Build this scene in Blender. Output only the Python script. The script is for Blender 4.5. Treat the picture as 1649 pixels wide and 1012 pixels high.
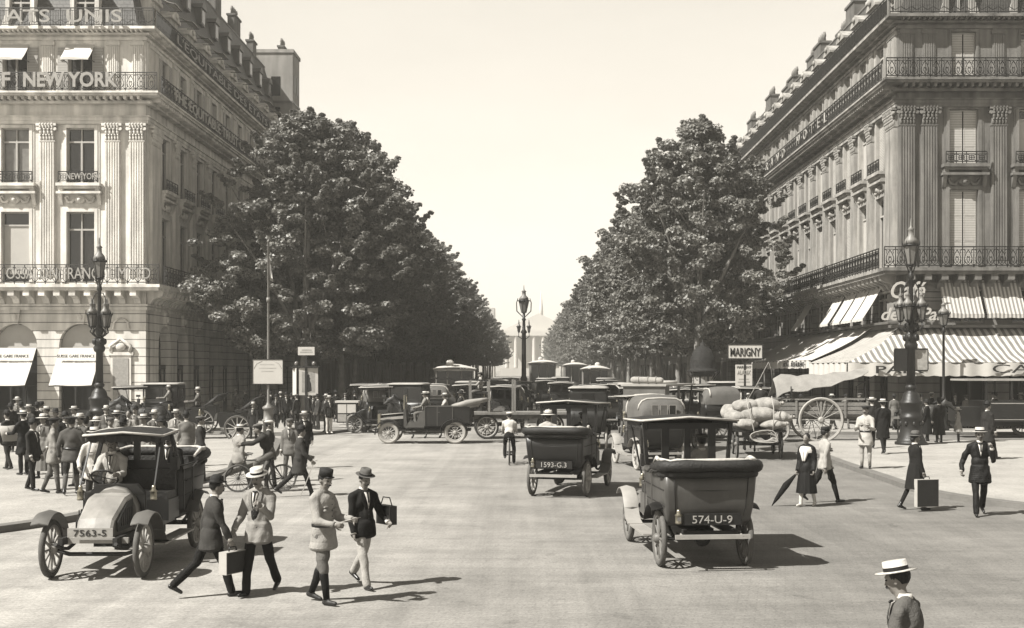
import bpy, bmesh, math, random
import numpy as np
from mathutils import Vector, Matrix, noise as mnoise
for o in list(bpy.data.objects): bpy.data.objects.remove(o)
scene = bpy.context.scene
COL = scene.collection
R = math.radians
# ---------------------------------------------------------------- camera
F, HX, HY, CAMH = 1950.0, 850.0, 595.0, 3.0          # focal length and principal point in photo pixels
cam_d = bpy.data.cameras.new('camera'); cam = bpy.data.objects.new('camera', cam_d); COL.objects.link(cam)
cam.location = (0, 0, CAMH); cam.rotation_euler = (R(90), 0, 0)
cam_d.sensor_width = 36; cam_d.lens = F/1649*36
cam_d.shift_x = -(HX-824.5)/1649; cam_d.shift_y = (HY-506)/1649
cam_d.clip_start = 0.1; cam_d.clip_end = 5000
scene.camera = cam
scene.render.resolution_x = 1024; scene.render.resolution_y = 628
# ---------------------------------------------------------------- sky and sun
SUN_AZ, SUN_EL = 32.0, 49.0                           # the light travels towards +X and a little +Y
ld = Vector((math.cos(R(SUN_AZ))*math.cos(R(SUN_EL)), math.sin(R(SUN_AZ))*math.cos(R(SUN_EL)), -math.sin(R(SUN_EL))))
HAZE_SKY = 3.8; HAZE_D = .0007
w = bpy.data.worlds.new("World"); scene.world = w; w.use_nodes = True
nt = w.node_tree; nt.nodes.clear()
sky = nt.nodes.new('ShaderNodeTexSky'); sky.sky_type = 'NISHITA'; sky.sun_disc = False
sky.sun_elevation = R(SUN_EL); sky.sun_rotation = math.atan2(-ld.x, -ld.y)
sky.dust_density = 1.0; sky.air_density = 1.0
bw = nt.nodes.new('ShaderNodeRGBToBW')                # the plate records luminance only, printed in warm black
tn = nt.nodes.new('ShaderNodeMix'); tn.data_type = 'RGBA'; tn.blend_type = 'MULTIPLY'; tn.inputs[0].default_value = 1
tn.inputs[7].default_value = (1.0, .935, .825, 1)
bg = nt.nodes.new('ShaderNodeBackground'); bg.inputs[1].default_value = 0.053
wo = nt.nodes.new('ShaderNodeOutputWorld')
nt.links.new(sky.outputs[0], bw.inputs[0])
tcw = nt.nodes.new('ShaderNodeTexCoord'); spw = nt.nodes.new('ShaderNodeSeparateXYZ'); nt.links.new(tcw.outputs['Generated'], spw.inputs[0])
hz = nt.nodes.new('ShaderNodeMapRange'); hz.interpolation_type = 'SMOOTHSTEP'             # white summer haze low in the sky
hz.inputs[1].default_value = .30; hz.inputs[2].default_value = .55; hz.inputs[3].default_value = HAZE_SKY; hz.inputs[4].default_value = 0
nt.links.new(spw.outputs[2], hz.inputs[0])
adw = nt.nodes.new('ShaderNodeMath'); adw.operation = 'ADD'; nt.links.new(bw.outputs[0], adw.inputs[0]); nt.links.new(hz.outputs[0], adw.inputs[1])
cz_ = nt.nodes.new('ShaderNodeTexNoise'); cz_.inputs['Scale'].default_value = 2.2; cz_.inputs['Detail'].default_value = 5; cz_.inputs['Roughness'].default_value = .6    # thin veils of cloud
cm_ = nt.nodes.new('ShaderNodeMapping'); cm_.inputs['Scale'].default_value = (1, 1, 3.2); nt.links.new(tcw.outputs['Generated'], cm_.inputs[0]); nt.links.new(cm_.outputs[0], cz_.inputs['Vector'])
cr_ = nt.nodes.new('ShaderNodeMapRange'); cr_.inputs[1].default_value = .3; cr_.inputs[2].default_value = .7; cr_.inputs[3].default_value = .93; cr_.inputs[4].default_value = 1.04; nt.links.new(cz_.outputs[0], cr_.inputs[0])
mw_ = nt.nodes.new('ShaderNodeMath'); mw_.operation = 'MULTIPLY'; nt.links.new(adw.outputs[0], mw_.inputs[0]); nt.links.new(cr_.outputs[0], mw_.inputs[1])
nt.links.new(mw_.outputs[0], tn.inputs[6])
nt.links.new(tn.outputs[2], bg.inputs[0]); nt.links.new(bg.outputs[0], wo.inputs[0])
sd = bpy.data.lights.new('sun', 'SUN'); sd.energy = 5.0; sd.angle = R(0.55); sd.color = (1.0, .97, .91)
sun = bpy.data.objects.new('sun', sd); COL.objects.link(sun)
sun.rotation_euler = ld.to_track_quat('-Z', 'Y').to_euler(); sun.location = (-60, -40, 80)
scene.view_settings.view_transform = 'Standard'; scene.view_settings.look = 'None'
scene.view_settings.exposure = 1.4; scene.view_settings.gamma = 1.0
rnd = random.Random(1919)
TINT = (1.0, .962, .895)

# ---------------------------------------------------------------- helpers
def G(px, py, z=0.0):
    """ground point seen at a photo pixel"""
    Y = F*(CAMH-z)/(py-HY); return ((px-HX)*Y/F, Y)
def rot2(x, y, a):
    return (x*math.cos(a)-y*math.sin(a), x*math.sin(a)+y*math.cos(a))

class MB:
    """collects shapes; build() links them as ONE mesh object"""
    def __init__(s): s.v = []; s.f = []; s.sm = []; s.mi = []; s.M = None; s.cur = 0
    def add(s, vs, fs, smooth=False):
        b = len(s.v)
        if s.M is not None: vs = [s.M @ Vector(v) for v in vs]
        s.v += [tuple(v) for v in vs]
        for f in fs: s.f.append(tuple(i+b for i in f)); s.sm.append(smooth); s.mi.append(s.cur)
        return s
    def box(s, x0, y0, z0, x1, y1, z1):
        if x0 > x1: x0, x1 = x1, x0
        if y0 > y1: y0, y1 = y1, y0
        if z0 > z1: z0, z1 = z1, z0
        return s.add([(x0,y0,z0),(x1,y0,z0),(x1,y1,z0),(x0,y1,z0),(x0,y0,z1),(x1,y0,z1),(x1,y1,z1),(x0,y1,z1)],
              [(0,3,2,1),(4,5,6,7),(0,1,5,4),(1,2,6,5),(2,3,7,6),(3,0,4,7)])
    def bar(s, a, b, w, h=None, up=(0,0,1)):
        h = w if h is None else h
        a, b = Vector(a), Vector(b); d = (b-a).normalized(); u = Vector(up)
        x = d.cross(u)
        if x.length < 1e-4: x = d.cross(Vector((0,1,0)))
        x.normalize(); u = x.cross(d).normalized()
        vs = []
        for p in (a, b):
            for sx, sz in ((-1,-1),(1,-1),(1,1),(-1,1)): vs.append(p + x*(sx*w/2) + u*(sz*h/2))
        return s.add(vs, [(0,1,2,3)[::-1],(4,5,6,7),(0,1,5,4),(1,2,6,5),(2,3,7,6),(3,0,4,7)])
    def tube(s, pts, rad, n=8, cap=True, closed=False, squash=None):
        pts = [Vector(p) for p in pts]; m = len(pts)
        if not hasattr(rad, '__len__'): rad = [rad]*m
        vs = []; prev = None
        for i, p in enumerate(pts):
            if closed: t = pts[(i+1) % m]-pts[i-1]
            else: t = pts[min(i+1, m-1)]-pts[max(i-1, 0)]
            if t.length < 1e-9: t = Vector((0,0,1))
            t.normalize()
            if prev is None:
                a = Vector((0,0,1)) if abs(t.z) < .9 else Vector((1,0,0))
                x = t.cross(a).normalized()
            else:
                x = prev - t*prev.dot(t)
                if x.length < 1e-6: x = t.cross(Vector((0,0,1)))
                x.normalize()
            prev = x; y = t.cross(x)
            for k in range(n):
                q = 2*math.pi*k/n
                vs.append(p + x*(math.cos(q)*rad[i]) + y*(math.sin(q)*rad[i]*(squash or 1)))
        fs = []
        L = m if closed else m-1
        for i in range(L):
            for k in range(n):
                a = i*n+k; b = i*n+(k+1) % n; c = ((i+1) % m)*n+(k+1) % n; d = ((i+1) % m)*n+k
                fs.append((a, b, c, d))
        s.add(vs, fs, True)
        if cap and not closed:
            b0 = [tuple(v) for v in vs[:n]]; b1 = [tuple(v) for v in vs[-n:]]
            s.add(b0, [tuple(range(n))[::-1]]); s.add(b1, [tuple(range(n))])
        return s
    def lathe(s, prof, c=(0,0,0), n=14, sx=1, sy=1, smooth=True, cap=True, ph=0.0):
        vs = []
        for r, z in prof:
            for k in range(n):
                q = 2*math.pi*k/n+ph
                vs.append((c[0]+math.cos(q)*r*sx, c[1]+math.sin(q)*r*sy, c[2]+z))
        fs = []
        for i in range(len(prof)-1):
            for k in range(n):
                fs.append((i*n+k, i*n+(k+1) % n, (i+1)*n+(k+1) % n, (i+1)*n+k))
        s.add(vs, fs, smooth)
        if cap:
            if prof[0][0] > 1e-4: s.add(vs[:n], [tuple(range(n))[::-1]])
            if prof[-1][0] > 1e-4: s.add(vs[-n:], [tuple(range(n))])
        return s
    def ell(s, c, r, n=12, m=8, Mx=None):
        vs = []; fs = []
        if not hasattr(r, '__len__'): r = (r,)*3
        for i in range(m+1):
            t = math.pi*i/m
            for k in range(n):
                q = 2*math.pi*k/n
                p = Vector((math.sin(t)*math.cos(q)*r[0], math.sin(t)*math.sin(q)*r[1], -math.cos(t)*r[2]))
                if Mx is not None: p = Mx @ p
                vs.append(p+Vector(c))
        for i in range(m):
            for k in range(n):
                fs.append((i*n+k, i*n+(k+1) % n, (i+1)*n+(k+1) % n, (i+1)*n+k))
        return s.add(vs, fs, True)
    def cap(s, a, b, ra, rb, n=10):
        """closed tapered capsule with round ends"""
        a, b = Vector(a), Vector(b); d = b-a; L = d.length
        d = d/L if L > 1e-6 else Vector((0,0,1))
        pts = []; rr = []
        for k in (85, 60, 30): pts.append(a-d*ra*math.sin(R(k))); rr.append(ra*math.cos(R(k)))
        pts.append(a); rr.append(ra); pts.append(b); rr.append(rb)
        for k in (30, 60, 85): pts.append(b+d*rb*math.sin(R(k))); rr.append(rb*math.cos(R(k)))
        return s.tube(pts, rr, n)
    def prism(s, poly, x0, x1, axis='x', smooth=False):
        """poly = outline in the two other axes, extruded along axis"""
        n = len(poly)
        def P(t, a, b): return {'x': (t, a, b), 'y': (a, t, b), 'z': (a, b, t)}[axis]
        vs = [P(x0, *p) for p in poly]+[P(x1, *p) for p in poly]
        fs = [(i, (i+1) % n, n+(i+1) % n, n+i) for i in range(n)]
        s.add(vs, fs, smooth)
        s.add(vs, [tuple(range(n))[::-1], tuple(range(n, 2*n))])
        return s
    def sheet(s, grid, th=0.0, nrm=(0,0,1)):
        """grid[i][j] points; with thickness th along nrm"""
        a = len(grid); b = len(grid[0]); top = [Vector(p) for r in grid for p in r]
        nv = Vector(nrm)*th
        fs = [(i*b+j, i*b+j+1, (i+1)*b+j+1, (i+1)*b+j) for i in range(a-1) for j in range(b-1)]
        if th == 0: return s.add(top, fs, True)
        N = len(top); vs = top+[p-nv for p in top]
        s.add(vs, fs+[tuple(N+k for k in f[::-1]) for f in fs], True)
        e = []
        for j in range(b-1): e.append((j, j+1, N+j+1, N+j)); q = (a-1)*b; e.append((q+j, q+j+1, N+q+j+1, N+q+j))
        for i in range(a-1): e.append((i*b, (i+1)*b, N+(i+1)*b, N+i*b)); e.append((i*b+b-1, (i+1)*b+b-1, N+(i+1)*b+b-1, N+i*b+b-1))
        return s.add(vs, e)
    def mesh(s, name, mats, recalc=True):
        me = bpy.data.meshes.new(name); me.from_pydata(s.v, [], s.f)
        for m in (mats if isinstance(mats, (list, tuple)) else [mats]): me.materials.append(m)
        me.polygons.foreach_set('use_smooth', s.sm)
        if isinstance(mats, (list, tuple)): me.polygons.foreach_set('material_index', s.mi)
        if recalc:
            b = bmesh.new(); b.from_mesh(me); bmesh.ops.remove_doubles(b, verts=b.verts, dist=1e-6)
            bmesh.ops.recalc_face_normals(b, faces=b.faces); b.to_mesh(me); b.free()
        me.update()
        return me
    def build(s, name, mats, parent=None, loc=(0,0,0), rz=0.0, recalc=True):
        return obj(name, s.mesh(name, mats, recalc), parent, loc, rz)

def obj(name, me, parent=None, loc=(0,0,0), rz=0.0, rot=None):
    o = bpy.data.objects.new(name, me); COL.objects.link(o)
    if parent is not None: o.parent = parent
    o.location = loc; o.rotation_euler = rot if rot else (0, 0, rz)
    return o
def tag(o, label=None, cat=None, group=None, kind=None):
    if label: o['label'] = label
    if cat: o['category'] = cat
    if group: o['group'] = group
    if kind: o['kind'] = kind
    return o
def thing(name, label, cat, loc=(0,0,0), rz=0.0, group=None):
    o = bpy.data.objects.new(name, None); COL.objects.link(o); o.empty_display_size = .3
    o.location = loc; o.rotation_euler = (0, 0, rz)
    return tag(o, label, cat, group)
def copy_tree(o, parent=None, memo=None):
    c = o.copy(); COL.objects.link(c)
    if parent is not None: c.parent = parent
    for ch in list(o.children): copy_tree(ch, c)
    return c

# ---------------------------------------------------------------- materials
def mat(name, v, rough=.75, var=.2, scale=4.0, bump=0.0, metal=0.0, tint=None, spec=.3, stain=0.0, bscale=None, coat=0.0):
    m = bpy.data.materials.new(name); m.use_nodes = True; n = m.node_tree; L = n.links; v = v*(.50 if v > .3 else .44 if v > .12 else .25)
    p = n.nodes['Principled BSDF']; t = tint or TINT
    p.inputs['Roughness'].default_value = rough; p.inputs['Metallic'].default_value = metal
    p.inputs['Specular IOR Level'].default_value = spec; p.inputs['Coat Weight'].default_value = coat
    tc = n.nodes.new('ShaderNodeTexCoord'); nz = n.nodes.new('ShaderNodeTexNoise')
    nz.inputs['Scale'].default_value = scale; nz.inputs['Detail'].default_value = 6; nz.inputs['Roughness'].default_value = .65
    L.new(tc.outputs['Object'], nz.inputs['Vector'])
    cr = n.nodes.new('ShaderNodeMapRange'); cr.inputs[1].default_value = .25; cr.inputs[2].default_value = .75
    cr.inputs[3].default_value = 1-var; cr.inputs[4].default_value = 1+var; L.new(nz.outputs[0], cr.inputs[0])
    fac = cr.outputs[0]
    if stain > 0:
        mp = n.nodes.new('ShaderNodeMapping'); mp.inputs['Scale'].default_value = (1.3, 1.3, .16)
        n2 = n.nodes.new('ShaderNodeTexNoise'); n2.inputs['Scale'].default_value = 1.6; n2.inputs['Detail'].default_value = 5
        L.new(tc.outputs['Object'], mp.inputs[0]); L.new(mp.outputs[0], n2.inputs['Vector'])
        c2 = n.nodes.new('ShaderNodeMapRange'); c2.inputs[1].default_value = .3; c2.inputs[2].default_value = .7
        c2.inputs[3].default_value = 1-stain; c2.inputs[4].default_value = 1+stain*.5; L.new(n2.outputs[0], c2.inputs[0])
        mm = n.nodes.new('ShaderNodeMath'); mm.operation = 'MULTIPLY'; L.new(fac, mm.inputs[0]); L.new(c2.outputs[0], mm.inputs[1]); fac = mm.outputs[0]
    vm = n.nodes.new('ShaderNodeVectorMath'); vm.operation = 'SCALE'; vm.inputs[0].default_value = (v*t[0], v*t[1], v*t[2])
    L.new(fac, vm.inputs['Scale']); L.new(vm.outputs[0], p.inputs['Base Color'])
    if bump:
        b = n.nodes.new('ShaderNodeBump'); b.inputs['Strength'].default_value = min(bump, 1); b.inputs['Distance'].default_value = .03
        n3 = n.nodes.new('ShaderNodeTexNoise'); n3.inputs['Scale'].default_value = bscale or scale*5; n3.inputs['Detail'].default_value = 4
        L.new(tc.outputs['Object'], n3.inputs['Vector']); L.new(n3.outputs[0], b.inputs['Height']); L.new(b.outputs[0], p.inputs['Normal'])
    m['scale_node'] = vm.name
    return m
def joints(m, bw_=1.1, bh=.42, mortar=.018, dark=.35, off=.5, depth=.03):
    """cut stone courses: brick pattern over a material, in the wall's own x and z"""
    n = m.node_tree; L = n.links; p = n.nodes['Principled BSDF']; vm = n.nodes[m['scale_node']]
    tc = n.nodes.new('ShaderNodeTexCoord'); sp = n.nodes.new('ShaderNodeSeparateXYZ'); cb = n.nodes.new('ShaderNodeCombineXYZ')
    ad = n.nodes.new('ShaderNodeMath'); L.new(tc.outputs['Object'], sp.inputs[0])
    L.new(sp.outputs[0], ad.inputs[0]); L.new(sp.outputs[1], ad.inputs[1]); L.new(ad.outputs[0], cb.inputs[0]); L.new(sp.outputs[2], cb.inputs[1])
    br = n.nodes.new('ShaderNodeTexBrick'); br.inputs['Scale'].default_value = 1; br.offset = off
    br.inputs['Brick Width'].default_value = bw_; br.inputs['Row Height'].default_value = bh; br.inputs['Mortar Size'].default_value = mortar
    br.inputs['Mortar Smooth'].default_value = .2
    br.inputs['Color1'].default_value = (1,1,1,1); br.inputs['Color2'].default_value = (.88,.88,.88,1); br.inputs['Mortar'].default_value = (dark,)*3+(1,)
    L.new(cb.outputs[0], br.inputs['Vector'])
    mx = n.nodes.new('ShaderNodeMix'); mx.data_type = 'RGBA'; mx.blend_type = 'MULTIPLY'; mx.inputs[0].default_value = 1
    L.new(vm.outputs[0], mx.inputs[6]); L.new(br.outputs['Color'], mx.inputs[7]); L.new(mx.outputs[2], p.inputs['Base Color'])
    b = n.nodes.new('ShaderNodeBump'); b.inputs['Strength'].default_value = 1; b.inputs['Distance'].default_value = depth; b.invert = True
    L.new(br.outputs['Fac'], b.inputs['Height']); L.new(b.outputs[0], p.inputs['Normal'])
    return m
def stripes(m, per, dark, axis=0, duty=.5, soft=.03):
    """woven stripes across a cloth, in its own coordinates"""
    n = m.node_tree; L = n.links; p = n.nodes['Principled BSDF']; vm = n.nodes[m['scale_node']]
    tc = n.nodes.new('ShaderNodeTexCoord'); sp = n.nodes.new('ShaderNodeSeparateXYZ'); L.new(tc.outputs['Object'], sp.inputs[0])
    a = n.nodes.new('ShaderNodeMath'); a.operation = 'DIVIDE'; a.inputs[1].default_value = per; L.new(sp.outputs[axis], a.inputs[0])
    f = n.nodes.new('ShaderNodeMath'); f.operation = 'FRACT'; L.new(a.outputs[0], f.inputs[0])
    q = n.nodes.new('ShaderNodeMapRange'); q.inputs[1].default_value = duty-soft; q.inputs[2].default_value = duty+soft
    q.inputs[3].default_value = dark; q.inputs[4].default_value = 1; L.new(f.outputs[0], q.inputs[0])
    v2 = n.nodes.new('ShaderNodeVectorMath'); v2.operation = 'SCALE'; L.new(vm.outputs[0], v2.inputs[0]); L.new(q.outputs[0], v2.inputs['Scale'])
    L.new(v2.outputs[0], p.inputs['Base Color']); return m
M = {}
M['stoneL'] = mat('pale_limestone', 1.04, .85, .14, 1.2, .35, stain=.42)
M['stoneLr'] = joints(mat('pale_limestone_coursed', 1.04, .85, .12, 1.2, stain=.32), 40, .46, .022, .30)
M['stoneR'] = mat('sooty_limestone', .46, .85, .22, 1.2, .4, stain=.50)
M['stoneRf'] = mat('weathered_limestone_shade', .26, .85, .22, 1.0, .4, stain=.55)  # hotel's square front: same stone with shade put into the colour, plus soot streaks
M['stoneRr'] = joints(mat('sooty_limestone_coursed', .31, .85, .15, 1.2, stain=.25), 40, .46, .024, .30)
M['stoneFar'] = mat('grey_limestone', .38, .85, .15, .8, stain=.25)
M['slate'] = joints(mat('roof_slate', .13, .55, .3, 2.0, stain=.2), .35, .22, .012, .55, depth=.01)
M['zinc'] = mat('roof_zinc', .20, .5, .2, 1.0, stain=.2)
M['iron'] = mat('black_ironwork', .025, .5, .2, 4)
M['ironL'] = mat('grey_ironwork', .10, .6, .2, 4)
M['frame'] = mat('window_paint', .55, .6, .1, 4)
M['shutter'] = stripes(mat('louvred_shutter_paint', .62, .7, .08, 3), .085, .45, 2, .3, .1)
M['blind'] = mat('linen_blind', .62, .8, .06, 2)
M['glass'] = mat('dark_window_glass', .03, .12, .3, .6, spec=.6)
M['glassL'] = mat('curtained_glass', .30, .25, .45, 1.1, spec=.6, stain=.3)
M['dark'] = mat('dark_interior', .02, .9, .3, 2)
M['awn'] = mat('white_canvas', .72, .85, .07, 1.5, .15)
M['awnS'] = stripes(mat('striped_canvas', .72, .85, .10, 1.5, stain=.12), .34, .33, 0, .5, .04)
M['awnB'] = stripes(mat('striped_window_canvas', .72, .85, .06, 1.5), .20, .38, 0, .5, .06)
M['letW'] = mat('white_letters', .62, .6, .08, 6)
M['letS'] = mat('weathered_letters', .44, .7, .25, 6)
M['letG'] = mat('gilt_letters', .36, .5, .15, 6)
M['letD'] = mat('dark_letters', .05, .7, .1, 6)
M['brick'] = mat('chimney_brick', .20, .9, .25, 3, .3, stain=.3)
M['pot'] = mat('terracotta_pot', .28, .85, .2, 5)
M['wood'] = mat('dark_shopfront_wood', .045, .45, .3, 3)
M['paper'] = mat('printed_paper', .70, .8, .06, 4)
M['paperG'] = mat('grey_printed_paper', .42, .8, .25, 9)

_ts = bpy.data.scenes.new('lettering')
def text(name, s, h, m, parent=None, loc=(0,0,0), rot=(R(90),0,0), width=None, bold=.0, ext=.012, shear=0.0, spacing=1.0, align='CENTER'):
    global _ts
    cu = bpy.data.curves.new(name, 'FONT'); cu.body = s; cu.size = 1; cu.align_x = align; cu.align_y = 'BOTTOM_BASELINE'
    cu.extrude = ext; cu.offset = bold; cu.shear = shear; cu.space_character = spacing; cu.resolution_u = 3
    t = bpy.data.objects.new(name, cu); _ts.collection.objects.link(t)
    _ts.view_layers[0].update(); dg = _ts.view_layers[0].depsgraph; me = bpy.data.meshes.new_from_object(t.evaluated_get(dg))
    bpy.data.objects.remove(t); bpy.data.curves.remove(cu)
    a = np.empty(len(me.vertices)*3); me.vertices.foreach_get('co', a); a = a.reshape(-1, 3)
    if len(a):
        hh = .70; a[:, 1] *= h/hh; wd = a[:, 0].max()-a[:, 0].min()
        a[:, 0] *= (width/wd if width else h/hh)
        me.vertices.foreach_set('co', a.ravel()); me.update()
    me.materials.clear(); me.materials.append(m); me.name = name
    return obj(name, me, parent, loc, rot=rot)
# ---------------------------------------------------------------- ground
def ground_mat(name, v, var, dirs=True):
    m = mat(name, v, .8, var*.5, .35, .25, bscale=14, spec=.25)
    n = m.node_tree; L = n.links; p = n.nodes['Principled BSDF']; vm = n.nodes[m['scale_node']]
    tc = n.nodes.new('ShaderNodeTexCoord')
    def layer(src, scl, rotz, lo, hi, scale=1.0, det=5):
        mp = n.nodes.new('ShaderNodeMapping'); mp.inputs['Scale'].default_value = scl; mp.inputs['Rotation'].default_value = (0, 0, rotz)
        z = n.nodes.new('ShaderNodeTexNoise'); z.inputs['Scale'].default_value = scale; z.inputs['Detail'].default_value = det; z.inputs['Roughness'].default_value = .7
        L.new(tc.outputs['Object'], mp.inputs[0]); L.new(mp.outputs[0], z.inputs['Vector'])
        r = n.nodes.new('ShaderNodeMapRange'); r.inputs[1].default_value = .3; r.inputs[2].default_value = .7
        r.inputs[3].default_value = lo; r.inputs[4].default_value = hi; L.new(z.outputs[0], r.inputs[0])
        q = n.nodes.new('ShaderNodeVectorMath'); q.operation = 'SCALE'; L.new(src, q.inputs[0]); L.new(r.outputs[0], q.inputs['Scale'])
        return q.outputs[0]
    s = vm.outputs[0]
    s = layer(s, (3.5, 3.5, 1), 0, .90, 1.08, 6, 3)
    s = layer(s, (.5, .5, 1), 0, .76, 1.14, 1.0, 9)
    s = layer(s, (9, 9, 1), 0, .74, 1.24, 3, 4)
    s = layer(s, (3, 14, 1), R(5), .86, 1.12, 2, 4)
    if dirs:
        s = layer(s, (.10, 2.2, 1), R(8), .84, 1.10, 1.0)        # wheel-polished streaks crossing the square
        s = layer(s, (1.6, .06, 1), R(-4), .80, 1.10, 1.0)
        s = layer(s, (.16, .16, 1), 0, .84, 1.12, 1.0, 3)
        s = layer(s, (.05, 5.0, 1), R(24), .95, 1.03, 1.0)
        s = layer(s, (5.0, .04, 1), R(7), .94, 1.03, 1.0)       # streaks along the boulevard
        br = n.nodes.new('ShaderNodeTexBrick'); br.inputs['Scale'].default_value = 1
        br.inputs['Brick Width'].default_value = .24; br.inputs['Row Height'].default_value = .10; br.inputs['Mortar Size'].default_value = .009
        br.inputs['Color1'].default_value = (1,1,1,1); br.inputs['Color2'].default_value = (.84,.84,.84,1); br.inputs['Mortar'].default_value = (.6,.6,.6,1)
        mp = n.nodes.new('ShaderNodeMapping'); mp.inputs['Rotation'].default_value = (0, 0, R(12)); L.new(tc.outputs['Object'], mp.inputs[0]); L.new(mp.outputs[0], br.inputs['Vector'])
        mx = n.nodes.new('ShaderNodeMix'); mx.data_type = 'RGBA'; mx.blend_type = 'MULTIPLY'; mx.inputs[0].default_value = .42
        L.new(s, mx.inputs[6]); L.new(br.outputs['Color'], mx.inputs[7]); s = mx.outputs[2]
        # road is paler over the left of the square, darker towards the right
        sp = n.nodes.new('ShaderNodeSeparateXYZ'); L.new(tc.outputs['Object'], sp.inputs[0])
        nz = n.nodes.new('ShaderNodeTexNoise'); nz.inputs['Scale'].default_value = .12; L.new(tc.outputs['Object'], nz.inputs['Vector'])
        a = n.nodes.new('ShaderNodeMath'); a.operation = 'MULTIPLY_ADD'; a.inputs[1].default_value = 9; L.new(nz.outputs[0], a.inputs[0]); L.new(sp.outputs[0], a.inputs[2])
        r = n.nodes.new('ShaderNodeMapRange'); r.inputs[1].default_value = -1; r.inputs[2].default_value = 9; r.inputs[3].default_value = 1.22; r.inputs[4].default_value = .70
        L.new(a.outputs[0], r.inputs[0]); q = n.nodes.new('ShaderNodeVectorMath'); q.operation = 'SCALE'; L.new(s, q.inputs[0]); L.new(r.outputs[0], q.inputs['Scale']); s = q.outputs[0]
    vo = n.nodes.new('ShaderNodeTexNoise'); vo.inputs['Scale'].default_value = .8; vo.inputs['Detail'].default_value = 9; vo.inputs['Roughness'].default_value = .75; vo.inputs['Distortion'].default_value = 1.2
    L.new(tc.outputs['Object'], vo.inputs['Vector']); sr = n.nodes.new('ShaderNodeMapRange'); sr.inputs[1].default_value = .56; sr.inputs[2].default_value = .70; sr.inputs[3].default_value = 1; sr.inputs[4].default_value = .66   # oil and dung stains
    L.new(vo.outputs[0], sr.inputs[0]); sq = n.nodes.new('ShaderNodeVectorMath'); sq.operation = 'SCALE'; L.new(s, sq.inputs[0]); L.new(sr.outputs[0], sq.inputs['Scale']); s = sq.outputs[0]
    L.new(s, p.inputs['Base Color'])
    return m
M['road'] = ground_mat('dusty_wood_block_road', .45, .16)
M['pave'] = ground_mat('pale_asphalt_pavement', .50, .10, False)
M['kerb'] = mat('granite_kerb', .24, .8, .2, 3, .3)
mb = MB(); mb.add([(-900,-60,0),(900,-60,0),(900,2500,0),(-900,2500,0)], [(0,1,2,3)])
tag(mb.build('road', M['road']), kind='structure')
def smoothpoly(pts, r=1.5, k=6):
    """round the corners of a polygon"""
    out = []; n = len(pts)
    for i in range(n):
        p0, p, p1 = Vector(pts[i-1]), Vector(pts[i]), Vector(pts[(i+1) % n])
        a = (p0-p); b = (p1-p); rr = min(r, a.length*.45, b.length*.45)
        A = p+a.normalized()*rr; B = p+b.normalized()*rr
        for j in range(k+1):
            t = j/k; out.append(tuple((A*(1-t)**2+p*(2*t*(1-t))+B*t*t)[:]))
    return out
def pavement(name, pts, r, h=.13):
    pp = smoothpoly(pts, r); n = len(pp)
    area = sum(pp[i][0]*pp[(i+1) % n][1]-pp[(i+1) % n][0]*pp[i][1] for i in range(n))
    if area < 0: pp = pp[::-1]
    C = [Vector(p) for p in pp]; inn = []
    for i in range(n):
        t = (C[(i+1) % n]-C[i-1]).normalized(); nn = Vector((-t.y, t.x)); inn.append(C[i]+nn*.30)
    kb = MB()                                                      # granite kerb ring
    vs = [(p.x, p.y, -.02) for p in C]+[(p.x, p.y, h) for p in C]+[(p.x, p.y, h+.002) for p in inn]+[(p.x, p.y, -.02) for p in inn]
    fs = []
    for i in range(n):
        j = (i+1) % n; fs += [(i, j, n+j, n+i), (n+i, n+j, 2*n+j, 2*n+i), (2*n+i, 2*n+j, 3*n+j, 3*n+i)]
    kb.add(vs, fs); tag(kb.build('kerb', M['kerb'], recalc=False), kind='structure')
    pb = MB(); pb.add([(p.x, p.y, h-.002) for p in inn], [tuple(range(n))]); tag(pb.build(name, M['pave'], recalc=False), kind='structure')
SW = .13
pavement('pavement', [(-60,20.6),(-10.3,20.9),(-8.7,24),(-8.4,40),(-10.5,52),(-22,56),(-60,56)], 3.0)       # left refuge with the great lamp
pavement('pavement', [(60,25.0),(11.2,24.6),(9.35,28.2),(9.7,39.0),(10.5,49.0),(60,52)], 2.6)              # right refuge
pavement('pavement', [(-60,61),(-26,61),(-19,59),(-10,53.5),(-7.9,60),(-7.9,420),(-60,420)], 2.5)          # left boulevard side
pavement('pavement', [(60,56),(16,55),(9.3,57),(7.9,64),(7.9,420),(60,420)], 2.5)                          # right boulevard side
pavement('pavement', [(-1.3,84),(1.3,84),(1.3,94),(-1.3,94)], 1.2)                                          # middle refuge
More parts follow.
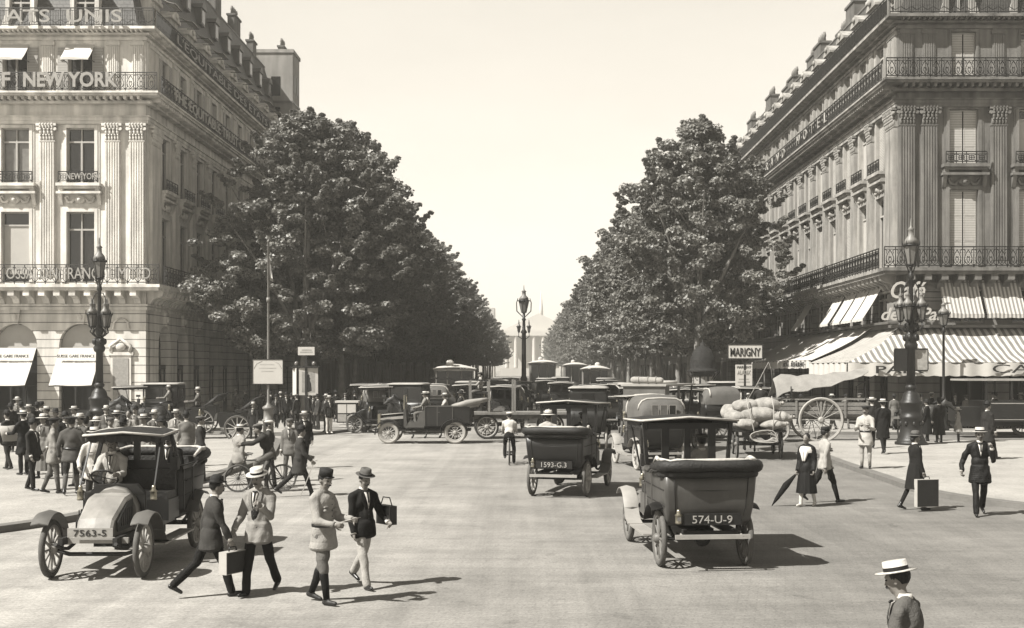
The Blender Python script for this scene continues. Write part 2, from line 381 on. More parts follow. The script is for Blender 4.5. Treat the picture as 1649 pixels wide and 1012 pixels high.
# ---------------------------------------------------------------- facade kit. A facade's own frame: x along it, -y outwards, z up
WC = {}
def window_meshes(w, h, kind):
    k = (round(w, 2), round(h, 2), kind)
    if k in WC: return WC[k]
    f = MB(); t = .07; y0, y1 = .16, .26
    f.box(-w/2, y0, 0, -w/2+t, y1, h); f.box(w/2-t, y0, 0, w/2, y1, h); f.box(-w/2+t, y0, h-t, w/2-t, y1, h); f.box(-w/2+t, y0, 0, w/2-t, y1, t)
    sub = []
    if kind in ('dark', 'curtain', 'open'):
        tz = h*.74
        f.box(-.05, y0-.02, t, .05, y1, tz); f.box(-w/2+t, y0-.02, tz, w/2-t, y1, tz+.09); f.box(-.03, y0, tz+.09, .03, y1, h-t)
        p = MB(); p.box(-w/2+.02, .27, .02, w/2-.02, .30, h-.02)
        sub.append(('pane', p.mesh('pane', M['glassL' if kind == 'curtain' else 'glass'])))
    if kind == 'blind':
        p = MB(); p.box(-w/2+.02, .27, .02, w/2-.02, .30, h-.02); sub.append(('pane', p.mesh('pane', M['glass'])))
        b = MB(); b.box(-w/2+t+.01, .19, h*.12, w/2-t-.01, .20, h*.80); sub.append(('blind', b.mesh('blind', M['blind'])))
        f.box(-w/2+t, y0-.02, h*.80, w/2-t, y1, h*.80+.09)
    if kind == 'shut':
        p = MB(); p.box(-w/2+.02, .27, .02, w/2-.02, .30, h-.02); sub.append(('pane', p.mesh('pane', M['glass'])))
        for s in (-1, 1):
            b = MB(); a0, a1 = s*.035, s*(w/2-t)
            b.box(a0, .115, t, a0+s*.06, .15, h-t); b.box(a1-s*.06, .115, t, a1, .15, h-t)
            for zz in (t, h*.33, h*.66, h-t-.08): b.box(a0+s*.06, .115, zz, a1-s*.06, .15, zz+.08)
            b.box(a0+s*.06, .125, t+.08, a1-s*.06, .14, h-t)
            sub.append(('shutter', b.mesh('shutter', M['shutter'])))
    if kind == 'fold':                                  # shutters folded back on the wall either side of an open window
        p = MB(); p.box(-w/2+.02, .27, .02, w/2-.02, .30, h-.02); sub.append(('pane', p.mesh('pane', M['glass'])))
        f.box(-.05, y0-.02, t, .05, y1, h-t)
        for s in (-1, 1):
            b = MB(); b.box(s*(w/2+.03), -.07, .02, s*(w/2+.03+w*.42), -.035, h-.02); sub.append(('shutter', b.mesh('shutter', M['shutter'])))
    WC[k] = (f.mesh('window', M['frame']), sub)
    return WC[k]
def window(parent, fac, u, z, w, h, kind):
    me, sub = window_meshes(w, h, kind)
    o = obj('window', me, parent, fac(u, 0, z), fac.rz)
    for nm, sm in sub: obj(nm, sm, o)
    return o
class Fac:
    def __init__(s, ox, oy, deg): s.ox, s.oy, s.rz = ox, oy, R(deg)
    def __call__(s, u, d, z):
        x, y = rot2(u, -d, s.rz); return (s.ox+x, s.oy+y, z)
def holes_wall(mb, u0, u1, z0, z1, ops, th=.45):
    """wall band with rectangular openings (uc, w, za, zb)"""
    cur = u0
    for uc, w_, za, zb in sorted(ops):
        a, b = uc-w_/2, uc+w_/2
        mb.box(cur, 0, z0, a, th, z1)
        if za > z0: mb.box(a, 0, z0, b, th, za)
        if zb < z1: mb.box(a, 0, zb, b, th, z1)
        cur = b
    mb.box(cur, 0, z0, u1, th, z1)
def arch_wall(mb, u0, u1, z0, zs, zt, bays, r, th=.6, n=12):
    cur = u0
    for uc in sorted(bays):
        mb.box(cur, 0, z0, uc-r, th, zt)
        for k in range(n):
            a0 = math.pi-math.pi*k/n; a1 = math.pi-math.pi*(k+1)/n
            p = [(uc+r*math.cos(a0), zs+r*math.sin(a0)), (uc+r*math.cos(a1), zs+r*math.sin(a1)), (uc+r*math.cos(a1), zt), (uc+r*math.cos(a0), zt)]
            mb.prism(p, 0, th, 'y')
        cur = uc+r
    mb.box(cur, 0, z0, u1, th, zt)
def surround(mb, uc, w_, za, zb, d=.07, t=.17):
    """moulded window surround: two steps"""
    for (dd, tt, o) in ((d, t, 0), (d*.5, t*.6, t)):
        mb.box(uc-w_/2-o-tt, -dd, za, uc-w_/2-o, .0, zb+o+tt); mb.box(uc+w_/2+o, -dd, za, uc+w_/2+o+tt, .0, zb+o+tt)
        mb.box(uc-w_/2-o, -dd, zb+o, uc+w_/2+o, 0, zb+o+tt)
def pilaster(mb, uc, w_, z0, z1, zc, d=.14):
    """fluted shaft on a moulded base with a leafy capital between zc and z1"""
    mb.box(uc-w_/2-.10, -d-.10, z0, uc+w_/2+.10, 0, z0+.22); mb.box(uc-w_/2-.05, -d-.05, z0+.22, uc+w_/2+.05, 0, z0+.36)
    mb.box(uc-w_/2, -d, z0+.36, uc+w_/2, 0, zc)
    nf = 6; g = w_/nf
    for k in range(nf): mb.box(uc-w_/2+g*(k+.24), -d-.045, z0+.42, uc-w_/2+g*(k+.76), -d, zc-.05)
    h = z1-zc
    mb.box(uc-w_/2-.03, -d-.05, zc, uc+w_/2+.03, 0, zc+.05)
    for row, (zz, n_, out) in enumerate(((.05, 5, .03), (.36, 4, .08), (.66, 5, .12))):   # leaf rows
        for k in range(n_):
            x = uc-w_/2+w_*(k+.5)/n_
            mb.ell((x, -d-out, zc+h*zz+h*.17), (w_/n_*.50, .06+out*.3, h*.18), 6, 4)
            mb.ell((x, -d-out-.07, zc+h*zz+h*.30), (w_/n_*.36, .06, h*.07), 6, 3)
    mb.box(uc-w_/2+.02, -d, zc+.05, uc+w_/2-.02, 0, zc+h*.86)
    for s in (-1, 1): mb.tube([(uc+s*(w_/2+.05), -d-.16, zc+h*.70), (uc+s*(w_/2+.05), -d+.0, zc+h*.70)], .10, 8)
    mb.prism([(uc-w_/2-.14, -d-.20), (uc+w_/2+.14, -d-.20), (uc+w_/2+.06, 0), (uc-w_/2-.06, 0)], zc+h*.86, z1, 'z')
def cornice(mb, u0, u1, steps, hi_ext=0, lo_ext=0):
    """steps: (z0,z1,projection); ends run on by ext=1 to turn the corner"""
    for z0, z1, d in steps: mb.box(u0-d*lo_ext, -d, z0, u1+d*hi_ext, 0, z1)
def modillions(mb, u0, u1, z0, z1, d, w_=.16, gap=.42, base=.0):
    n = max(1, int((u1-u0)/gap)); g = (u1-u0)/n
    for k in range(n): x = u0+g*(k+.5); mb.box(x-w_/2, -d, z0, x+w_/2, -base, z1)
def rail_mesh(u0, u1, h, style=0):
    mb = MB(); L = u1-u0
    mb.box(u0, -.03, h-.05, u1, .03, h); mb.box(u0, -.02, .08, u1, .02, .12); mb.box(u0, -.015, h-.16, u1, .015, h-.13)
    n = max(1, round(L/.55)); g = L/n
    for k in range(n+1):
        x = u0+k*g; mb.box(x-.018, -.02, 0, x+.018, .02, h-.05)
    for k in range(n):
        x = u0+(k+.5)*g; H = h-.26; q = g*.46
        def S(pts, w_=.032):
            P_ = [Vector((x+a*q, 0, .12+b*H)) for a, b in pts]
            for i in range(len(P_)-1): mb.bar(P_[i], P_[i+1], .02, w_, up=(0,1,0)) if False else mb.bar(P_[i], P_[i+1], w_, .02, up=(0,1,0))
        if style == 0:
            lens = [(0,0),(.55,.18),(.75,.42),(.5,.68),(0,.95)]
            S(lens); S([(-a,b) for a,b in lens]); S([(0,.12),(.28,.35),(.18,.55),(0,.45),(-.18,.55),(-.28,.35),(0,.12)], .028)
            for s in (-1, 1): S([(s,0),(s*.62,.12),(s*.8,.3)]); S([(s,1),(s*.55,.9),(s*.7,.72)]); S([(0,.95),(s*.3,.78)])
        elif style == 1:
            ring = [(math.cos(t*math.pi/4)*.62, .5+math.sin(t*math.pi/4)*.34) for t in range(9)]
            S(ring); S([(-1,0),(-.45,.22)]); S([(1,0),(.45,.22)]); S([(-1,1),(-.45,.78)]); S([(1,1),(.45,.78)]); S([(0,.16),(0,.84)]); S([(-.6,.5),(.6,.5)])
        else:
            for s in (-.66, -.33, 0, .33, .66): S([(s,0),(s,1)], .022)
            S([(-1,.3),(0,.1),(1,.3)])
    return mb
def keystone(mb, uc, z0, z1): mb.prism([(uc-.20, z0), (uc+.20, z0), (uc+.30, z1), (uc-.30, z1)], -.16, 0, 'y'); mb.ell((uc, -.17, (z0+z1)/2), (.15, .12, .2), 8, 6)
def chimney(parent, x, y, z, w_, d, h, n=5, name='chimney'):
    mb = MB(); mb.box(-w_/2, -d/2, -3, w_/2, d/2, h); mb.box(-w_/2-.08, -d/2-.08, h, w_/2+.08, d/2+.08, h+.15)
    o = mb.build(name, M['brick'], parent, (x, y, z))
    pm = MB()
    for k in range(n):
        t = (k+.5)/n-.5; cx, cy = (t*w_*.9, 0) if w_ > d else (0, t*d*.9)
        pm.lathe([(.13,h+.15),(.10,h+.5),(.14,h+.55),(.09,h+.85)], (cx, cy, 0), 8)
    pm.build('chimney_pots', M['pot'], o)
    return o

def palace(name, label, X0, Y0, side, L, FW, fb, sb, lv, stF, stS, stRF, cfg):
    """corner block. side=+1: boulevard front faces +X (block on the left), -1: faces -X. L length along boulevard, FW width of square front.
       fb = bay centres on the square front (u from its left end), sb = bay centres along the boulevard (distance from corner)"""
    B = thing(name, label, 'building', (X0, Y0, 0))
    if side > 0: FF = Fac(-FW, 0, 0); SF = Fac(0, 0, 90)
    else: FF = Fac(0, 0, 0); SF = Fac(0, L, -90)
    cornerF = 1 if side > 0 else 0                    # which end of the front is the corner
    fu0, fu1 = 0, FW
    if side > 0: su0, su1 = .45, L; sbays = [b for b in sb]
    else: su0, su1 = 0, L-.45; sbays = [L-b for b in sb]
    fronts = [(FF, fu0, fu1, fb, 'F'), (SF, su0, su1, sbays, 'S')]
    z = lv
    for fc, u0, u1, bays, tagn in fronts:
        isF = tagn == 'F'; st = stF if isF else stS
        hi = 1 if (isF and side > 0) else 0; lo = 1 if (isF and side < 0) else 0
        def put(mb, nm, m, **k): return mb.build(nm, m, B, fc(0, 0, 0), fc.rz)
        # ground storey
        mb = MB()
        if cfg['ground'] == 'arches':
            arch_wall(mb, u0, u1, 0, z['spring'], z['g1'], bays, 1.16)
            for b in bays: keystone(mb, b, z['spring']+1.12, z['g1'])
        else:
            ops = [(b, 2.4, .35, 4.3) for b in bays]; holes_wall(mb, u0, u1, 0, 4.75, ops, .5)
            ops = [(b, 2.1, z['e0'], z['e1']) for b in bays]; holes_wall(mb, u0, u1, 4.75, z['g1'], ops, .5)
        put(mb, 'ground_storey', stRF)
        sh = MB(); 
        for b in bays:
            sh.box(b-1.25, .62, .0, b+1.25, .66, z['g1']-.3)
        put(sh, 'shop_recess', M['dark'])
        wd = MB()
        for b in bays:
            top = 4.3
            wd.box(b-1.15, .30, .05, b+1.15, .42, .8); wd.box(b-1.15, .30, 3.0 if cfg['ground']=='arches' else 3.4, b+1.15, .42, 3.25 if cfg['ground']=='arches' else 3.65)
            for s in (-1.12, -.4, .4, 1.12): wd.box(b+s-.05, .32, .8, b+s+.05, .40, 3.0 if cfg['ground']=='arches' else 3.4)
        put(wd, 'shopfront', M['wood'])
        # upper walls
        W = cfg['ww']; mb = MB()
        holes_wall(mb, u0, u1, z['g1'], z['w1b']+.9, [(b, W, z['w1a'], z['w1b']) for b in bays])
        holes_wall(mb, u0, u1, z['w1b']+.9, z['ent'], [(b, W, z['w2a'], z['w2b']) for b in bays])
        mb.box(u0, 0, z['ent'], u1, .45, z['b2'])
        holes_wall(mb, u0, u1, z['b2'], z['c3'], [(b, W*.86, z['w3a'], z['w3b']) for b in bays])
        mb.box(u0, 0, z['c3'], u1, .45, z['b3'])
        put(mb, 'wall', st)
        # trim: surrounds, sills, pediments, panels
        tr = MB(); b = 0.0
        surround(tr, b, W, z['w1a'], z['w1b']); surround(tr, b, W, z['w2a'], z['w2b']); surround(tr, b, W*.86, z['w3a'], z['w3b'], .05, .12)
        zs = z['w2a']
        tr.box(b-W/2-.42, -.50, zs-.16, b+W/2+.42, 0, zs); tr.box(b-W/2-.34, -.38, zs-.30, b+W/2+.34, 0, zs-.16)
        tr.box(b-W/2-.44, -.40, zs-.56, b+W/2+.44, 0, zs-.44)
        for s in (-1, 1):
            tr.box(b+s*(W/2+.22)-.11, -.32, zs-.44, b+s*(W/2+.22)+.11, 0, zs-.30)
            tr.prism([(-.30, zs-.56), (0, zs-.56), (0, zs-1.15), (-.07, zs-1.15)], b+s*(W/2+.28)-.10, b+s*(W/2+.28)+.10, 'x')
        # carved garland over the lower window
        tr.ell((b, -.10, zs-.86), (.30, .14, .22), 10, 6); tr.ell((b, -.2, zs-.86), (.14, .12, .14), 8, 5)
        for s in (-1, 1):
            tr.tube([(b+s*.28, -.08, zs-.78), (b+s*.45, -.10, zs-1.0), (b+s*.66, -.10, zs-.98), (b+s*.80, -.08, zs-.74), (b+s*.66, -.10, zs-.66), (b+s*.6, -.1, zs-.8)], [.06,.08,.07,.06,.05,.03], 6)
        tm = tr.mesh('window_surround', st)
        for b in bays: obj('window_surround', tm, B, fc(b, 0, 0), fc.rz)
        mids = sorted(set(cfg['pilF'] if isF else [ (bays[k]+bays[k+1])/2 for k in range(len(bays)-1)] + cfg.get('pilS', lambda L: [])(L)))
        pl = MB(); pilaster(pl, 0, .80, z['rail1z']+.02, z['capt'], z['capt']-.95); pm = pl.mesh('pilaster', st)
        for q in mids: obj('pilaster', pm, B, fc(q, 0, 0), fc.rz)
        # cornices
        cn = MB(); b1 = z['rail1z']
        cornice(cn, u0 if isF else (u0-.45 if side > 0 else u0), u1 if isF or side > 0 else u1+.45, [(b1-.16, b1, 1.05), (b1-.32, b1-.16, .95), (b1-1.12, b1-1.0, .12), (z['g1']-.02, z['g1']+.14, .09)], hi, lo)
        uu0, uu1 = (u0, u1) if isF else ((u0-.45, u1) if side > 0 else (u0, u1+.45))
        n = int((uu1-uu0)/.78); g = (uu1-uu0)/n
        for k in range(n):
            x = uu0+g*(k+.5)
            cn.prism([(-.88, b1-.32), (0, b1-.32), (0, b1-.98), (-.16, b1-.98), (-.30, b1-.74), (-.80, b1-.56)], x-.17, x+.17, 'x')
            cn.box(x-.17, -.92, b1-.60, x+.17, -.86, b1-.32) if isF else None
        e = z['ent']; b2 = z['b2']
        cornice(cn, uu0, uu1, [(e, e+.18, .16), (e+.18, e+.36, .20), (e+.36, e+.42, .28), (b2-.55, b2-.40, .34), (b2-.22, b2-.10, .84), (b2-.10, b2, .92)], hi, lo)
        modillions(cn, uu0, uu1, b2-.40, b2-.22, .74, .14, .36)
        c3 = z['c3']; b3 = z['b3']
        cornice(cn, uu0, uu1, [(c3, c3+.14, .10), (b3-.34, b3-.24, .24), (b3-.14, b3, .66)], hi, lo)
        modillions(cn, uu0, uu1, b3-.24, b3-.14, .52, .10, .26)
        put(cn, 'cornice', st)
        # third storey small pilasters
        sp_ = MB(); sp_.box(-.32, -.07, b2+.02, .32, 0, c3)
        for k in range(5): sp_.box(-.27+k*.115, -.10, b2+.3, -.27+k*.115+.06, -.07, c3-.3)
        sp_.box(-.37, -.13, c3-.28, .37, 0, c3-.10); pm = sp_.mesh('attic_pilaster', st)
        for q in mids: obj('attic_pilaster', pm, B, fc(q, 0, 0), fc.rz)
        # ironwork
        for zz, dd, hh, sty in ((b1, .98, 1.05, 0 if side < 0 else 1), (b2, .84, 1.0, 0), (b3, .58, 1.0, 2)):
            ra = rail_mesh(uu0-(dd if lo else 0), uu1+(dd if hi else 0), hh, sty)
            o = ra.build('balcony_railing', M['iron' if side < 0 else cfg['railm']], B, fc(0, dd, zz), fc.rz)
        bm_ = rail_mesh(-W/2-.3, W/2+.3, .62, 1).mesh('balconette', M['iron'])
        for b in bays: obj('balconette', bm_, B, fc(b, .42, z['w2a']), fc.rz)
        # windows
        K = cfg['kinds'](tagn)
        for i, b in enumerate(bays):
            j = i if side > 0 or isF else len(bays)-1-i
            window(B, fc, b, z['w1a'], W, z['w1b']-z['w1a'], K[0][j % len(K[0])])
            window(B, fc, b, z['w2a'], W, z['w2b']-z['w2a'], K[1][j % len(K[1])])
            window(B, fc, b, z['w3a'], W*.86, z['w3b']-z['w3a'], K[2][j % len(K[2])])
            if cfg['ground'] != 'arches': window(B, fc, b, z['e0'], 2.1, z['e1']-z['e0'], 'dark')
    # mansard roof
    b3 = z['b3']; rt = z['roof']; top = z['top']; s0, s1, s2 = .55, cfg['lean'], cfg['lean']+3.5
    def ringpts(s, zz):
        if side > 0: return [(-FW, s, zz), (-s, s, zz), (-s, L, zz), (-FW, L, zz)]
        return [(FW, s, zz), (s, s, zz), (s, L, zz), (FW, L, zz)]
    def ring_faces(mb, a, b):
        vs = ringpts(*a)+ringpts(*b)
        mb.add(vs, [(0,1,5,4), (1,2,6,5)])
    mb = MB(); ring_faces(mb, (s0, b3), (s1, rt)); roof = mb.build('mansard_roof', M['slate'], B)
    mb = MB(); ring_faces(mb, (s1, rt), (s2, top)); mb.add(ringpts(s2, top), [(0,1,2,3)])
    vs = ringpts(s0, b3)+ringpts(s1, rt)+ringpts(s2, top)
    mb.add(vs, [(2,3,7,6), (6,7,11,10)]); mb.build('roof_top', M['zinc'], B)
    eb = MB()
    for k, (fc, u0, u1) in enumerate(((FF, 0, FW), (SF, 0, L))): pass
    mb = MB(); xs = (-FW, -.45) if side > 0 else (.45, FW)
    mb.add([(xs[0], .5, 0), (xs[1], .5, 0), (xs[1], L-.02, 0), (xs[0], L-.02, 0), (xs[0], .5, b3), (xs[1], .5, b3), (xs[1], L-.02, b3), (xs[0], L-.02, b3)], [(2,3,7,6), (0,3,7,4) if side > 0 else (1,2,6,5), (4,5,6,7)])
    mb.build('party_wall', M['brick'], B)
    rg = MB(); rg.tube([ringpts(s1, rt)[0], ringpts(s1, rt)[1], ringpts(s1, rt)[2]], .09, 6); rg.build('roof_ridge_moulding', M['zinc'], B)
    # dormers
    for fc, u0, u1, bays, tagn in fronts:
        for i, b in enumerate(bays):
            dm = MB(); dw = .78; dh = z['dh']; zb = b3+.15
            back = s1+.3
            dm.box(b-dw, s0-.02, zb, b-dw+.22, back, zb+dh); dm.box(b+dw-.22, s0-.02, zb, b+dw, back, zb+dh); dm.box(b-dw+.22, s0-.02, zb+dh-.30, b+dw-.22, back, zb+dh)
            dm.box(b-dw-.12, s0-.18, zb+dh, b+dw+.12, back+.3, zb+dh+.13)
            dm.prism([(b-dw-.12, zb+dh+.13), (b+dw+.12, zb+dh+.13), (b, zb+dh+.62)], s0-.18, back+.5, 'y')
            dm.ell((b, s0-.22, zb+dh+.32), (.24, .1, .18), 8, 5)
            for s in (-1, 1): dm.prism([(b+s*dw, zb), (b+s*(dw+.28), zb), (b+s*(dw+.05), zb+.75), (b+s*dw, zb+.75)], s0-.02, s0+.2, 'y')
            o = dm.build('dormer', st if True else st, B, fc(0, 0, 0), fc.rz)
            me, sub = window_meshes(1.12, round(dh-.32, 2), cfg['dorm'][i % len(cfg['dorm'])])
            wo_ = obj('dormer_window', me, o, (b, s0-.02, zb)); 
            if cfg.get('dorm2'):
                d2 = MB(); zz = b3+(rt-b3)*.62; sl = s0+(s1-s0)*.62-.25
                d2.box(b-.5, sl, zz, b+.5, s1+.3, zz+1.1); d2.prism([(b-.62, zz+1.1), (b+.62, zz+1.1), (b+.4, zz+1.42), (b, zz+1.55), (b-.4, zz+1.42)], sl-.1, s1+.8, 'y')
                d2.build('attic_dormer', M['zinc'], B, fc(0, 0, 0), fc.rz)
                gl = MB(); gl.box(b-.36, sl-.02, zz+.12, b+.36, sl-.004, zz+1.0); gl.build('attic_window', M['glass'], B, fc(0, 0, 0), fc.rz)
    return B, FF, SF

# ---------------------------------------------------------------- left block
fbL = [13.5-10.5, 13.5-7.0, 13.5-3.5]; FWL = 13.5
lvL = dict(spring=4.3, g1=6.2, rail1z=7.5, w1a=7.65, w1b=11.45, w2a=12.95, w2b=15.95, capt=16.15, ent=16.15, b2=17.75, w3a=17.9, w3b=20.3, c3=20.65, b3=21.25, roof=29.6, top=31.4, dh=2.25)
L_L = 41.6
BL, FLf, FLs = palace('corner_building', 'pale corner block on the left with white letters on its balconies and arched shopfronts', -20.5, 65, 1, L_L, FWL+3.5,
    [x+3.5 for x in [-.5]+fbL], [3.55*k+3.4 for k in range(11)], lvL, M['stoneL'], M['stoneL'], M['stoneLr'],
    dict(ground='arches', ww=1.5, pilF=[3.5+a for a in (-2.25, 1.25, 4.75, 8.25, 11.75, 13.05)], pilS=lambda L: [.9, 1.75], railm='ironL', lean=2.7, dorm=['dark', 'curtain', 'dark'], dorm2=True,
         kinds=lambda t: (['dark', 'open', 'blind', 'open'], ['dark', 'curtain', 'curtain', 'dark'], ['fold', 'fold', 'fold', 'fold']) if t == 'F' else (['dark', 'dark', 'curtain'], ['dark', 'curtain', 'dark'], ['fold', 'dark', 'fold', 'shut'])))
# ---------------------------------------------------------------- right block
lvR = dict(spring=4.3, g1=7.25, e0=5.35, e1=7.05, rail1z=8.05, w1a=8.2, w1b=12.05, w2a=13.3, w2b=16.1, capt=16.2, ent=16.2, b2=17.5, w3a=17.75, w3b=20.0, c3=20.15, b3=20.75, roof=24.6, top=25.6, dh=2.1)
L_R = 52.0
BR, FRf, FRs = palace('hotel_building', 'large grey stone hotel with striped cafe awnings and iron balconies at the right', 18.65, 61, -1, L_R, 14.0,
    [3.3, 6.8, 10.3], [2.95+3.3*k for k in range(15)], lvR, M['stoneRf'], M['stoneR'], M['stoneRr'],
    dict(ground='cafe', ww=1.45, pilF=[.42, 1.55, 5.05, 8.55, 12.05], pilS=lambda L: [L-.5, L-1.2], railm='iron', lean=1.5, dorm=['curtain', 'shut', 'curtain'], dorm2=False,
         kinds=lambda t: (['shut', 'shut', 'blind'], ['shut', 'blind', 'shut'], ['shut', 'blind', 'curtain']) if t == 'F' else (['shut', 'blind', 'shut', 'blind', 'dark'], ['shut', 'blind', 'shut'], ['dark', 'curtain', 'open'])))
# ---------------------------------------------------------------- lettering on the balconies (white letters wired to the railings)
def let(B, fc, u, d, z, s, h, width, m='letW', bold=.03, nm='sign_letters', **k):
    x, y, zz = fc(u, d, z); return text(nm, s, h, M[m], B, (x, y, zz), (R(90), 0, fc.rz), width, bold, .03, **k)
def px2u(px, Y): return (px-HX)*Y/F
let(BL, FLf, 17+px2u(102, 64)+20.5, .92, 21.38, 'ATS  UNIS', .66, 6.2, m='letS', bold=.01)
let(BL, FLf, 17+px2u(111, 64)+20.5, .92, 17.98, 'NEW YORK', .74, 5.0, m='letS', bold=.03)
let(BL, FLf, 17+px2u(8, 64)+20.5, .92, 17.98, 'F', .74, .45, m='letS', bold=.03)
let(BL, FLf, 17+px2u(127, 64)+20.5, 1.06, 7.78, 'OSSALON(FRANCE)LIMITED', .60, 7.6, m='letS', bold=.0)
let(BL, FLf, 17+px2u(128, 64)+20.5, .50, 13.12, 'NEW YORK', .33, 1.8, m='letS', bold=.01)
let(BL, FLs, 15.5, .92, 17.95, "THE EQUITABLE TRUST Co OF NEW YORK", .60, 27.0, m="letW", bold=.0)
let(BL, FLs, 18.0, .66, 21.45, "L'EQUITABLE DES ETATS UNIS", .50, 29.0, m='letG', bold=-.005)
let(BR, FRs, L_R-21, .92, 17.72, 'GRAND  HOTEL', .62, 20.0, m='letS', bold=-.005, spacing=2.6)
# ---------------------------------------------------------------- awnings
def awning(parent, fc, u, z0, w_, out, drop, m, val=.25, sides=False, name='awning', skew=0.0, sc=True):
    """cloth slung from z0 at the wall to z0-drop, out in front; own x axis runs across the stripes"""
    mb = MB(); n, k = max(4, int(w_/.35)), 5
    grid = [[(-w_/2+w_*i/n+skew*j/k, -out*j/k, -drop*j/k-.06*math.sin(math.pi*j/k)+.03*math.sin(i*1.3)*(j/k)) for j in range(k+1)] for i in range(n+1)]
    mb.sheet(grid, .02)
    if val:
        g2 = [[(-w_/2+w_*i/n+skew, -out-.01, -drop-.0+.03*math.sin(i*1.3)), (-w_/2+w_*i/n+skew, -out-.02-.02*math.sin(i*2.1), -drop-val*(1 if not sc else (.86 if i % 2 else 1)))] for i in range(n+1)]
        mb.sheet(g2, .015, (0,1,0))
    if sides:
        for s in (-1, 1): mb.add([(s*w_/2, 0, 0), (s*w_/2, 0, -drop), (s*w_/2, -out, -drop)], [(0,1,2)])
    o = mb.build(name, m, parent, fc(u, .02, z0), fc.rz, recalc=False)
    ar = MB()
    for s in (-1, 1): ar.bar((s*w_/2, -.02, -drop-.02), (s*w_/2+skew, -out, -drop-.03), .035)
    ar.bar((-w_/2+skew, -out, -drop-.035), (w_/2+skew, -out, -drop-.035), .04); ar.build('awning_frame', M['iron'], o)
    return o
for u in (3.0, 6.5, 10.0, 13.5): awning(BL, FLf, u, 4.15, 2.25, 1.5, 2.0, M['awn'], .0)
for u in (10.0, 13.5): let(BL, FLf, u, .68, 3.62, 'SUISSE GARE FRANCE', .16, 2.0, m='letD', bold=0.0)
for u in (3.0, 6.5, 10.0, 13.5):                                                   # white lunettes behind the arches
    lm = MB(); lm.prism([(u+1.12*math.cos(math.pi*k/12), 4.3+1.12*math.sin(math.pi*k/12)) for k in range(13)]+[(u-1.12, 4.12), (u+1.12, 4.12)], .30, .34, 'y'); lm.build('lunette_blind', M['blind'], BL, FLf(0,0,0), 0)
for u in (3.0, 6.5, 10.0, 13.5): awning(BL, FLf, u, 20.45, 1.5, .9, .95, M['awn'], .12)
for k in range(11): awning(BL, FLs, 3.4+3.55*k, 23.75, 1.5, .75, .30, M['awn'], .05)
# café awnings: the corner turns with a hip
mats2 = [M['awnS']]
zt, ze, out = 5.05, 3.33, 3.45
def slope_cloth(parent, fc, u0, u1, z0, z1, o, m, lo=0, hi=0, val=.62, name='cafe_awning', n0=None):
    mb = MB(); n = max(6, int((u1-u0)/.4)); k = 6; grid = []
    for i in range(n+1):
        row = []
        for j in range(k+1):
            t = j/k; a = u0-o*t*lo; b = u1+o*t*hi; row.append((a+(b-a)*i/n, -o*t, z0+(z1-z0)*t-.17*math.sin(math.pi*t)-.16*abs(math.sin(math.pi*i*.4/2.5))*t*(1.2-t)-.03*math.sin(i*1.9+j)))
        grid.append(row)
    mb.sheet(grid, .02); a, b = u0-o*lo, u1+o*hi; nv = int((b-a)/.12)
    o_ = mb.build(name, m, parent, fc(0, .02, 0), fc.rz, recalc=False)
    v = MB(); g2 = [[(a+(b-a)*i/nv, -o-.02-.03*math.sin(i*.7), z1-.02), (a+(b-a)*i/nv, -o-.03-.05*math.sin(i*.7), z1-val-.05*abs(math.sin(i*.55)))] for i in range(nv+1)]
    v.sheet(g2, .012, (0,1,0)); v.build('valance', M['awn'], o_, recalc=False)
    fr = MB(); fr.bar((a, -o, z1-.03), (b, -o, z1-.03), .05)
    for i in range(int((b-a)/2.5)+1): x = min(max(a+i*2.5, u0+.2), u1-.2); fr.bar((x, 0, z0-1.2), (x, -o, z1-.04), .035)
    fr.build('awning_frame', M['iron'], o_)
    return o_
slope_cloth(BR, FRf, 0, 14.0, zt, ze, out, M['awnS'], lo=1)
slope_cloth(BR, FRs, L_R-4.2, L_R, zt, ze, out, M['awnS'], hi=1)
slope_cloth(BR, FRs, L_R-25, L_R-4.6, 5.28, 3.50, 3.3, M['awn'], val=.42)
x, y, zz = FRf(0, out+.19, ze-.52)
text('valance_letters', 'PAIX', .36, M['letD'], BR, (x-1.05, y, zz), width=2.3, bold=.01)
text('valance_letters', 'CAFE', .40, M['letD'], BR, (x+4.9, y, zz+.02), width=3.1, bold=.0)
text('valance_letters', 'HOTEL - RESTAURANT', .26, M['letD'], BR, FRs(L_R-8.5, 3.42, 3.15), (R(90), 0, FRs.rz), width=5.5)
for u in (3.0, 5.1, 7.2, 9.3, 11.6): awning(BR, FRf, u, 7.5, 1.95, .95, 1.75, M['awnB'], .22)
for u in (L_R-3.2, L_R-5.5, L_R-7.9, L_R-10.6, L_R-18.3): awning(BR, FRs, u, 7.6, 2.1, 1.15, 1.95, M['awn'], .14)
sg = MB(); sg.box(-.6, -.06, 0, 2.2, .0, .03); sg.box(-.6, -.06, 1.0, 2.2, 0, 1.03); sg.build('sign_frame', M['iron'], BR, FRf(.0, .75, 5.55), 0)
text('script_sign', 'Café', .82, M['letW'], BR, FRf(.15, .82, 6.55), width=1.75, shear=.35, bold=.012, ext=.03)
text('script_sign', 'de la Paix', .62, M['letW'], BR, FRf(.55, .82, 5.45), width=3.5, shear=.35, bold=.012, ext=.03)
# cornice shelf over the awnings and the fascia
fa = MB(); fa.box(-.5, -.5, 5.08, 14, 0, 5.22); fa.build('awning_fascia', M['zinc'], BR, FRf(0,0,0))
fa = MB(); fa.box(0, -.5, 5.30, L_R-.02, 0, 5.42); fa.build('awning_fascia', M['zinc'], BR, FRs(0,0,0), FRs.rz)
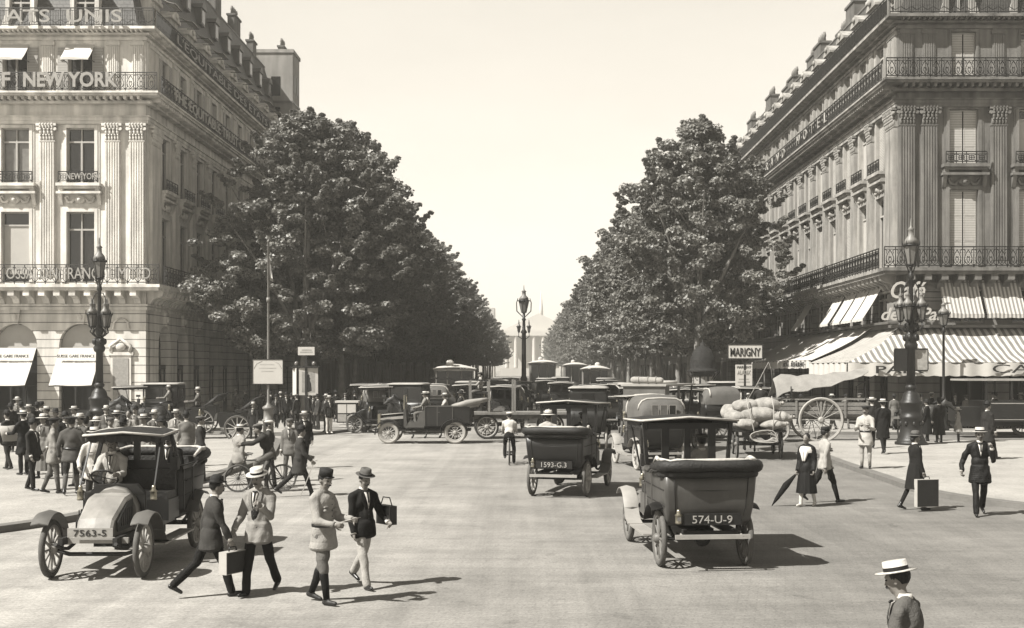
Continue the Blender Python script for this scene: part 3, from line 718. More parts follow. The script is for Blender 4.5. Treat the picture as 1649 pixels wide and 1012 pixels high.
# cartouche and tablet near the left corner, round niche above
cz = MB(); cz.box(-.55, -.10, .9, .55, 0, 3.75); cz.box(-.68, -.16, 3.75, .68, 0, 3.92); cz.box(-.66, -.2, .7, .66, 0, .9)
cz.tube([(-.5, -.12, 3.95), (-.55, -.14, 4.25), (-.28, -.15, 4.42), (0, -.17, 4.62), (.28, -.15, 4.42), (.55, -.14, 4.25), (.5, -.12, 3.95)], .10, 8); cz.ell((0, -.12, 4.22), (.28, .14, .24), 10, 7)
cz.tube([(-.42, -.06, 5.15), (-.38, -.08, 5.5), (-.2, -.09, 5.68), (0, -.1, 5.74), (.2, -.09, 5.68), (.38, -.08, 5.5), (.42, -.06, 5.15)], .05, 6)
cz.build('carved_tablet', M['stoneL'], BL, FLf(17-1.32, 0, 0))
tb = MB(); tb.box(-.42, -.13, 1.1, .42, -.101, 3.6); tb.build('notice_panel', M['paperG'], BL, FLf(17-1.32, 0, 0))
# chimneys
for (x, y, z_, a, b, h, n) in ((-3.2, 12, 31, .8, 3, 1.8, 5), (-5.5, 30, 31, .8, 3, 2.2, 6), (-11, 6, 31, 3, .8, 1.6, 5)): chimney(BL, x, y, z_, a, b, h, n)
for k, yy in enumerate((5, 9.5, 15, 20, 25.5, 33.5, 37.5)): chimney(BL, -2.9-.5*(k % 2), yy, 29.7, .55, 1.3+.4*(k % 3), .9+.45*(k % 3), 3+k % 2)
for k in range(11): chimney(BR, 2.1+.5*(k % 2), 7+4.35*k, 24.6, .7, 2.0, .9+.5*((k*7) % 3)/2, 4)

# ---------------------------------------------------------------- plainer blocks further down the boulevard
def block(name, label, X0, Y0, side, L, H, roofh, bays, stone, DW=16):
    B = thing(name, label, 'building', (X0, Y0, 0)); fc = Fac(0, 0, 90) if side > 0 else Fac(0, L, -90)
    mb = MB(); zs = [.0, 4.5]; n = int(round((H-4.5)/3.4)); fh = (H-4.5)/n; g = L/bays; us = [g*(k+.5) for k in range(bays)]
    holes_wall(mb, 0, L, 0, 4.5, [(u, g*.62, .3, 3.7) for u in us])
    for f in range(n): holes_wall(mb, 0, L, 4.5+f*fh, 4.5+(f+1)*fh, [(u, 1.3, 4.5+f*fh+.35, 4.5+(f+1)*fh-.6) for u in us])
    mb.build('wall', stone, B, fc(0,0,0), fc.rz)
    ga = MB(); sx = -1 if side > 0 else 1
    s = -side
    ga.box(s*.46, 0, 0, s*DW, .45, H); ga.box(s*.46, L-.45, 0, s*DW, L, H); ga.prism([(s*.46, H), (s*DW, H), (s*DW, H+roofh), (s*3.4, H+roofh), (s*1.9, H+roofh*.75)], 0, .45, 'y')
    ga.prism([(s*.46, H), (s*DW, H), (s*DW, H+roofh), (s*3.4, H+roofh), (s*1.9, H+roofh*.75)], L-.45, L, 'y'); ga.build('gable_wall', M['brick'], B)
    cn = MB(); cornice(cn, 0, L, [(H-.5, H-.35, .2), (H-.15, H, .6), (4.5, 4.7, .3), (4.5+fh*.0+fh*3-.1, 4.5+fh*3+.06, .5)]); modillions(cn, 0, L, H-.35, H-.15, .45)
    for f in range(n):
        for u in us: surround(cn, u, 1.3, 4.5+f*fh+.35, 4.5+(f+1)*fh-.6, .05, .12)
    cn.build('cornice', stone, B, fc(0,0,0), fc.rz)
    rf = MB(); rf.add([(s*.5, .45, H), (s*1.9, .45, H+roofh*.75), (s*3.4, .45, H+roofh), (s*DW, .45, H+roofh), (s*.5, L-.45, H), (s*1.9, L-.45, H+roofh*.75), (s*3.4, L-.45, H+roofh), (s*DW, L-.45, H+roofh)], [(0,1,5,4), (1,2,6,5), (2,3,7,6)])
    rf.build('roof', M['slate'], B)
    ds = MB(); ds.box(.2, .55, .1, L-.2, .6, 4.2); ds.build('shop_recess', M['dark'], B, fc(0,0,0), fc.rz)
    for zz in (4.5+fh*3+.06, H): rail_mesh(0, L, .9, 2).build('balcony_railing', M['iron'], B, fc(0, .45, zz), fc.rz)
    for f in range(n):
        for i, u in enumerate(us): window(B, fc, u, 4.5+f*fh+.35, 1.3, fh-.95, ('dark', 'curtain', 'shut', 'dark', 'blind')[(i*3+f*2) % 5])
    dm = MB(); dm.box(-.6, .55, H+.1, .6, 1.9, H+1.9); dm.prism([(-.75, H+1.9), (.75, H+1.9), (0, H+2.4)], .42, 2.3, 'y'); dmm = dm.mesh('dormer', stone)
    dg = MB(); dg.box(-.4, .53, H+.4, .4, .545, H+1.7); dgm = dg.mesh('pane', M['glass'])
    for u in us: obj('pane', dgm, obj('dormer', dmm, B, fc(u, 0, 0), fc.rz))
    for (yy, nn) in ((.3, 6), (L-.5, 5), (L*.5, 4)): chimney(B, s*3.0, yy, H+roofh*.8, .7, 2.4 if nn < 6 else .8, 1.9, nn)
    return B
Y = 65+L_L
b2_ = block('boulevard_building', 'tall grey block with a bare chimney gable, second building down the left side', -20.5, Y+.02, 1, 17, 22.5, 5.0, 5, M['stoneFar'])
mb = MB(); mb.box(-7, .5, 22.6, -.3, 3.6, 31.0); mb.box(-7.1, .4, 31.0, -.2, 3.7, 31.3); mb.build('stair_tower', M['stoneFar'], b2_)
mb = MB(); 
for k in range(2): mb.box(-2.2-2*k, .47, 24.5, -1.4-2*k, .49, 26.2); mb.box(-2.2-2*k, .47, 27.2, -1.4-2*k, .49, 28.9)
mb.build('stair_window', M['glass'], b2_)
mb = MB(); mb.box(-7.05,.42,26.55,-.22,3.68,26.75); mb.box(-.3,1.0,24,-.26,1.7,25.6); mb.box(-.3,2.3,24,-.26,3.0,25.6); mb.box(-.3,1.0,27.6,-.26,1.7,29.2); mb.box(-.3,2.3,27.6,-.26,3.0,29.2); mb.build('stair_mouldings', M['zinc'], b2_); chimney(b2_, -1.5, 2, 31.2, .5, 1.6, .5, 3); chimney(b2_, -3.6, 9, 27, .7, 2.4, 2.2, 5)
block('boulevard_building', 'plain stone block whose dormers show over the trees, third down the left side', -20.7, Y+17.1, 1, 22, 21.5, 5.5, 6, M['stoneFar'])
block('boulevard_building', 'stone block mostly hidden by foliage, fourth down the left side', -20.5, Y+39.2, 1, 30, 21, 4.5, 8, M['stoneFar'])
block('boulevard_building', 'far stone block hidden behind trees, farthest on the left side', -20.5, Y+69.4, 1, 48, 20, 4.5, 12, M['stoneFar'])
block('boulevard_building', 'low far stone block at the end of the left tree row', -20.5, Y+117.6, 1, 60, 20, 4.5, 15, M['stoneFar'])
block('boulevard_building', 'last stone block visible at the end of the left tree row', -20.5, Y+177.8, 1, 80, 19, 4.5, 16, M['stoneFar'])
Y = 61+L_R
block('boulevard_building', 'stone block next beyond the hotel on the right side', 18.65, Y+.02, -1, 22, 20.5, 4.2, 6, M['stoneFar'])
block('boulevard_building', 'stone block behind the trees, third down the right side', 18.8, Y+22.1, -1, 34, 20, 4.5, 9, M['stoneFar'])
block('boulevard_building', 'far stone block hidden behind trees, farthest on the right side', 18.65, Y+56.2, -1, 52, 19.5, 4.5, 13, M['stoneFar'])
block('boulevard_building', 'low far stone block at the end of the right tree row', 18.65, Y+108.4, -1, 60, 20, 4.5, 15, M['stoneFar'])
block('boulevard_building', 'last stone block visible at the end of the right tree row', 18.65, Y+168.6, -1, 80, 19, 4.5, 16, M['stoneFar'])
# pale church front and houses closing the view
M['farpale'] = mat('haze_paled_far_stone', .80, .9, .05, .5)  # far stone paled in its colour to stand in for thicker haze
ch = thing('church', 'pale distant columned church front closing the end of the boulevard', 'church', (5, 560, 0))
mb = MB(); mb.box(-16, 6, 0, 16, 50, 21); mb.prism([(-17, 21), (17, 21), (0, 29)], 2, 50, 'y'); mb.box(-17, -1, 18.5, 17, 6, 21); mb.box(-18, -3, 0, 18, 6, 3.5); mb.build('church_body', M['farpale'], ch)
mb = MB(); mb.lathe([(1.0,3.5),(.95,4),(.8,17.5),(1.1,18.5)], (0, 0, 0), 10); cm = mb.mesh('column', M['farpale'])
for k in range(8): obj('column', cm, ch, (-14.7+4.2*k, .2, 0))
mb = MB(); mb.lathe([(.9,28),(.9,32),(.15,41)], (1.5, 30, 0), 8); mb.build('spire', M['farpale'], ch)
for k, (x0, x1, h, yy, lb) in enumerate(((-46, -13, 22, 470, 'distant house block left of the church at the end of the view'), (24, 60, 23, 460, 'distant house block right of the church at the end of the view'))):
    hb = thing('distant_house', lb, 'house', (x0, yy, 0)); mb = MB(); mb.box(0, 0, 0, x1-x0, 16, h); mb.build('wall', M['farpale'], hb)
    mb = MB(); mb.prism([(0, h), (16, h), (13, h+5), (3, h+5)], 0, x1-x0, 'x'); mb.build('roof', M['stoneFar'], hb)
    g = MB()
    for i in range(int((x1-x0)/3)):
        for f in range(5): g.box(1+i*3, -.05, 4+f*3.5, 2.2+i*3, -.01, 6+f*3.5)
    g.build('window_openings', M['stoneFar'], hb)
# ---------------------------------------------------------------- plane trees
def leaf_mat():
    m = bpy.data.materials.new('plane_leaves'); m.use_nodes = True; n = m.node_tree; L = n.links; n.nodes.clear()
    out = n.nodes.new('ShaderNodeOutputMaterial'); p = n.nodes.new('ShaderNodeBsdfPrincipled'); tr = n.nodes.new('ShaderNodeBsdfTranslucent'); mx = n.nodes.new('ShaderNodeMixShader')
    tc = n.nodes.new('ShaderNodeTexCoord'); nz = n.nodes.new('ShaderNodeTexNoise'); nz.inputs['Scale'].default_value = 2.2; nz.inputs['Detail'].default_value = 8; nz.inputs['Roughness'].default_value = .8
    L.new(tc.outputs['Object'], nz.inputs['Vector']); r = n.nodes.new('ShaderNodeMapRange'); r.inputs[1].default_value = .3; r.inputs[2].default_value = .7; r.inputs[3].default_value = .35; r.inputs[4].default_value = 2.2
    L.new(nz.outputs[0], r.inputs[0])
    for sh, key, v in ((p, 'Base Color', .10), (tr, 'Color', .13)):
        vm = n.nodes.new('ShaderNodeVectorMath'); vm.operation = 'SCALE'; vm.inputs[0].default_value = (v, v*.97, v*.88); L.new(r.outputs[0], vm.inputs['Scale']); L.new(vm.outputs[0], sh.inputs[key])
    p.inputs['Roughness'].default_value = .5; p.inputs['Specular IOR Level'].default_value = .55
    mx.inputs[0].default_value = .25; L.new(p.outputs[0], mx.inputs[1]); L.new(tr.outputs[0], mx.inputs[2]); L.new(mx.outputs[0], out.inputs[0])
    return m
M['leaf'] = leaf_mat(); M['bark'] = mat('plane_bark', .31, .9, .4, 2.0, .5)
def crown(seed, Rr, H, zb, nclump, nleaf, apex=.5):
    """trunk and limbs (mesh) and leaf cloud (mesh); Rr radius, H height, zb underside of crown"""
    g = np.random.default_rng(seed); r_ = random.Random(seed)
    def env(t):                                      # radius against relative height of the crown
        return Rr*np.interp(t, [0, .08, .25, .45, .65, .82, .94, 1], [.45, .86, 1, .95, .78, .54, .28, .04])
    cl = []
    while len(cl) < nclump:
        t = g.random()**1.0; a = g.random()*2*math.pi; q = (g.random()**.45)*(1.0+.07*(g.random() < .12))
        lob = .95+.17*math.sin(3*a+seed)+.15*math.sin(5*a+7*t+seed*2)+.13*math.sin(13*t+2*a+seed)+.08*math.sin(9*a-11*t)
        rr = env(t)*q*lob
        cl.append((rr*math.cos(a), rr*math.sin(a), zb+(H-zb)*t, .26+.46*g.random()**2))
    for k in range(nclump//9):                       # loose sprigs standing out of the outline
        t = .12+.88*g.random()**.8; a = g.random()*2*math.pi; rr = env(t)*(1.0+.10*g.random()); z0 = zb+(H-zb)*t
        for j in range(3): cl.append((rr*math.cos(a)*(1+.05*j), rr*math.sin(a)*(1+.05*j), z0+.22*j, .24-.05*j))
    cl = np.array(cl); nclump = len(cl)
    tk = MB(); fork = min(5.2, zb+.6)
    bend = [(0,0,-.1), (.05,.03,fork*.35), (-.04,.08,fork*.7), (.02,.04,fork)]
    tk.tube(bend, [.30, .235, .20, .19], 9, cap=False); tk.lathe([(.42,-.1),(.30,.35)], (0,0,0), 9, cap=False)
    for k in range(7):
        a = 2*math.pi*k/7+r_.uniform(-.3, .3); up = r_.uniform(.45, .95) if k else 1.0
        e = Rr*(.75 if k else .08); zt = zb+(H-zb)*(.25+.6*up*(.9 if k else 1))
        pts = [(0,0,fork-.15)]; p1 = (math.cos(a)*e*.35, math.sin(a)*e*.35, fork+(zt-fork)*.4); p2 = (math.cos(a)*e*.7, math.sin(a)*e*.7, fork+(zt-fork)*.75); p3 = (math.cos(a)*e, math.sin(a)*e, zt)
        tk.tube(pts+[p1, p2, p3], [.17, .12, .07, .02], 6, cap=False)
        for j in range(5):
            s_ = Vector(p1).lerp(Vector(p3), r_.uniform(0, .9)); c = cl[r_.randrange(len(cl))]; v = Vector(c[:3])
            if (v-s_).length < Rr*.9: tk.tube([s_, s_.lerp(v, .5)+Vector((0,0,-.15)), v], [.05, .03, .01], 4, cap=False)
    idx = g.integers(0, nclump, nleaf); c = cl[idx]
    d = g.normal(size=(nleaf, 3)); d /= np.linalg.norm(d, axis=1)[:, None]
    rad = c[:, 3]*(g.random(nleaf)**.45); P = c[:, :3]+d*rad[:, None]*np.array([1.15, 1.15, .62])
    nrm = d*.7+np.array([0, 0, .75])+g.normal(size=(nleaf, 3))*.55; nrm /= np.linalg.norm(nrm, axis=1)[:, None]
    t = np.cross(nrm, g.normal(size=(nleaf, 3))); t /= np.linalg.norm(t, axis=1)[:, None]; b = np.cross(nrm, t)
    s = (.056+.062*g.random(nleaf))[:, None]
    # each leaf: a bent blade of two triangles pairs
    v0 = P-t*s*1.05; v1 = P+b*s*.95+nrm*s*.28; v2 = P+t*s*1.15-nrm*s*.2; v3 = P-b*s*.95+nrm*s*.28
    V = np.stack([v0, v1, v2, v3], 1).reshape(-1, 3)
    me = bpy.data.meshes.new('crown'); me.vertices.add(len(V)); me.vertices.foreach_set('co', V.ravel().astype(np.float32))
    q = np.arange(nleaf)*4; Fc = np.stack([q, q+1, q+2, q, q+2, q+3], 1).reshape(-1)
    me.loops.add(len(Fc)); me.loops.foreach_set('vertex_index', Fc.astype(np.int32)); me.polygons.add(nleaf*2)
    me.polygons.foreach_set('loop_start', (np.arange(nleaf*2)*3).astype(np.int32)); me.polygons.foreach_set('loop_total', np.full(nleaf*2, 3, np.int32))
    me.materials.append(M['leaf']); me.update(calc_edges=True)
    return tk.mesh('trunk', M['bark'], recalc=False), me
TV = [crown(3, 6.0, 18.8, 4.0, 760, 170000), crown(8, 5.4, 17.2, 4.4, 520, 125000), crown(15, 5.5, 17.2, 4.2, 600, 128000), crown(21, 5.6, 16.4, 4.0, 420, 60000)]
def tree(x, y, v, rz, s, sz, label, group):
    t = thing('plane_tree', label, 'tree', (x, y, SW-.02), rz, group)
    t.scale = (s, s, sz); a, b = TV[v]; obj('trunk', a, t); obj('crown', b, t); return t
tr_ = random.Random(5)
ORD = ['nearest', 'second', 'third', 'fourth', 'fifth', 'sixth', 'seventh', 'eighth', 'ninth', 'tenth', 'eleventh', 'twelfth', 'thirteenth', 'fourteenth', 'fifteenth', 'sixteenth', 'seventeenth', 'eighteenth', 'nineteenth', 'twentieth', 'twenty-first', 'twenty-second', 'twenty-third', 'twenty-fourth', 'twenty-fifth', 'twenty-sixth', 'twenty-seventh', 'twenty-eighth'] + ['%s from the far end' % q for q in ('ninth', 'eighth', 'seventh', 'sixth', 'fifth', 'fourth', 'third', 'second', 'first')]
def rowl(side, yy, n):
    return ('plane tree in full leaf, %s from the square in the %s row' if n < 28 else 'small distant plane tree, %s of the %s row') % (ORD[n], side)
ty = [70.5, 77.5, 85.5]+[94+8.5*k for k in range(25)]+[310+11*k for k in range(9)]
for k, y in enumerate(ty):
    if k == 0: a = (-13.0, y, 0, .4, 1.02, .94)
    elif k == 1: a = (-11.9, y, 2, 2.0, 1.02, 1.07)
    elif k == 2: a = (-12.3, y, 0, 4.1, .96, .92)
    elif k < 8: a = (-11.9, y, (1, 2)[k % 2], k*1.7, 1.0+.06*(k % 2), (.95, .88, 1.0, .93)[k % 4])
    else: a = (-11.9+tr_.uniform(-.5, .5), y+tr_.uniform(-.8, .8), (1, 2, 3, 1, 3)[k % 5] if k < 9 else 3, tr_.uniform(0, 6.28), tr_.uniform(.98, 1.1), tr_.uniform(.96, 1.10))
    tree(*a, rowl('left', y, k), 'plane trees along the boulevard')
ty = [74, 82, 90]+[98.5+8.5*k for k in range(25)]+[316+11*k for k in range(9)]
for k, y in enumerate(ty):
    if k == 0: a = (10.4, y, 1, 1.1, 1.0, 1.04)
    elif k == 1: a = (10.9, y, 2, 5.0, 1.0, .98)
    else: a = (10.9+tr_.uniform(-.5, .5), y+tr_.uniform(-.8, .8), (2, 1, 3, 2, 3)[k % 5] if k < 9 else 3, tr_.uniform(0, 6.28), tr_.uniform(.95, 1.06), tr_.uniform(.95, 1.08))
    tree(*a, rowl('right', y, k), 'plane trees along the boulevard')
# ---------------------------------------------------------------- people and horses: volumes fused into one continuous skin
_fs = bpy.data.scenes.new('fuse'); _tmp = bpy.data.objects.new('tmp_fuse', bpy.data.meshes.new('tmp_fuse')); _fs.collection.objects.link(_tmp)
_rm = _tmp.modifiers.new('r', 'REMESH'); _rm.mode = 'VOXEL'
def fuse(mb, vox, wr=0.0, freq=9.0, smooth=2, seed=0.0):
    """returns (verts, faces) of the union surface, lightly smoothed and wrinkled"""
    me = mb.mesh('t', [], recalc=True); old = _tmp.data; _tmp.data = me; bpy.data.meshes.remove(old)
    _rm.voxel_size = vox; vl = _fs.view_layers[0]; _tmp.update_tag(); vl.update()
    dg = vl.depsgraph; ev = _tmp.evaluated_get(dg); m2 = ev.to_mesh()
    n = len(m2.vertices); co = np.empty(n*3); m2.vertices.foreach_get('co', co); co = co.reshape(-1, 3)
    nr = np.empty(n*3); m2.vertices.foreach_get('normal', nr); nr = nr.reshape(-1, 3)
    faces = [tuple(p.vertices) for p in m2.polygons]; ed = np.empty(len(m2.edges)*2, int); m2.edges.foreach_get('vertices', ed); ed = ed.reshape(-1, 2)
    ev.to_mesh_clear()
    for _ in range(smooth):
        s = np.zeros_like(co); c = np.zeros(n); np.add.at(s, ed[:, 0], co[ed[:, 1]]); np.add.at(s, ed[:, 1], co[ed[:, 0]]); np.add.at(c, ed[:, 0], 1); np.add.at(c, ed[:, 1], 1)
        co = co*.5+.5*s/np.maximum(c, 1)[:, None]
    if wr:
        x, y, z = co.T
        w1 = np.sin(freq*(z*1.6+.8*np.sin(freq*.5*x+seed))+2.1*np.sin(freq*.7*y+seed*2))*np.sin(freq*.9*(x+y)+seed*3+2*z)
        w2 = np.sin(freq*2.7*(z+.6*x)+seed*5)*np.sin(freq*2.1*(y-.5*z)+seed)
        co = co+nr*(wr*(w1+.45*w2))[:, None]
    return co, faces
def put_mesh(name, parts, m, parent, loc=(0,0,0)):
    vs = []; fs = []
    for co, f in parts:
        b = len(vs); vs += [tuple(c) for c in co]; fs += [tuple(i+b for i in q) for q in f]
    me = bpy.data.meshes.new(name); me.from_pydata(vs, [], fs); me.polygons.foreach_set('use_smooth', [True]*len(fs)); me.materials.append(m); me.update()
    return obj(name, me, parent, loc)
CL = {}
def cloth(v, rough=.9):
    v = round(v, 3)
    if v not in CL: CL[v] = mat('woollen_cloth', v, rough, .22, 7, .35, bscale=60, spec=.15)
    return CL[v]
M['skin'] = mat('skin', .30, .55, .12, 14, .1, tint=(1, .93, .84)); M['hair'] = mat('dark_hair', .025, .6, .3, 20, .3); M['hairG'] = mat('greying_hair', .12, .6, .3, 20, .3)
M['straw'] = mat('boater_straw', .68, .7, .1, 20, .3); M['felt'] = mat('dark_felt', .03, .8, .2, 10); M['feltG'] = mat('grey_felt', .13, .8, .2, 10)
M['leather'] = mat('black_boot_leather', .02, .35, .3, 10, spec=.5); M['linen'] = mat('white_linen', .75, .8, .06, 10, .2, bscale=40); M['eye'] = mat('eye', .02, .2, .1, 9)
M['band'] = mat('hat_ribbon', .02, .6, .1, 9); M['caseG'] = mat('case_leather', .06, .5, .25, 6, .2); M['caseL'] = mat('pale_case_canvas', .55, .8, .1, 6)
def V3(*a): return Vector(a)
def hand(mb, wrist, d, fwd, s, curl=.5, side=1):
    """palm, four unequal bent fingers and a thumb. d = along the hand, fwd = palm side direction"""
    d = d.normalized(); pn = (fwd-d*fwd.dot(d)).normalized(); x = d.cross(pn)*side
    pc = wrist+d*.045*s
    Mx = Matrix((x, pn, d)).transposed()
    mb.ell(wrist+d*.05*s, (.040*s, .017*s, .052*s), 10, 8, Mx); mb.cap(wrist-d*.03*s, wrist+d*.03*s, .026*s, .027*s, 8)
    for k, (o, L, r) in enumerate(((-.030, .068, .0078), (-.010, .078, .0082), (.010, .074, .008), (.029, .060, .0070))):
        b = wrist+d*.088*s+x*o*s; a1 = curl*.9; a2 = curl*2.0
        e1 = b+(d*math.cos(a1)+pn*math.sin(a1))*L*.5*s; e2 = e1+(d*math.cos(a2)+pn*math.sin(a2))*L*.5*s
        mb.cap(b-d*.015*s, e1, r*s*1.1, r*s, 7); mb.cap(e1, e2, r*s, r*s*.8, 7)
    b = wrist+d*.03*s-x*.032*s; e1 = b+(d*.6-x*.65+pn*.35).normalized()*.042*s; e2 = e1+(d*.85-x*.15+pn*.5).normalized()*.032*s
    mb.cap(b, e1, .012*s, .010*s, 7); mb.cap(e1, e2, .010*s, .008*s, 7)
def person(label, x, y, h, head=0, z=0.0, stride=.0, armL=(.1,.25,.12), armR=(.1,.25,.12), lean=0.0, sit=False, knee=None, turn=0.0, nod=0.0,
           coat=.06, coatlen=.80, trou=.05, skirt=None, hat='boater', hatm=None, hair='hair', shoes='leather', shirt=True, near=False, group=None,
           puttee=None, moust=True, slim=1.0, curl=.5, thighs=(1.35, 1.35), shins=(-.1, -.1), belt=False, vest=None, shawl=False):
    """forward is +Y; head = heading in degrees, 0 = away from the camera, 90 = to the left. arm = (swing, elbow bend, spread)"""
    k = h/1.74; S = lambda *p: Vector(p)*k
    t = thing('person', label, 'person', (x, y, z), R(head), group)
    hipz = .93; th, sh, ank = .43, .42, .085
    legs = []
    if sit:
        for i, s in enumerate((-1, 1)):
            hp = Vector((s*.095, 0, 0)); a = thighs[i]; kn = hp+Vector((s*.05, math.sin(a)*th, -math.cos(a)*th)); b = shins[i]; an = kn+Vector((0, math.sin(b)*sh, -math.cos(b)*sh)); legs.append([hp, kn, an, 1.0, 0.])
        base = -min(l[2].z for l in legs)+ank if knee is None else knee
        hipz = base
        for l in legs:
            for q in range(3): l[q] = l[q]+Vector((0, 0, hipz))
    else:
        for i, s in enumerate((-1, 1)):
            f = stride*s; a = f*.55; kb = abs(stride)*(.55 if f < 0 else .10)+.04       # rear leg bends more
            hp = Vector((s*.09, 0, 0)); kn = hp+Vector((s*.005, math.sin(a)*th, -math.cos(a)*th)); b = a-kb; an = kn+Vector((0, math.sin(b)*sh, -math.cos(b)*sh)); legs.append([hp, kn, an, f, b])
        low = min(l[2].z-(ank if l[4] > -.5 else ank+.05) for l in legs); hipz = -low
        for l in legs:
            for q in range(3): l[q] = l[q]+Vector((0, 0, hipz))
    cl_, sl_ = math.cos(lean), math.sin(lean)
    def T(px, py, pz):                                                        # torso point given upright coordinates above the hips
        return Vector((px, py*cl_+pz*sl_, hipz+pz*cl_-py*sl_))
    neck = T(0, -.005, .52); 
    hc = T(0, .02+.03*nod, .675); hc += Vector((0, .02*nod, 0))
    sh_ = [T(-.178*slim, -.005, .435), T(.178*slim, -.005, .435)]
    arms = []
    for i, (s, (sw, el, sp)) in enumerate(((-1, armL), (1, armR))):
        sw += lean*.3
        d1 = Vector((s*math.sin(sp), math.sin(sw)*math.cos(sp), -math.cos(sw)*math.cos(sp))); e = sh_[i]+d1*.285
        a2 = sw+el; inn = .25*min(el, 1.5)*(.6 if el > .9 else .15)
        d2 = Vector((s*(math.sin(sp)*.4-inn), math.sin(a2), -math.cos(a2))).normalized(); w_ = e+d2*.25; arms.append((sh_[i], e, w_, d2))
    # ---- skin
    vox = .011 if near else .021
    mb = MB(); a = .86
    mb.ell(T(0,0,.34)*k, (.145*slim*k, .095*k, .19*k), 14, 10); mb.ell(T(0,0,.08)*k, (.145*slim*k, .10*k, .16*k), 14, 10)
    mb.cap(sh_[0]*k, sh_[1]*k, .052*k, .052*k)
    mb.cap((neck-Vector((0,0,.06)))*k, (hc-Vector((0,.01,.05)))*k, .055*k, .052*k)
    Rh = Matrix.Rotation(R(turn), 3, 'Z') @ Matrix.Rotation(-nod*.5-lean*.2, 3, 'X')
    H = lambda p: (hc+Rh @ Vector(p))*k
    mb.ell(H((0,-.008,.02)), (.074*k, .094*k, .098*k), 14, 10, Rh); mb.ell(H((0,.018,-.045)), (.056*k, .066*k, .072*k), 12, 8, Rh)
    mb.ell(H((0,.048,-.088)), (.030*k, .028*k, .022*k), 8, 6, Rh)                   # chin
    mb.cap(H((0,.086,.010)), H((0,.104,-.028)), .009*k, .014*k, 7)                   # nose
    mb.ell(H((0,.082,.030)), (.050*k, .016*k, .010*k), 10, 6, Rh)                    # brow
    mb.ell(H((0,.080,-.062)), (.024*k, .012*k, .009*k), 8, 6, Rh)                    # lips
    for s in (-1, 1): mb.ell(H((s*.078,-.010,-.012)), (.011*k, .022*k, .032*k), 8, 6, Rh); mb.ell(H((s*.04,.060,-.03)), (.022*k,.02*k,.022*k), 8, 6, Rh)
    for s_, e, w_, d2 in arms: mb.cap(s_*k, e*k, .045*k, .038*k); mb.cap(e*k, w_*k, .037*k, .027*k)
    for hp, kn, an, f, b in legs:
        mb.cap(hp*k, kn*k, .075*k, .052*k); mb.cap(kn*k, an*k, .050*k, .036*k)
    parts = [fuse(mb, vox, 0, smooth=1)]
    for i, (s_, e, w_, d2) in enumerate(arms):
        hb = MB(); hand(hb, w_*k, d2, Vector((-(-1, 1)[i]*.9, .35, .1)), k, curl, (-1, 1)[i])
        if near: parts.append(fuse(hb, .0048, 0, smooth=1))
        else: parts.append(([Vector(v) for v in hb.v], hb.f))
    put_mesh('body', parts, M['skin'], t)
    # ---- hair, eyes, moustache
    hb = MB(); hn = 12; 
    hb.ell(H((0,-.022,.034)), (.083*k, .094*k, .094*k), hn, 8, Rh)
    if skirt is not None: hb.ell(H((0,-.07,-.03)), (.06*k, .05*k, .06*k), 10, 7, Rh)
    for s in (-1, 1): hb.cap(H((s*.074,-.002,.03)), H((s*.072,-.004,-.012)), .012*k, .007*k, 6)
    hb.build('hair', M[hair], t)
    if near or h > 1.3:
        eb = MB()
        for s in (-1, 1): eb.ell(H((s*.030,.080,.008)), (.012*k, .010*k, .007*k), 8, 6, Rh)
        eb.build('eyes', M['eye'], t)
    if moust and skirt is None:
        mm = MB(); mm.tube([H((-.038,.082,-.060)), H((-.015,.096,-.047)), H((0,.098,-.045)), H((.015,.096,-.047)), H((.038,.082,-.060))], [.003*k,.009*k,.008*k,.009*k,.003*k], 6); mm.build('moustache', M[hair], t)
    # ---- shoes
    if True:
        for i, (hp, kn, an, f, b) in enumerate(legs):
            fb = MB(); toe = -.35 if (f < 0 and not sit) else 0.0
            tl = abs(stride)*.75 if (f < 0 and not sit) else (0.0 if sit else -abs(stride)*.18)
            dv = Vector(((-1, 1)[i]*.12, math.cos(tl), -math.sin(tl))).normalized(); up = Vector((0, math.sin(tl), math.cos(tl)))
            hl = an-up*.045-dv*.035; tp = hl+dv*.185
            fb.cap(hl*k, (hl+dv*.09)*k, .038*k, .036*k); fb.cap((hl+dv*.08)*k, (tp+up*-.008)*k, .036*k, .028*k); fb.cap((an+up*.04)*k, (an-up*.02)*k, .043*k, .042*k)
            fb.box(0,0,0,0,0,0) if False else None
            put_mesh('shoe', [fuse(fb, .012 if near else .02, 0, smooth=1)], M[shoes], t)
    # ---- trousers / skirt
    sd_ = (x*7.3+y*3.1) % 6.28
    vx = .013 if near else .024
    if skirt is None:
        pb = MB(); pb.ell(T(0,0,.03)*k, (.158*slim*k, .118*k, .15*k), 14, 8)
        for hp, kn, an, f, b in legs:
            pb.cap((hp+Vector((0,0,.0)))*k, kn*k, .092*k, .068*k)
            if puttee is None: pb.cap(kn*k, (an+Vector((0,0,.0)))*k, .066*k, .060*k)
            else: pb.cap(kn*k, (kn.lerp(an, .18))*k, .068*k, .058*k); pb.ell((hp.lerp(kn, .72))*k, (.082*k,.09*k,.12*k), 10, 7)
        put_mesh('trousers', [fuse(pb, vx, .006*k, 10, 2, sd_)], cloth(trou), t)
        if puttee is not None:
            for hp, kn, an, f, b in legs:
                qb = MB(); qb.tube([p*k for p in (kn.lerp(an, .08), kn.lerp(an, .3)-Vector((0,.008,0)), kn.lerp(an, .6), an.lerp(kn, -.02))], [.054*k, .060*k, .050*k, .042*k], 12); qb.build('legging', cloth(puttee, .6), t)
    else:
        zb, v = skirt[0], skirt[1]; top = hipz+.14; nn = 40; lv = 9; grid = []
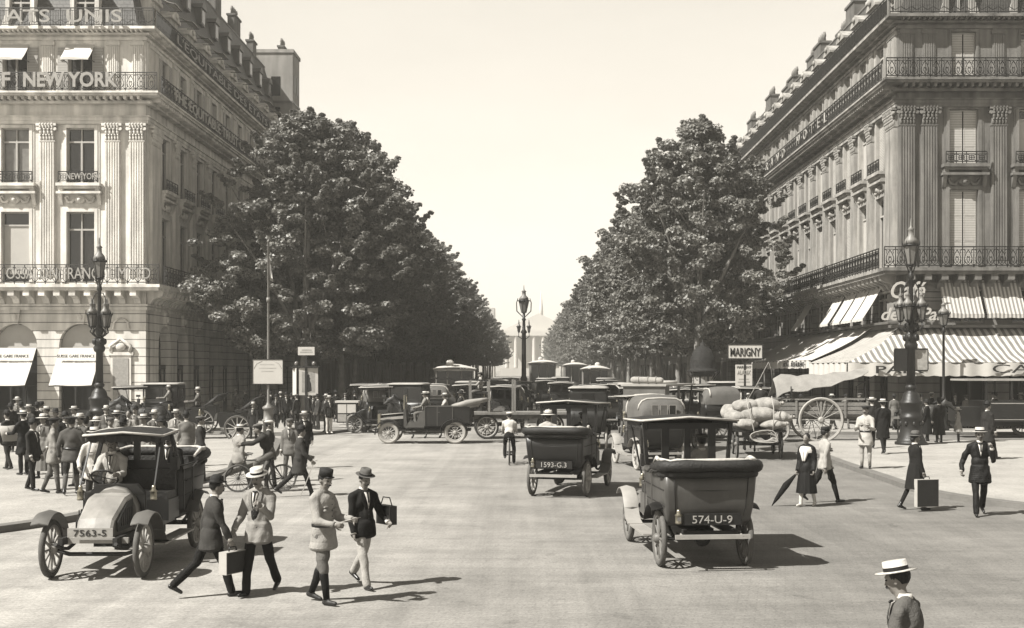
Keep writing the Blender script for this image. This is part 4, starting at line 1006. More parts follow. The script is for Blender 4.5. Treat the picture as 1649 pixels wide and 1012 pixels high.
        for j in range(lv+1):
            q = j/lv; zz = top+(zb-top)*q; rx = .135+(.24-.135)*(q**.6); ry = .10+(.21-.10)*(q**.6); off = sl_*.1*(1-q)+stride*.02
            grid.append([((rx*(1+.07*q*math.sin(k2*11*2*math.pi/nn+sd_)))*math.cos(2*math.pi*k2/nn)*k, (ry*(1+.07*q*math.sin(k2*11*2*math.pi/nn+sd_))*math.sin(2*math.pi*k2/nn)+off)*k, zz*k) for k2 in range(nn+1)])
        sb = MB(); sb.sheet(grid); sb.add([grid[-1][i] for i in range(nn)], [tuple(range(nn))])
        sb.build('skirt', cloth(v), t, recalc=False)
        sk = MB()
        for hp, kn, an, f, b in legs: sk.cap(kn.lerp(an, .2)*k, an*k, .052*k, .040*k)
        sk.build('stockings', M['linen'] if shoes == 'linen' else cloth(.03), t)
    # ---- jacket
    if coat is not None:
        jb = MB(); q = 1.0*k
        jb.ell(T(0,.005,.34)*k, (.178*slim*k, .126*k, .20*k), 16, 10); jb.ell(T(0,.008,.14)*k, (.160*slim*k, .122*k, .18*k), 16, 10)
        jb.cap(sh_[0]*k, T(-.05*slim,-.01,.495)*k, .062*k, .070*k); jb.cap(sh_[1]*k, T(.05*slim,-.01,.495)*k, .062*k, .070*k); jb.cap(T(0,-.01,.46)*k, T(0,-.006,.52)*k, .078*k, .060*k)
        for s_, e, w_, d2 in arms: jb.cap(s_*k, e*k, .066*k, .056*k); jb.cap(e*k, (w_-d2*.02)*k, .056*k, .045*k)
        if not sit:
            drop = max(.10, (1.03-coatlen)); nn = 8
            for j in range(nn+1):
                f_ = j/nn; zz = .06-drop*f_
                jb.ell((T(0,.01,.06)+Vector((0, -stride*.0, -drop*f_)))*k, ((.176*slim+.05*f_*min(1, drop*3))*k, (.142+.05*f_*min(1, drop*3))*k, .06*k), 18, 6)
        put_mesh('jacket', [fuse(jb, vx, (.0105 if near else .008)*k, 10, 2, sd_+1)], cloth(coat), t)
        if shirt:
            cb = MB(); cb.lathe([(.062*k,0),(.066*k,.012*k),(.058*k,.045*k),(.052*k,.045*k)], tuple((T(0,.0,.525))*k), 14); cb.build('collar', M['linen'], t)
            vb = MB(); g_ = []
            for j in range(6):
                q_ = j/5; zz = .50-.24*q_; wv = .042*(1-q_)+.002
                g_.append([tuple(T(sx*wv, .135+.012*math.sin(q_*3)-.045*(1-q_)**2, zz)*k) for sx in (-1, 0, 1)])
            vb.sheet(g_, .006, (0,-1,0)); vb.build('shirt_front', M['linen'], t)
            tb_ = MB(); tb_.cap(T(-.028,.112,.505)*k, T(.028,.112,.505)*k, .012*k, .012*k, 6); tb_.cap(T(0,.112,.50)*k, T(0,.142,.36)*k, .010*k, .016*k, 6); tb_.build('necktie', M['band'], t)
        if near or h > 1.6 and y < 40:
            if shirt:
                for s in (-1, 1):
                    lb_ = MB(); lb_.sheet([[tuple(T(s*(.012+.05*(1-q_)**.8), .128+.016*math.sin(q_*3)-.040*(1-q_)**2, .50-.26*q_)*k), tuple(T(s*(.040+.052*math.sin(q_*2.6)*(1-q_)+.05*(1-q_)), .120+.012*math.sin(q_*3)-.040*(1-q_)**2, .50-.26*q_)*k)] for q_ in (0,.2,.4,.6,.8,1)], .009, (0,-1,0)); lb_.build('lapel', cloth(coat*.8), t, recalc=False)
            for s_, e, w_, d2 in arms:
                kb = MB(); kb.tube([(w_-d2*.035)*k, (w_+d2*.012)*k], [.041*k, .039*k], 12); kb.build('cuff', M['linen'] if shirt else cloth(coat*.8), t)
            if not shirt and skirt is None:
                ub = MB()
                for j in range(6): ub.ell(T(0,.150-.018*(j > 3),.44-.075*j)*k, (.009*k,.007*k,.009*k), 6, 4)
                ub.build('tunic_buttons', M['leather'], t)
                for s in (-1, 1): ub = MB(); ub.cap(T(s*.085-.03,.118,.335)*k, T(s*.085+.03,.118,.335)*k, .016*k, .016*k, 6); ub.cap(T(s*.085-.028,.122,.29)*k, T(s*.085+.028,.122,.29)*k, .026*k, .026*k, 6); ub.build('pocket', cloth(coat*.85), t)
                ub = MB(); ub.lathe([(.066*k,0),(.070*k,.02*k),(.062*k,.05*k)], tuple((T(.0,.0,.515))*k), 14, cap=False); ub.build('stand_collar', cloth(coat*.8), t)
        if vest is not None:
            vb_ = MB(); vb_.ell(T(0,.040,.22)*k, (.085*k,.108*k,.20*k), 14, 10); vb_.ell(T(0,.040,.02)*k, (.08*k,.118*k,.10*k), 12, 8); vb_.build('waistcoat', cloth(vest), t)
            bt = MB()
            for j in range(5): bt.ell(T(0,.150-.0*j,.30-.06*j)*k, (.008*k,.006*k,.008*k), 6, 4)
            bt.build('buttons', M['leather'], t)
        if shawl:
            sw_ = MB(); sw_.lathe([(.062*k,.03*k),(.075*k,.015*k),(.16*k,-.03*k),(.185*k,-.10*k),(.175*k,-.16*k)], tuple(T(0,0,.50)*k), 20, 1.0, .74, cap=False); sw_.cap(T(-.05,.12,.34)*k, T(-.02,.15,.16)*k, .05*k, .02*k); sw_.cap(T(.05,.12,.34)*k, T(.02,.15,.16)*k, .05*k, .02*k); sw_.build('white_collar', M['linen'], t)
        if belt:
            bb = MB(); bb.lathe([(.172*k,-.022*k),(.176*k,0),(.172*k,.022*k)], tuple(T(0,.008,.10)*k), 18, slim, .80); bb.build('belt', M['leather'], t)
    # ---- hat
    if hat:
        o = H((0,-.006,.062)); ho = MB(); bm_ = MB(); mt = {'boater': 'straw', 'panama': 'straw', 'sun': 'straw', 'bowler': 'felt', 'fedora': 'felt', 'kepi': 'felt', 'cap': 'feltG', 'beret': 'felt', 'ladies': 'felt', 'cloche': 'felt', 'whitecap': 'linen'}[hat]
        mt = hatm or mt; c0 = (0,0,0)
        if hat == 'boater':
            ho.lathe([(.155*k,0),(.158*k,.008*k),(.092*k,.010*k),(.090*k,.085*k),(.084*k,.090*k),(.0,.090*k)], c0, 20, .94, 1.08); bm_.lathe([(.0935*k,.011*k),(.0925*k,.042*k)], c0, 20, .94, 1.08, cap=False)
        elif hat in ('fedora', 'panama'):
            ho.lathe([(.145*k,.012*k),(.150*k,.014*k),(.120*k,.0),(.092*k,.008*k),(.088*k,.06*k),(.080*k,.105*k),(.055*k,.115*k),(.03*k,.10*k),(.0,.098*k)], c0, 20, .92, 1.08); bm_.lathe([(.0945*k,.009*k),(.0915*k,.038*k)], c0, 20, .92, 1.08, cap=False)
        elif hat == 'bowler':
            ho.lathe([(.132*k,.018*k),(.136*k,.020*k),(.118*k,.004*k),(.092*k,.004*k),(.090*k,.05*k),(.078*k,.095*k),(.045*k,.118*k),(.0,.124*k)], c0, 20, .92, 1.1); bm_.lathe([(.0945*k,.005*k),(.0925*k,.028*k)], c0, 20, .92, 1.1, cap=False)
        elif hat == 'kepi':
            ho.lathe([(.088*k,-.01*k),(.090*k,.05*k),(.088*k,.088*k),(.0,.088*k)], c0, 18, .94, 1.1); bm_.lathe([(.0,-.012*k),(.06*k,-.010*k),(.07*k,-.002*k),(.0,.002*k)], (0,.075*k,0), 14, 1, .9)
        elif hat in ('cap', 'whitecap'):
            ho.ell((0,-.01*k,.030*k), (.112*k,.125*k,.042*k), 16, 8); ho.lathe([(.088*k,-.01*k),(.090*k,.03*k)], c0, 16, .94, 1.08); bm_.ell((0,.095*k,.004*k), (.062*k,.055*k,.010*k), 12, 6)
        elif hat == 'beret':
            ho.ell((-.03*k,-.0,.035*k), (.165*k,.150*k,.032*k), 18, 8); ho.lathe([(.086*k,-.01*k),(.088*k,.03*k)], c0, 16)
        elif hat in ('ladies', 'cloche', 'sun'):
            b_ = .19 if hat != 'cloche' else .135
            ho.lathe([(b_*k,-.015*k),((b_+.003)*k,-.010*k),(.11*k,.004*k),(.098*k,.01*k),(.098*k,.06*k),(.075*k,.10*k),(.0,.112*k)], c0, 22); bm_.lathe([(.101*k,.008*k),(.100*k,.036*k)], c0, 20, cap=False)
        hme = ho.build('hat', M[mt], t); hme.location = o; hme.rotation_euler = (Rh.to_euler()); 
        if bm_.v: bm_.build('hat_band' if hat not in ('kepi','cap','whitecap') else 'peak', M['band'] if hat not in ('cap','whitecap') else M[mt], hme)
    t['_k'] = 0; del t['_k']
    PT[label] = dict(obj=t, hands=[(a_[2]*k, a_[3]) for a_ in arms], k=k)
    return t
PT = {}
CNT = {}
HATN = dict(bowler='black bowler', boater='straw boater', fedora='dark felt hat', ladies='wide dark hat', cap='flat cap', sun='pale straw hat', panama='panama hat')
NTH = ['leftmost', 'second', 'third', 'fourth', 'fifth', 'sixth', 'seventh', 'eighth', 'ninth', 'tenth', 'eleventh', 'twelfth']
def crowd(lst, where, group):
    """one label for each figure of a crowd, by hat and by order from the left among its like"""
    out = {}
    by = {}
    for i, (px, ht) in enumerate(lst): by.setdefault(ht, []).append((px, i))
    for ht, l in by.items():
        for n_, (px, i) in enumerate(sorted(l)):
            who = 'woman' if ht in ('ladies', 'sun') else 'man'
            out[i] = '%s in %s, %s of those %s' % (who, HATN[ht], NTH[n_] + ('' if n_ == 0 else ' from the left'), where)
    return out
def W(t, p):
    """a point in a thing's frame to the world"""
    x, y = rot2(p[0], p[1], t.rotation_euler.z); return Vector((t.location.x+x, t.location.y+y, t.location.z+p[2]))
def held(t, i): 
    d = PT[t['label']]; w_, dd = d['hands'][i]; return W(t, w_+dd*.08)
def at(px, py, z=0.0): return G(px, py, z)
def byhead(px, py, h, z=0.0): Y = F*(CAMH-h-z)/(py-HY); return ((px-HX)*Y/F, Y)
W_ = dict
# ---- the four walking in front
x, y = at(338, 962); p1 = person('man in dark grey jacket and bowler walking right with a suitcase, leftmost of four', x, y, 1.62, -62, stride=.72, lean=.12, armL=(-.35,.35,.10), armR=(.25,.15,.08), coat=.12, coatlen=.78, trou=.03, hat='bowler', near=True, curl=1.1)
x, y = at(417, 958); p2 = person('man in straw boater and open grey jacket facing us with a hand at his lapel', x, y, 1.70, 165, stride=.5, armL=(.35,1.9,.16), armR=(.10,.75,.22), vest=.05, coat=.34, coatlen=.80, trou=.035, hat='boater', near=True, nod=.5, curl=1.0)
x, y = at(520, 972); p3 = person('officer in pale tunic and dark kepi with black leggings, third of four', x, y, 1.72, -118, stride=.35, armL=(.35,1.2,.10), armR=(.30,1.15,.15), coat=.40, coatlen=.78, trou=.20, puttee=.02, hat='kepi', near=True, shirt=False, belt=True, shoes='caseG', turn=-10, nod=.4, curl=.9)
x, y = at(585, 946); p4 = person('man in dark jacket, light trousers and grey trilby, rightmost of four in front', x, y, 1.64, -140, stride=.62, armL=(.1,1.0,.35), armR=(.05,.25,.10), coat=.035, vest=.06, coatlen=.84, trou=.50, hat='fedora', hatm='feltG', near=True, nod=.5, curl=.9)
p5 = person('foreground man in straw boater seen from head to chest at the bottom edge', 2.78, 8.75, 1.60, 55, coat=.16, trou=.05, hat='boater', near=True, lean=.12, nod=.4, stride=.2)
# ---- middle distance, left
x, y = at(383, 790); p6 = person('man in pale jacket and boater striding behind the parked taxi', x, y, 1.70, -35, stride=.9, lean=.1, armL=(.5,.5,.1), armR=(-.3,.5,.1), coat=.36, trou=.16, coatlen=.82, hat='boater')
x, y = byhead(433, 676, 1.72); p7 = person('man in grey suit and pale cap behind the bent cyclist', x, y, 1.72, -80, stride=.4, coat=.12, trou=.10, hat='cap', hatm='straw')
x, y = at(481, 800); p8 = person('man in grey frock coat and bowler carrying a walking stick', x, y, 1.70, -70, stride=.75, lean=.08, armL=(.1,1.1,.1), armR=(.25,.5,.1), coat=.11, coatlen=.66, trou=.06, hat='bowler', curl=1.1)
x, y = byhead(467, 672, 1.72); p9 = person('man in light grey suit and flat cap beside the man with the stick', x, y, 1.70, 178, stride=.4, coat=.22, trou=.14, hat='cap')
x, y = byhead(490, 662, 1.74); p10 = person('man in black suit and boater walking away behind the man with the stick', x, y, 1.74, 200, stride=.5, coat=.035, trou=.03, hat='boater')
x, y = at(408, 712, 0); person('youth in dark suit and white hat standing by the sign pole', x, y, 1.62, 172, stride=.15, coat=.05, coatlen=.72, trou=.05, hat='panama')
x, y = at(530, 698, SW); person('man in dark blazer, white trousers and boater on the far left kerb', x, y, 1.68, -150, z=SW, coat=.05, trou=.68, hat='boater', shoes='linen')
x, y = at(521, 697, SW); person('man in dark suit and boater just behind the white trousers on the kerb', x, y+.8, 1.72, 150, z=SW, coat=.06, trou=.04, hat='boater')
# ---- soldiers and idlers on the left refuge
x, y = at(115, 797, SW); person('soldier in brown tunic and dark beret seen from behind, legs apart', x, y, 1.80, 8, z=SW, stride=.35, armL=(-.1,.5,.25), armR=(.1,.3,.2), coat=.13, coatlen=.80, trou=.07, puttee=.15, hat='beret', shirt=False, belt=True, hair='hair', slim=1.1)
x, y = at(86, 795, SW); person('soldier in pale tunic and dark beret facing his comrade', x, y, 1.76, -70, z=SW, stride=.3, armL=(.1,.5,.1), armR=(.2,.6,.1), coat=.34, coatlen=.76, trou=.22, puttee=.16, hat='beret', shirt=False)
x, y = at(38, 765, SW); p11 = person('man in black coat and boater holding out an open newspaper at the left edge', x, y, 1.74, 60, z=SW, armL=(.6,.9,.1), armR=(.6,.9,.1), coat=.02, coatlen=.62, trou=.02, hat='boater')
x, y = at(60, 732, SW); person('man in dark suit seen from behind near the left edge', x, y, 1.74, 10, z=SW, stride=.3, coat=.06, trou=.05, hat='bowler')
x, y = byhead(160, 688, 1.74, SW); person('man in white shirt with a hand on his hip behind the parked taxi', x-.1, y, 1.72, -150, z=SW, armL=(-.2,.9,.5), armR=(.1,.9,.4), coat=.70, trou=.08, hat='boater', shirt=False)
x, y = byhead(130, 668, 1.76, SW); person('man in grey suit with a boater on his arm, between the soldiers and the lamp', x, y, 1.76, 150, z=SW, stride=.3, coat=.14, trou=.14, hat='panama')
cl_ = [(171, 655, .2, .1, 'panama', -160, 'man in dark jacket and panama hat just right of the great left lamp'), (188, 662, .34, .2, 'boater', 10, 'man in pale striped jacket and boater behind the taxi roof'), (208, 660, .42, .2, None, 170, 'bareheaded man in pale jacket behind the taxi roof'),
       (232, 668, .30, .1, 'boater', 160, 'man in boater whose head shows over the right end of the taxi roof'), (145, 660, .10, .1, 'ladies', 120, 'woman in wide dark hat left of the great left lamp'), (155, 668, .3, .2, 'sun', -140, 'woman in pale dress and straw hat under the great left lamp'),
       (104, 665, .05, .05, 'bowler', -120, 'man in black coat behind the two soldiers'), (90, 655, .08, .1, 'ladies', 150, 'woman in dark hat behind the soldiers')]
for px, py, cv, tv, ht, hd, lb in cl_:
    x, y = byhead(px, py, 1.70, SW); person(lb, x, y, 1.70 if ht not in ('ladies', 'sun') else 1.62, hd, z=SW, stride=.2, coat=cv, trou=tv, hat=ht, skirt=(.25, cv*.8) if ht in ('ladies', 'sun') else None, shirt=ht not in ('ladies', 'sun'), moust=False)
fl_ = [(18, 650, .04, 40, 'ladies'), (28, 640, .3, 190, 'sun'), (34, 648, .05, 20, 'bowler'), (47, 652, .12, 160, 'boater'), (66, 648, .26, -60, 'fedora'), (76, 655, .07, 110, 'boater'), (12, 662, .08, 70, 'bowler')]
LB = crowd([(q[0], q[4]) for q in fl_], 'before the far left shopfronts', 0)
for px, py, cv, ht, hd, lb in [(120, 655, .3, 'boater', 140, 'man in pale jacket and boater a step left of the lamp crowd'), (138, 672, .06, 'bowler', 30, 'man in black coat close behind the soldiers'), (178, 672, .3, 'cap', 200, 'man in grey cap before the great left lamp'), (198, 676, .05, 'fedora', -20, 'man in black hat over the taxi roof'),
        (218, 655, .22, 'bowler', 170, 'man in black bowler near the cab horse'), (248, 662, .28, 'panama', -120, 'man in panama right of the taxi roof'), (262, 672, .05, 'ladies', 90, 'woman in black hat right of the taxi roof'), (284, 660, .4, 'boater', 180, 'man in white jacket before the left arches'),
        (300, 664, .26, 'bowler', 20, 'man in bowler before the left arches'), (322, 670, .1, 'cap', -70, 'man in cap beside the cab wheel'), (70, 668, .25, 'sun', 160, 'woman in pale dress behind the newspaper reader'), (52, 676, .07, 'bowler', -100, 'man in dark coat right of the newspaper reader')]:
    x, y = byhead(px, py, 1.68, SW); person(lb, x, y, 1.68, hd, z=SW if y < 52 else 0, stride=.25, coat=cv, trou=cv*.7, hat=ht, skirt=(.22, cv) if ht in ('ladies', 'sun') else None, moust=False)
for i, (px, py, cv, hd, ht) in enumerate(fl_):
    x, y = byhead(px, py, 1.68, SW); person(LB[i], x, y, 1.68, hd, z=SW if y < 56 or y > 61 else 0, stride=.3, coat=cv, trou=cv, hat=ht, skirt=(.2, cv) if ht in ('ladies', 'sun') else None, moust=False, group='crowd at the far left')
# ---- crowd in the shade under the left trees
uc_ = [(445, 59, 175, .05), (452, 64, 20, .03), (461, 60, -160, .04), (470, 63, 150, .03), (478, 58, 60, .08), (497, 60, -80, .05), (505, 61.5, 170, .05), (512, 57.5, 120, .1), (541, 66, 10, .05), (556, 64, 190, .08), (571, 66, -100, .03), (584, 68, 160, .12), (436, 68, 30, .04), (420, 70, 170, .07), (395, 69, 80, .05), (600, 75, 0, .06), (380, 73, 170, .2), (490, 72, 170, .3), (530, 78, 10, .05), (560, 80, 170, .06)]
LB = crowd([(q[0], ('bowler', 'boater', 'fedora', 'ladies', 'cap')[i % 5]) for i, q in enumerate(uc_)], 'shaded by the left trees', 0)
for i, (px, Y_, hd, cv) in enumerate(uc_):
    x = (px-HX)*Y_/F; ht = ('bowler', 'boater', 'fedora', 'ladies', 'cap')[i % 5]
    person(LB[i], x, Y_, 1.62+.1*((i*7) % 3)/2, hd, z=SW, stride=.35*((i % 3)-1)*.9, coat=cv, trou=cv*.8, hat=ht, skirt=(.2, cv) if ht == 'ladies' else None, moust=False, group='crowd under the left trees')
# ---- right side
x, y = at(1299, 816); p12 = person('woman in black dress with wide white collar and white shoes carrying a furled umbrella', x, y, 1.62, 140, stride=.3, coat=.02, coatlen=.85, trou=.02, skirt=(.32, .02), shawl=True, shirt=False, hat=None, shoes='linen', armL=(-.1,.5,.15), armR=(.05,.3,.1), moust=False, slim=.92, curl=1.0)
x, y = at(1328, 810); person('soldier in striped pale jersey and dark breeches beside the woman in black', x, y, 1.74, -75, stride=.7, armL=(.2,.5,.1), armR=(-.3,.3,.1), coat=.50, coatlen=.86, trou=.04, puttee=.03, hat='kepi', shirt=False, slim=.95)
x, y = at(1394, 755, SW); person('soldier in pale tunic and leggings standing on the right refuge', x, y, 1.82, 150, z=SW, stride=.1, armL=(.3,1.5,.15), armR=(.3,1.3,.2), coat=.55, coatlen=.70, trou=.42, puttee=.45, hat='cap', hatm='felt', shirt=False, belt=True)
x, y = at(1422, 731, SW); person('man in long black coat and boater walking away, right of a pair', x, y, 1.86, 8, z=SW, stride=.4, coat=.03, coatlen=.56, trou=.03, hat='boater', slim=1.08)
x, y = at(1404, 722, SW); person('man in dark suit and boater walking away, left of a pair', x, y, 1.84, 8, z=SW, stride=.3, coat=.07, coatlen=.7, trou=.05, hat='boater')
x, y = at(1473, 822); p13 = person('woman in dark suit and cloche hat carrying a large flat case', x, y, 1.68, -80, stride=.4, coat=.04, coatlen=.70, trou=.04, skirt=(.48, .035), hat='cloche', hatm='feltG', armL=(.1,.2,.1), armR=(.15,.15,.08), moust=False, slim=.9, curl=1.1)
x, y = at(1578, 831); p14 = person('man in black suit and boater raising a hand to his face at the right', x, y, 1.82, 168, stride=.55, lean=-.05, armL=(.6,2.2,.15), armR=(-.15,.7,.45), coat=.02, coatlen=.74, trou=.02, hat='boater', near=True, slim=1.05, curl=1.1)
x, y = at(1590, 740, SW); person('man in dark grey coat and bowler walking right behind the boater man', x, y, 1.86, -70, z=SW, stride=.6, coat=.06, coatlen=.62, trou=.03, hat='bowler')
x, y = at(1512, 713, SW); person('woman in long dark coat and hat seen from behind by the lamp base', x, y, 1.74, 10, z=SW, coat=.05, coatlen=.5, trou=.04, skirt=(.30, .05), hat='ladies', moust=False)
x, y = at(1493, 711, SW); person('woman in black beside the great right lamp', x, y, 1.66, 60, z=SW, coat=.03, coatlen=.6, trou=.04, skirt=(.30, .03), hat='cloche', moust=False)
x, y = at(1543, 713, SW); person('child in pale coat and white sun hat beside the long car', x, y, 1.36, 60, z=SW, coat=.34, coatlen=.6, trou=.3, skirt=(.55, .34), hat='sun', hatm='linen', moust=False, slim=.8)
rc_ = [(1230, 55, 160, .05), (1252, 57, 20, .08), (1268, 58, -100, .2), (1290, 59, 170, .05), (1262, 54.5, 30, .12), (1340, 57.5, 60, .06), (1362, 58.5, 190, .3), (1385, 57, 100, .04), (1440, 57.5, 0, .2), (1484, 58, 160, .07), (1500, 59, -80, .04), (1538, 58.5, 170, .06), (1556, 59.2, 20, .3), (1600, 58, 100, .05), (1630, 59, 0, .09), (1205, 62, 160, .07), (1180, 63, -20, .06), (1165, 61, 100, .2), (1120, 66, 10, .05), (1095, 70, 180, .1), (1040, 78, 180, .3), (1060, 73, 20, .06)]
LB = crowd([(q[0], ('boater', 'bowler', 'cap', 'ladies', 'fedora')[i % 5]) for i, q in enumerate(rc_)], 'before the cafe awnings', 0)
for i, (px, Y_, hd, cv) in enumerate(rc_):
    x = (px-HX)*Y_/F; ht = ('boater', 'bowler', 'cap', 'ladies', 'fedora')[i % 5]
    person(LB[i], x, Y_, 1.64+.1*((i*5) % 3)/2, hd, z=SW if Y_ > 56 else 0, stride=.3*((i % 3)-1), coat=cv, trou=cv*.8, hat=ht, skirt=(.2, cv) if ht == 'ladies' else None, moust=False, group='crowd before the cafe')
fr_ = [(895, 637, 170, .12), (908, 640, 10, .06), (918, 634, 190, .3), (860, 628, 0, .05), (992, 640, 160, .08), (1003, 644, 20, .06), (838, 655, 160, .06), (851, 657, 190, .08)]
LB = crowd([(q[0], ('boater', 'bowler')[i % 2]) for i, q in enumerate(fr_)], 'tiny among distant traffic', 0)
for i, (px, py, hd, cv) in enumerate(fr_):
    x, y = at(px, py); person(LB[i], x, y, 1.7, hd, stride=.5, coat=cv, trou=cv*.8, hat=('boater', 'bowler')[i % 2], moust=False, group='people in the distant traffic')
# ---- things they carry
def case(label, p, rz, w_, h_, d, m, hm='leather', name='suitcase'):
    t = thing(name, label, 'suitcase', p, rz); mb = MB()
    mb.box(-d/2, -w_/2, -h_-.05, d/2, w_/2, -.05); mb.build('case_body', M[m[0]], t)
    mb = MB(); mb.box(d/2+.001, -w_/2+.01, -h_-.04, d/2+.006, w_/2-.01, -.06); mb.box(-d/2-.006, -w_/2+.01, -h_-.04, -d/2-.001, w_/2-.01, -.06); mb.build('case_side', M[m[1]], t)
    mb = MB(); mb.tube([(0,-.07,-.05), (0,-.06,-.0), (0,.06,0), (0,.07,-.05)], .010, 6); mb.build('handle', M[hm], t)
    return t
case('suitcase with a pale end carried by the man in the bowler', held(p1, 1)+Vector((0,0,-.02)), R(-28), .38, .29, .13, ('caseL', 'caseG'))
case('large flat dark case with a pale edge carried by the woman in the cloche', held(p13, 1)+Vector((.02,-.05,0)), R(-78), .50, .58, .12, ('caseL', 'caseG'), name='flat_case')
b_ = thing('shoulder_bag', 'dark bag under the arm of the man in light trousers', 'bag', W(p4, Vector((-.34,.06,.98))), R(-140)); mb = MB(); mb.box(-.06, -.17, -.13, .06, .17, .13); mb.build('bag_body', M['caseG'], b_)
mb = MB(); mb.box(-.066, -.15, .02, -.061, .15, .12); mb.box(.061, -.15, .02, .066, .15, .12); mb.build('flap', M['leather'], b_); mb = MB(); mb.tube([(0,-.14,.13), (0,-.08,.24), (0,.08,.24), (0,.14,.13)], .009, 6); mb.build('handle', M['leather'], b_)
u = thing('umbrella', 'furled black umbrella held behind the woman in black', 'umbrella', held(p12, 1), R(0)); mb = MB(); mb.tube([(0,0,0), (-.22,.02,-.25), (-.42,.05,-.55), (-.52,.06,-.70)], [.02,.075,.045,.008], 9); mb.build('canopy', cloth(.025), u)
mb = MB(); mb.tube([(.14,-.01,.10), (.16,-.01,.17), (.10,0,.20), (.05,0,.14), (0,0,0.02), (-.53,.06,-.72)], .009, 6); mb.build('shaft', M['caseG'], u)
nw = thing('newspaper', 'open newspaper held by the man in black at the left edge', 'newspaper', (held(p11, 0)+held(p11, 1))/2, R(60)); mb = MB(); mb.sheet([[(-.30,-.02,-.2), (-.30,.16,.22)], [(0,.03,-.22), (0,.20,.20)], [(.30,-.02,-.2), (.30,.16,.22)]], .004, (0,1,0)); mb.build('paper_sheets', M['paper'], nw)
pp = thing('paper', 'folded paper held by the officer in the kepi', 'paper', (held(p3, 0)+held(p3, 1))/2+Vector((0,0,.02)), R(-118)); mb = MB(); mb.sheet([[(-.10,-.05,0), (-.10,.12,.05)], [(.10,-.05,0), (.10,.12,.05)]], .006); mb.build('sheet', M['paper'], pp)
ws = thing('walking_stick', 'thin pale walking stick of the man in the frock coat', 'walking stick', held(p8, 1), 0); mb = MB(); mb.bar((0,0,.04), (-.32,-.05,-.78), .022); mb.tube([(0,0,.04), (.03,0,.08), (.07,0,.06)], .012, 6); mb.build('cane', M['caseL'], ws)
# ---------------------------------------------------------------- lamps, signs, kiosks
M['domeM'] = joints(mat('scaled_dome_lead', .05, .85, .4, 3, .5), .16, .14, .012, .4); M['lampglass'] = mat('lantern_glass', .24, .1, .1, 3, spec=.7); M['lampcap'] = mat('weathered_lamp_cap', .28, .5, .25, 6); M['bronze'] = mat('dark_bronze', .05, .45, .35, 5, .2)
def lantern(parent, c, r=.26, h=.85, inv=False, name='lantern'):
    """glazed six-sided lantern widening upwards, crowned cap and finial; c = bottom centre"""
    x, y, z = c; n = 6; mb = MB()
    for k in range(n):
        a = 2*math.pi*k/n; mb.bar((x+r*.52*math.cos(a), y+r*.52*math.sin(a), z), (x+r*math.cos(a), y+r*math.sin(a), z+h*.72), .022)
    mb.lathe([(r*.3,z-.05-z),(r*.55,0),(r*.52,.04)], (x,y,z), 8); mb.lathe([(r*1.0,h*.70),(r*1.22,h*.74),(r*1.18,h*.78),(r*.9,h*.80)], (x,y,z), 12)
    for k in range(8):
        a = 2*math.pi*k/8; mb.cap((x+r*1.18*math.cos(a), y+r*1.18*math.sin(a), z+h*.76), (x+r*1.26*math.cos(a), y+r*1.26*math.sin(a), z+h*.90), .022, .010, 5)
    o = mb.build(name, M['bronze'], parent)
    g = MB(); g.lathe([(r*.50,.03),(r*.96,h*.70)], (x,y,z), 6, smooth=False, cap=False); g.build('glass', M['lampglass'], o)
    cp = MB(); cp.lathe([(r*.98,h*.80),(r*.80,h*.98),(r*.40,h*1.12),(r*.36,h*1.32),(r*.5,h*1.36),(r*.16,h*1.46),(.035,h*1.52),(.02,h*1.75),(.0,h*1.8)], (x,y,z), 12); cp.build('cap', M['lampcap'], o)
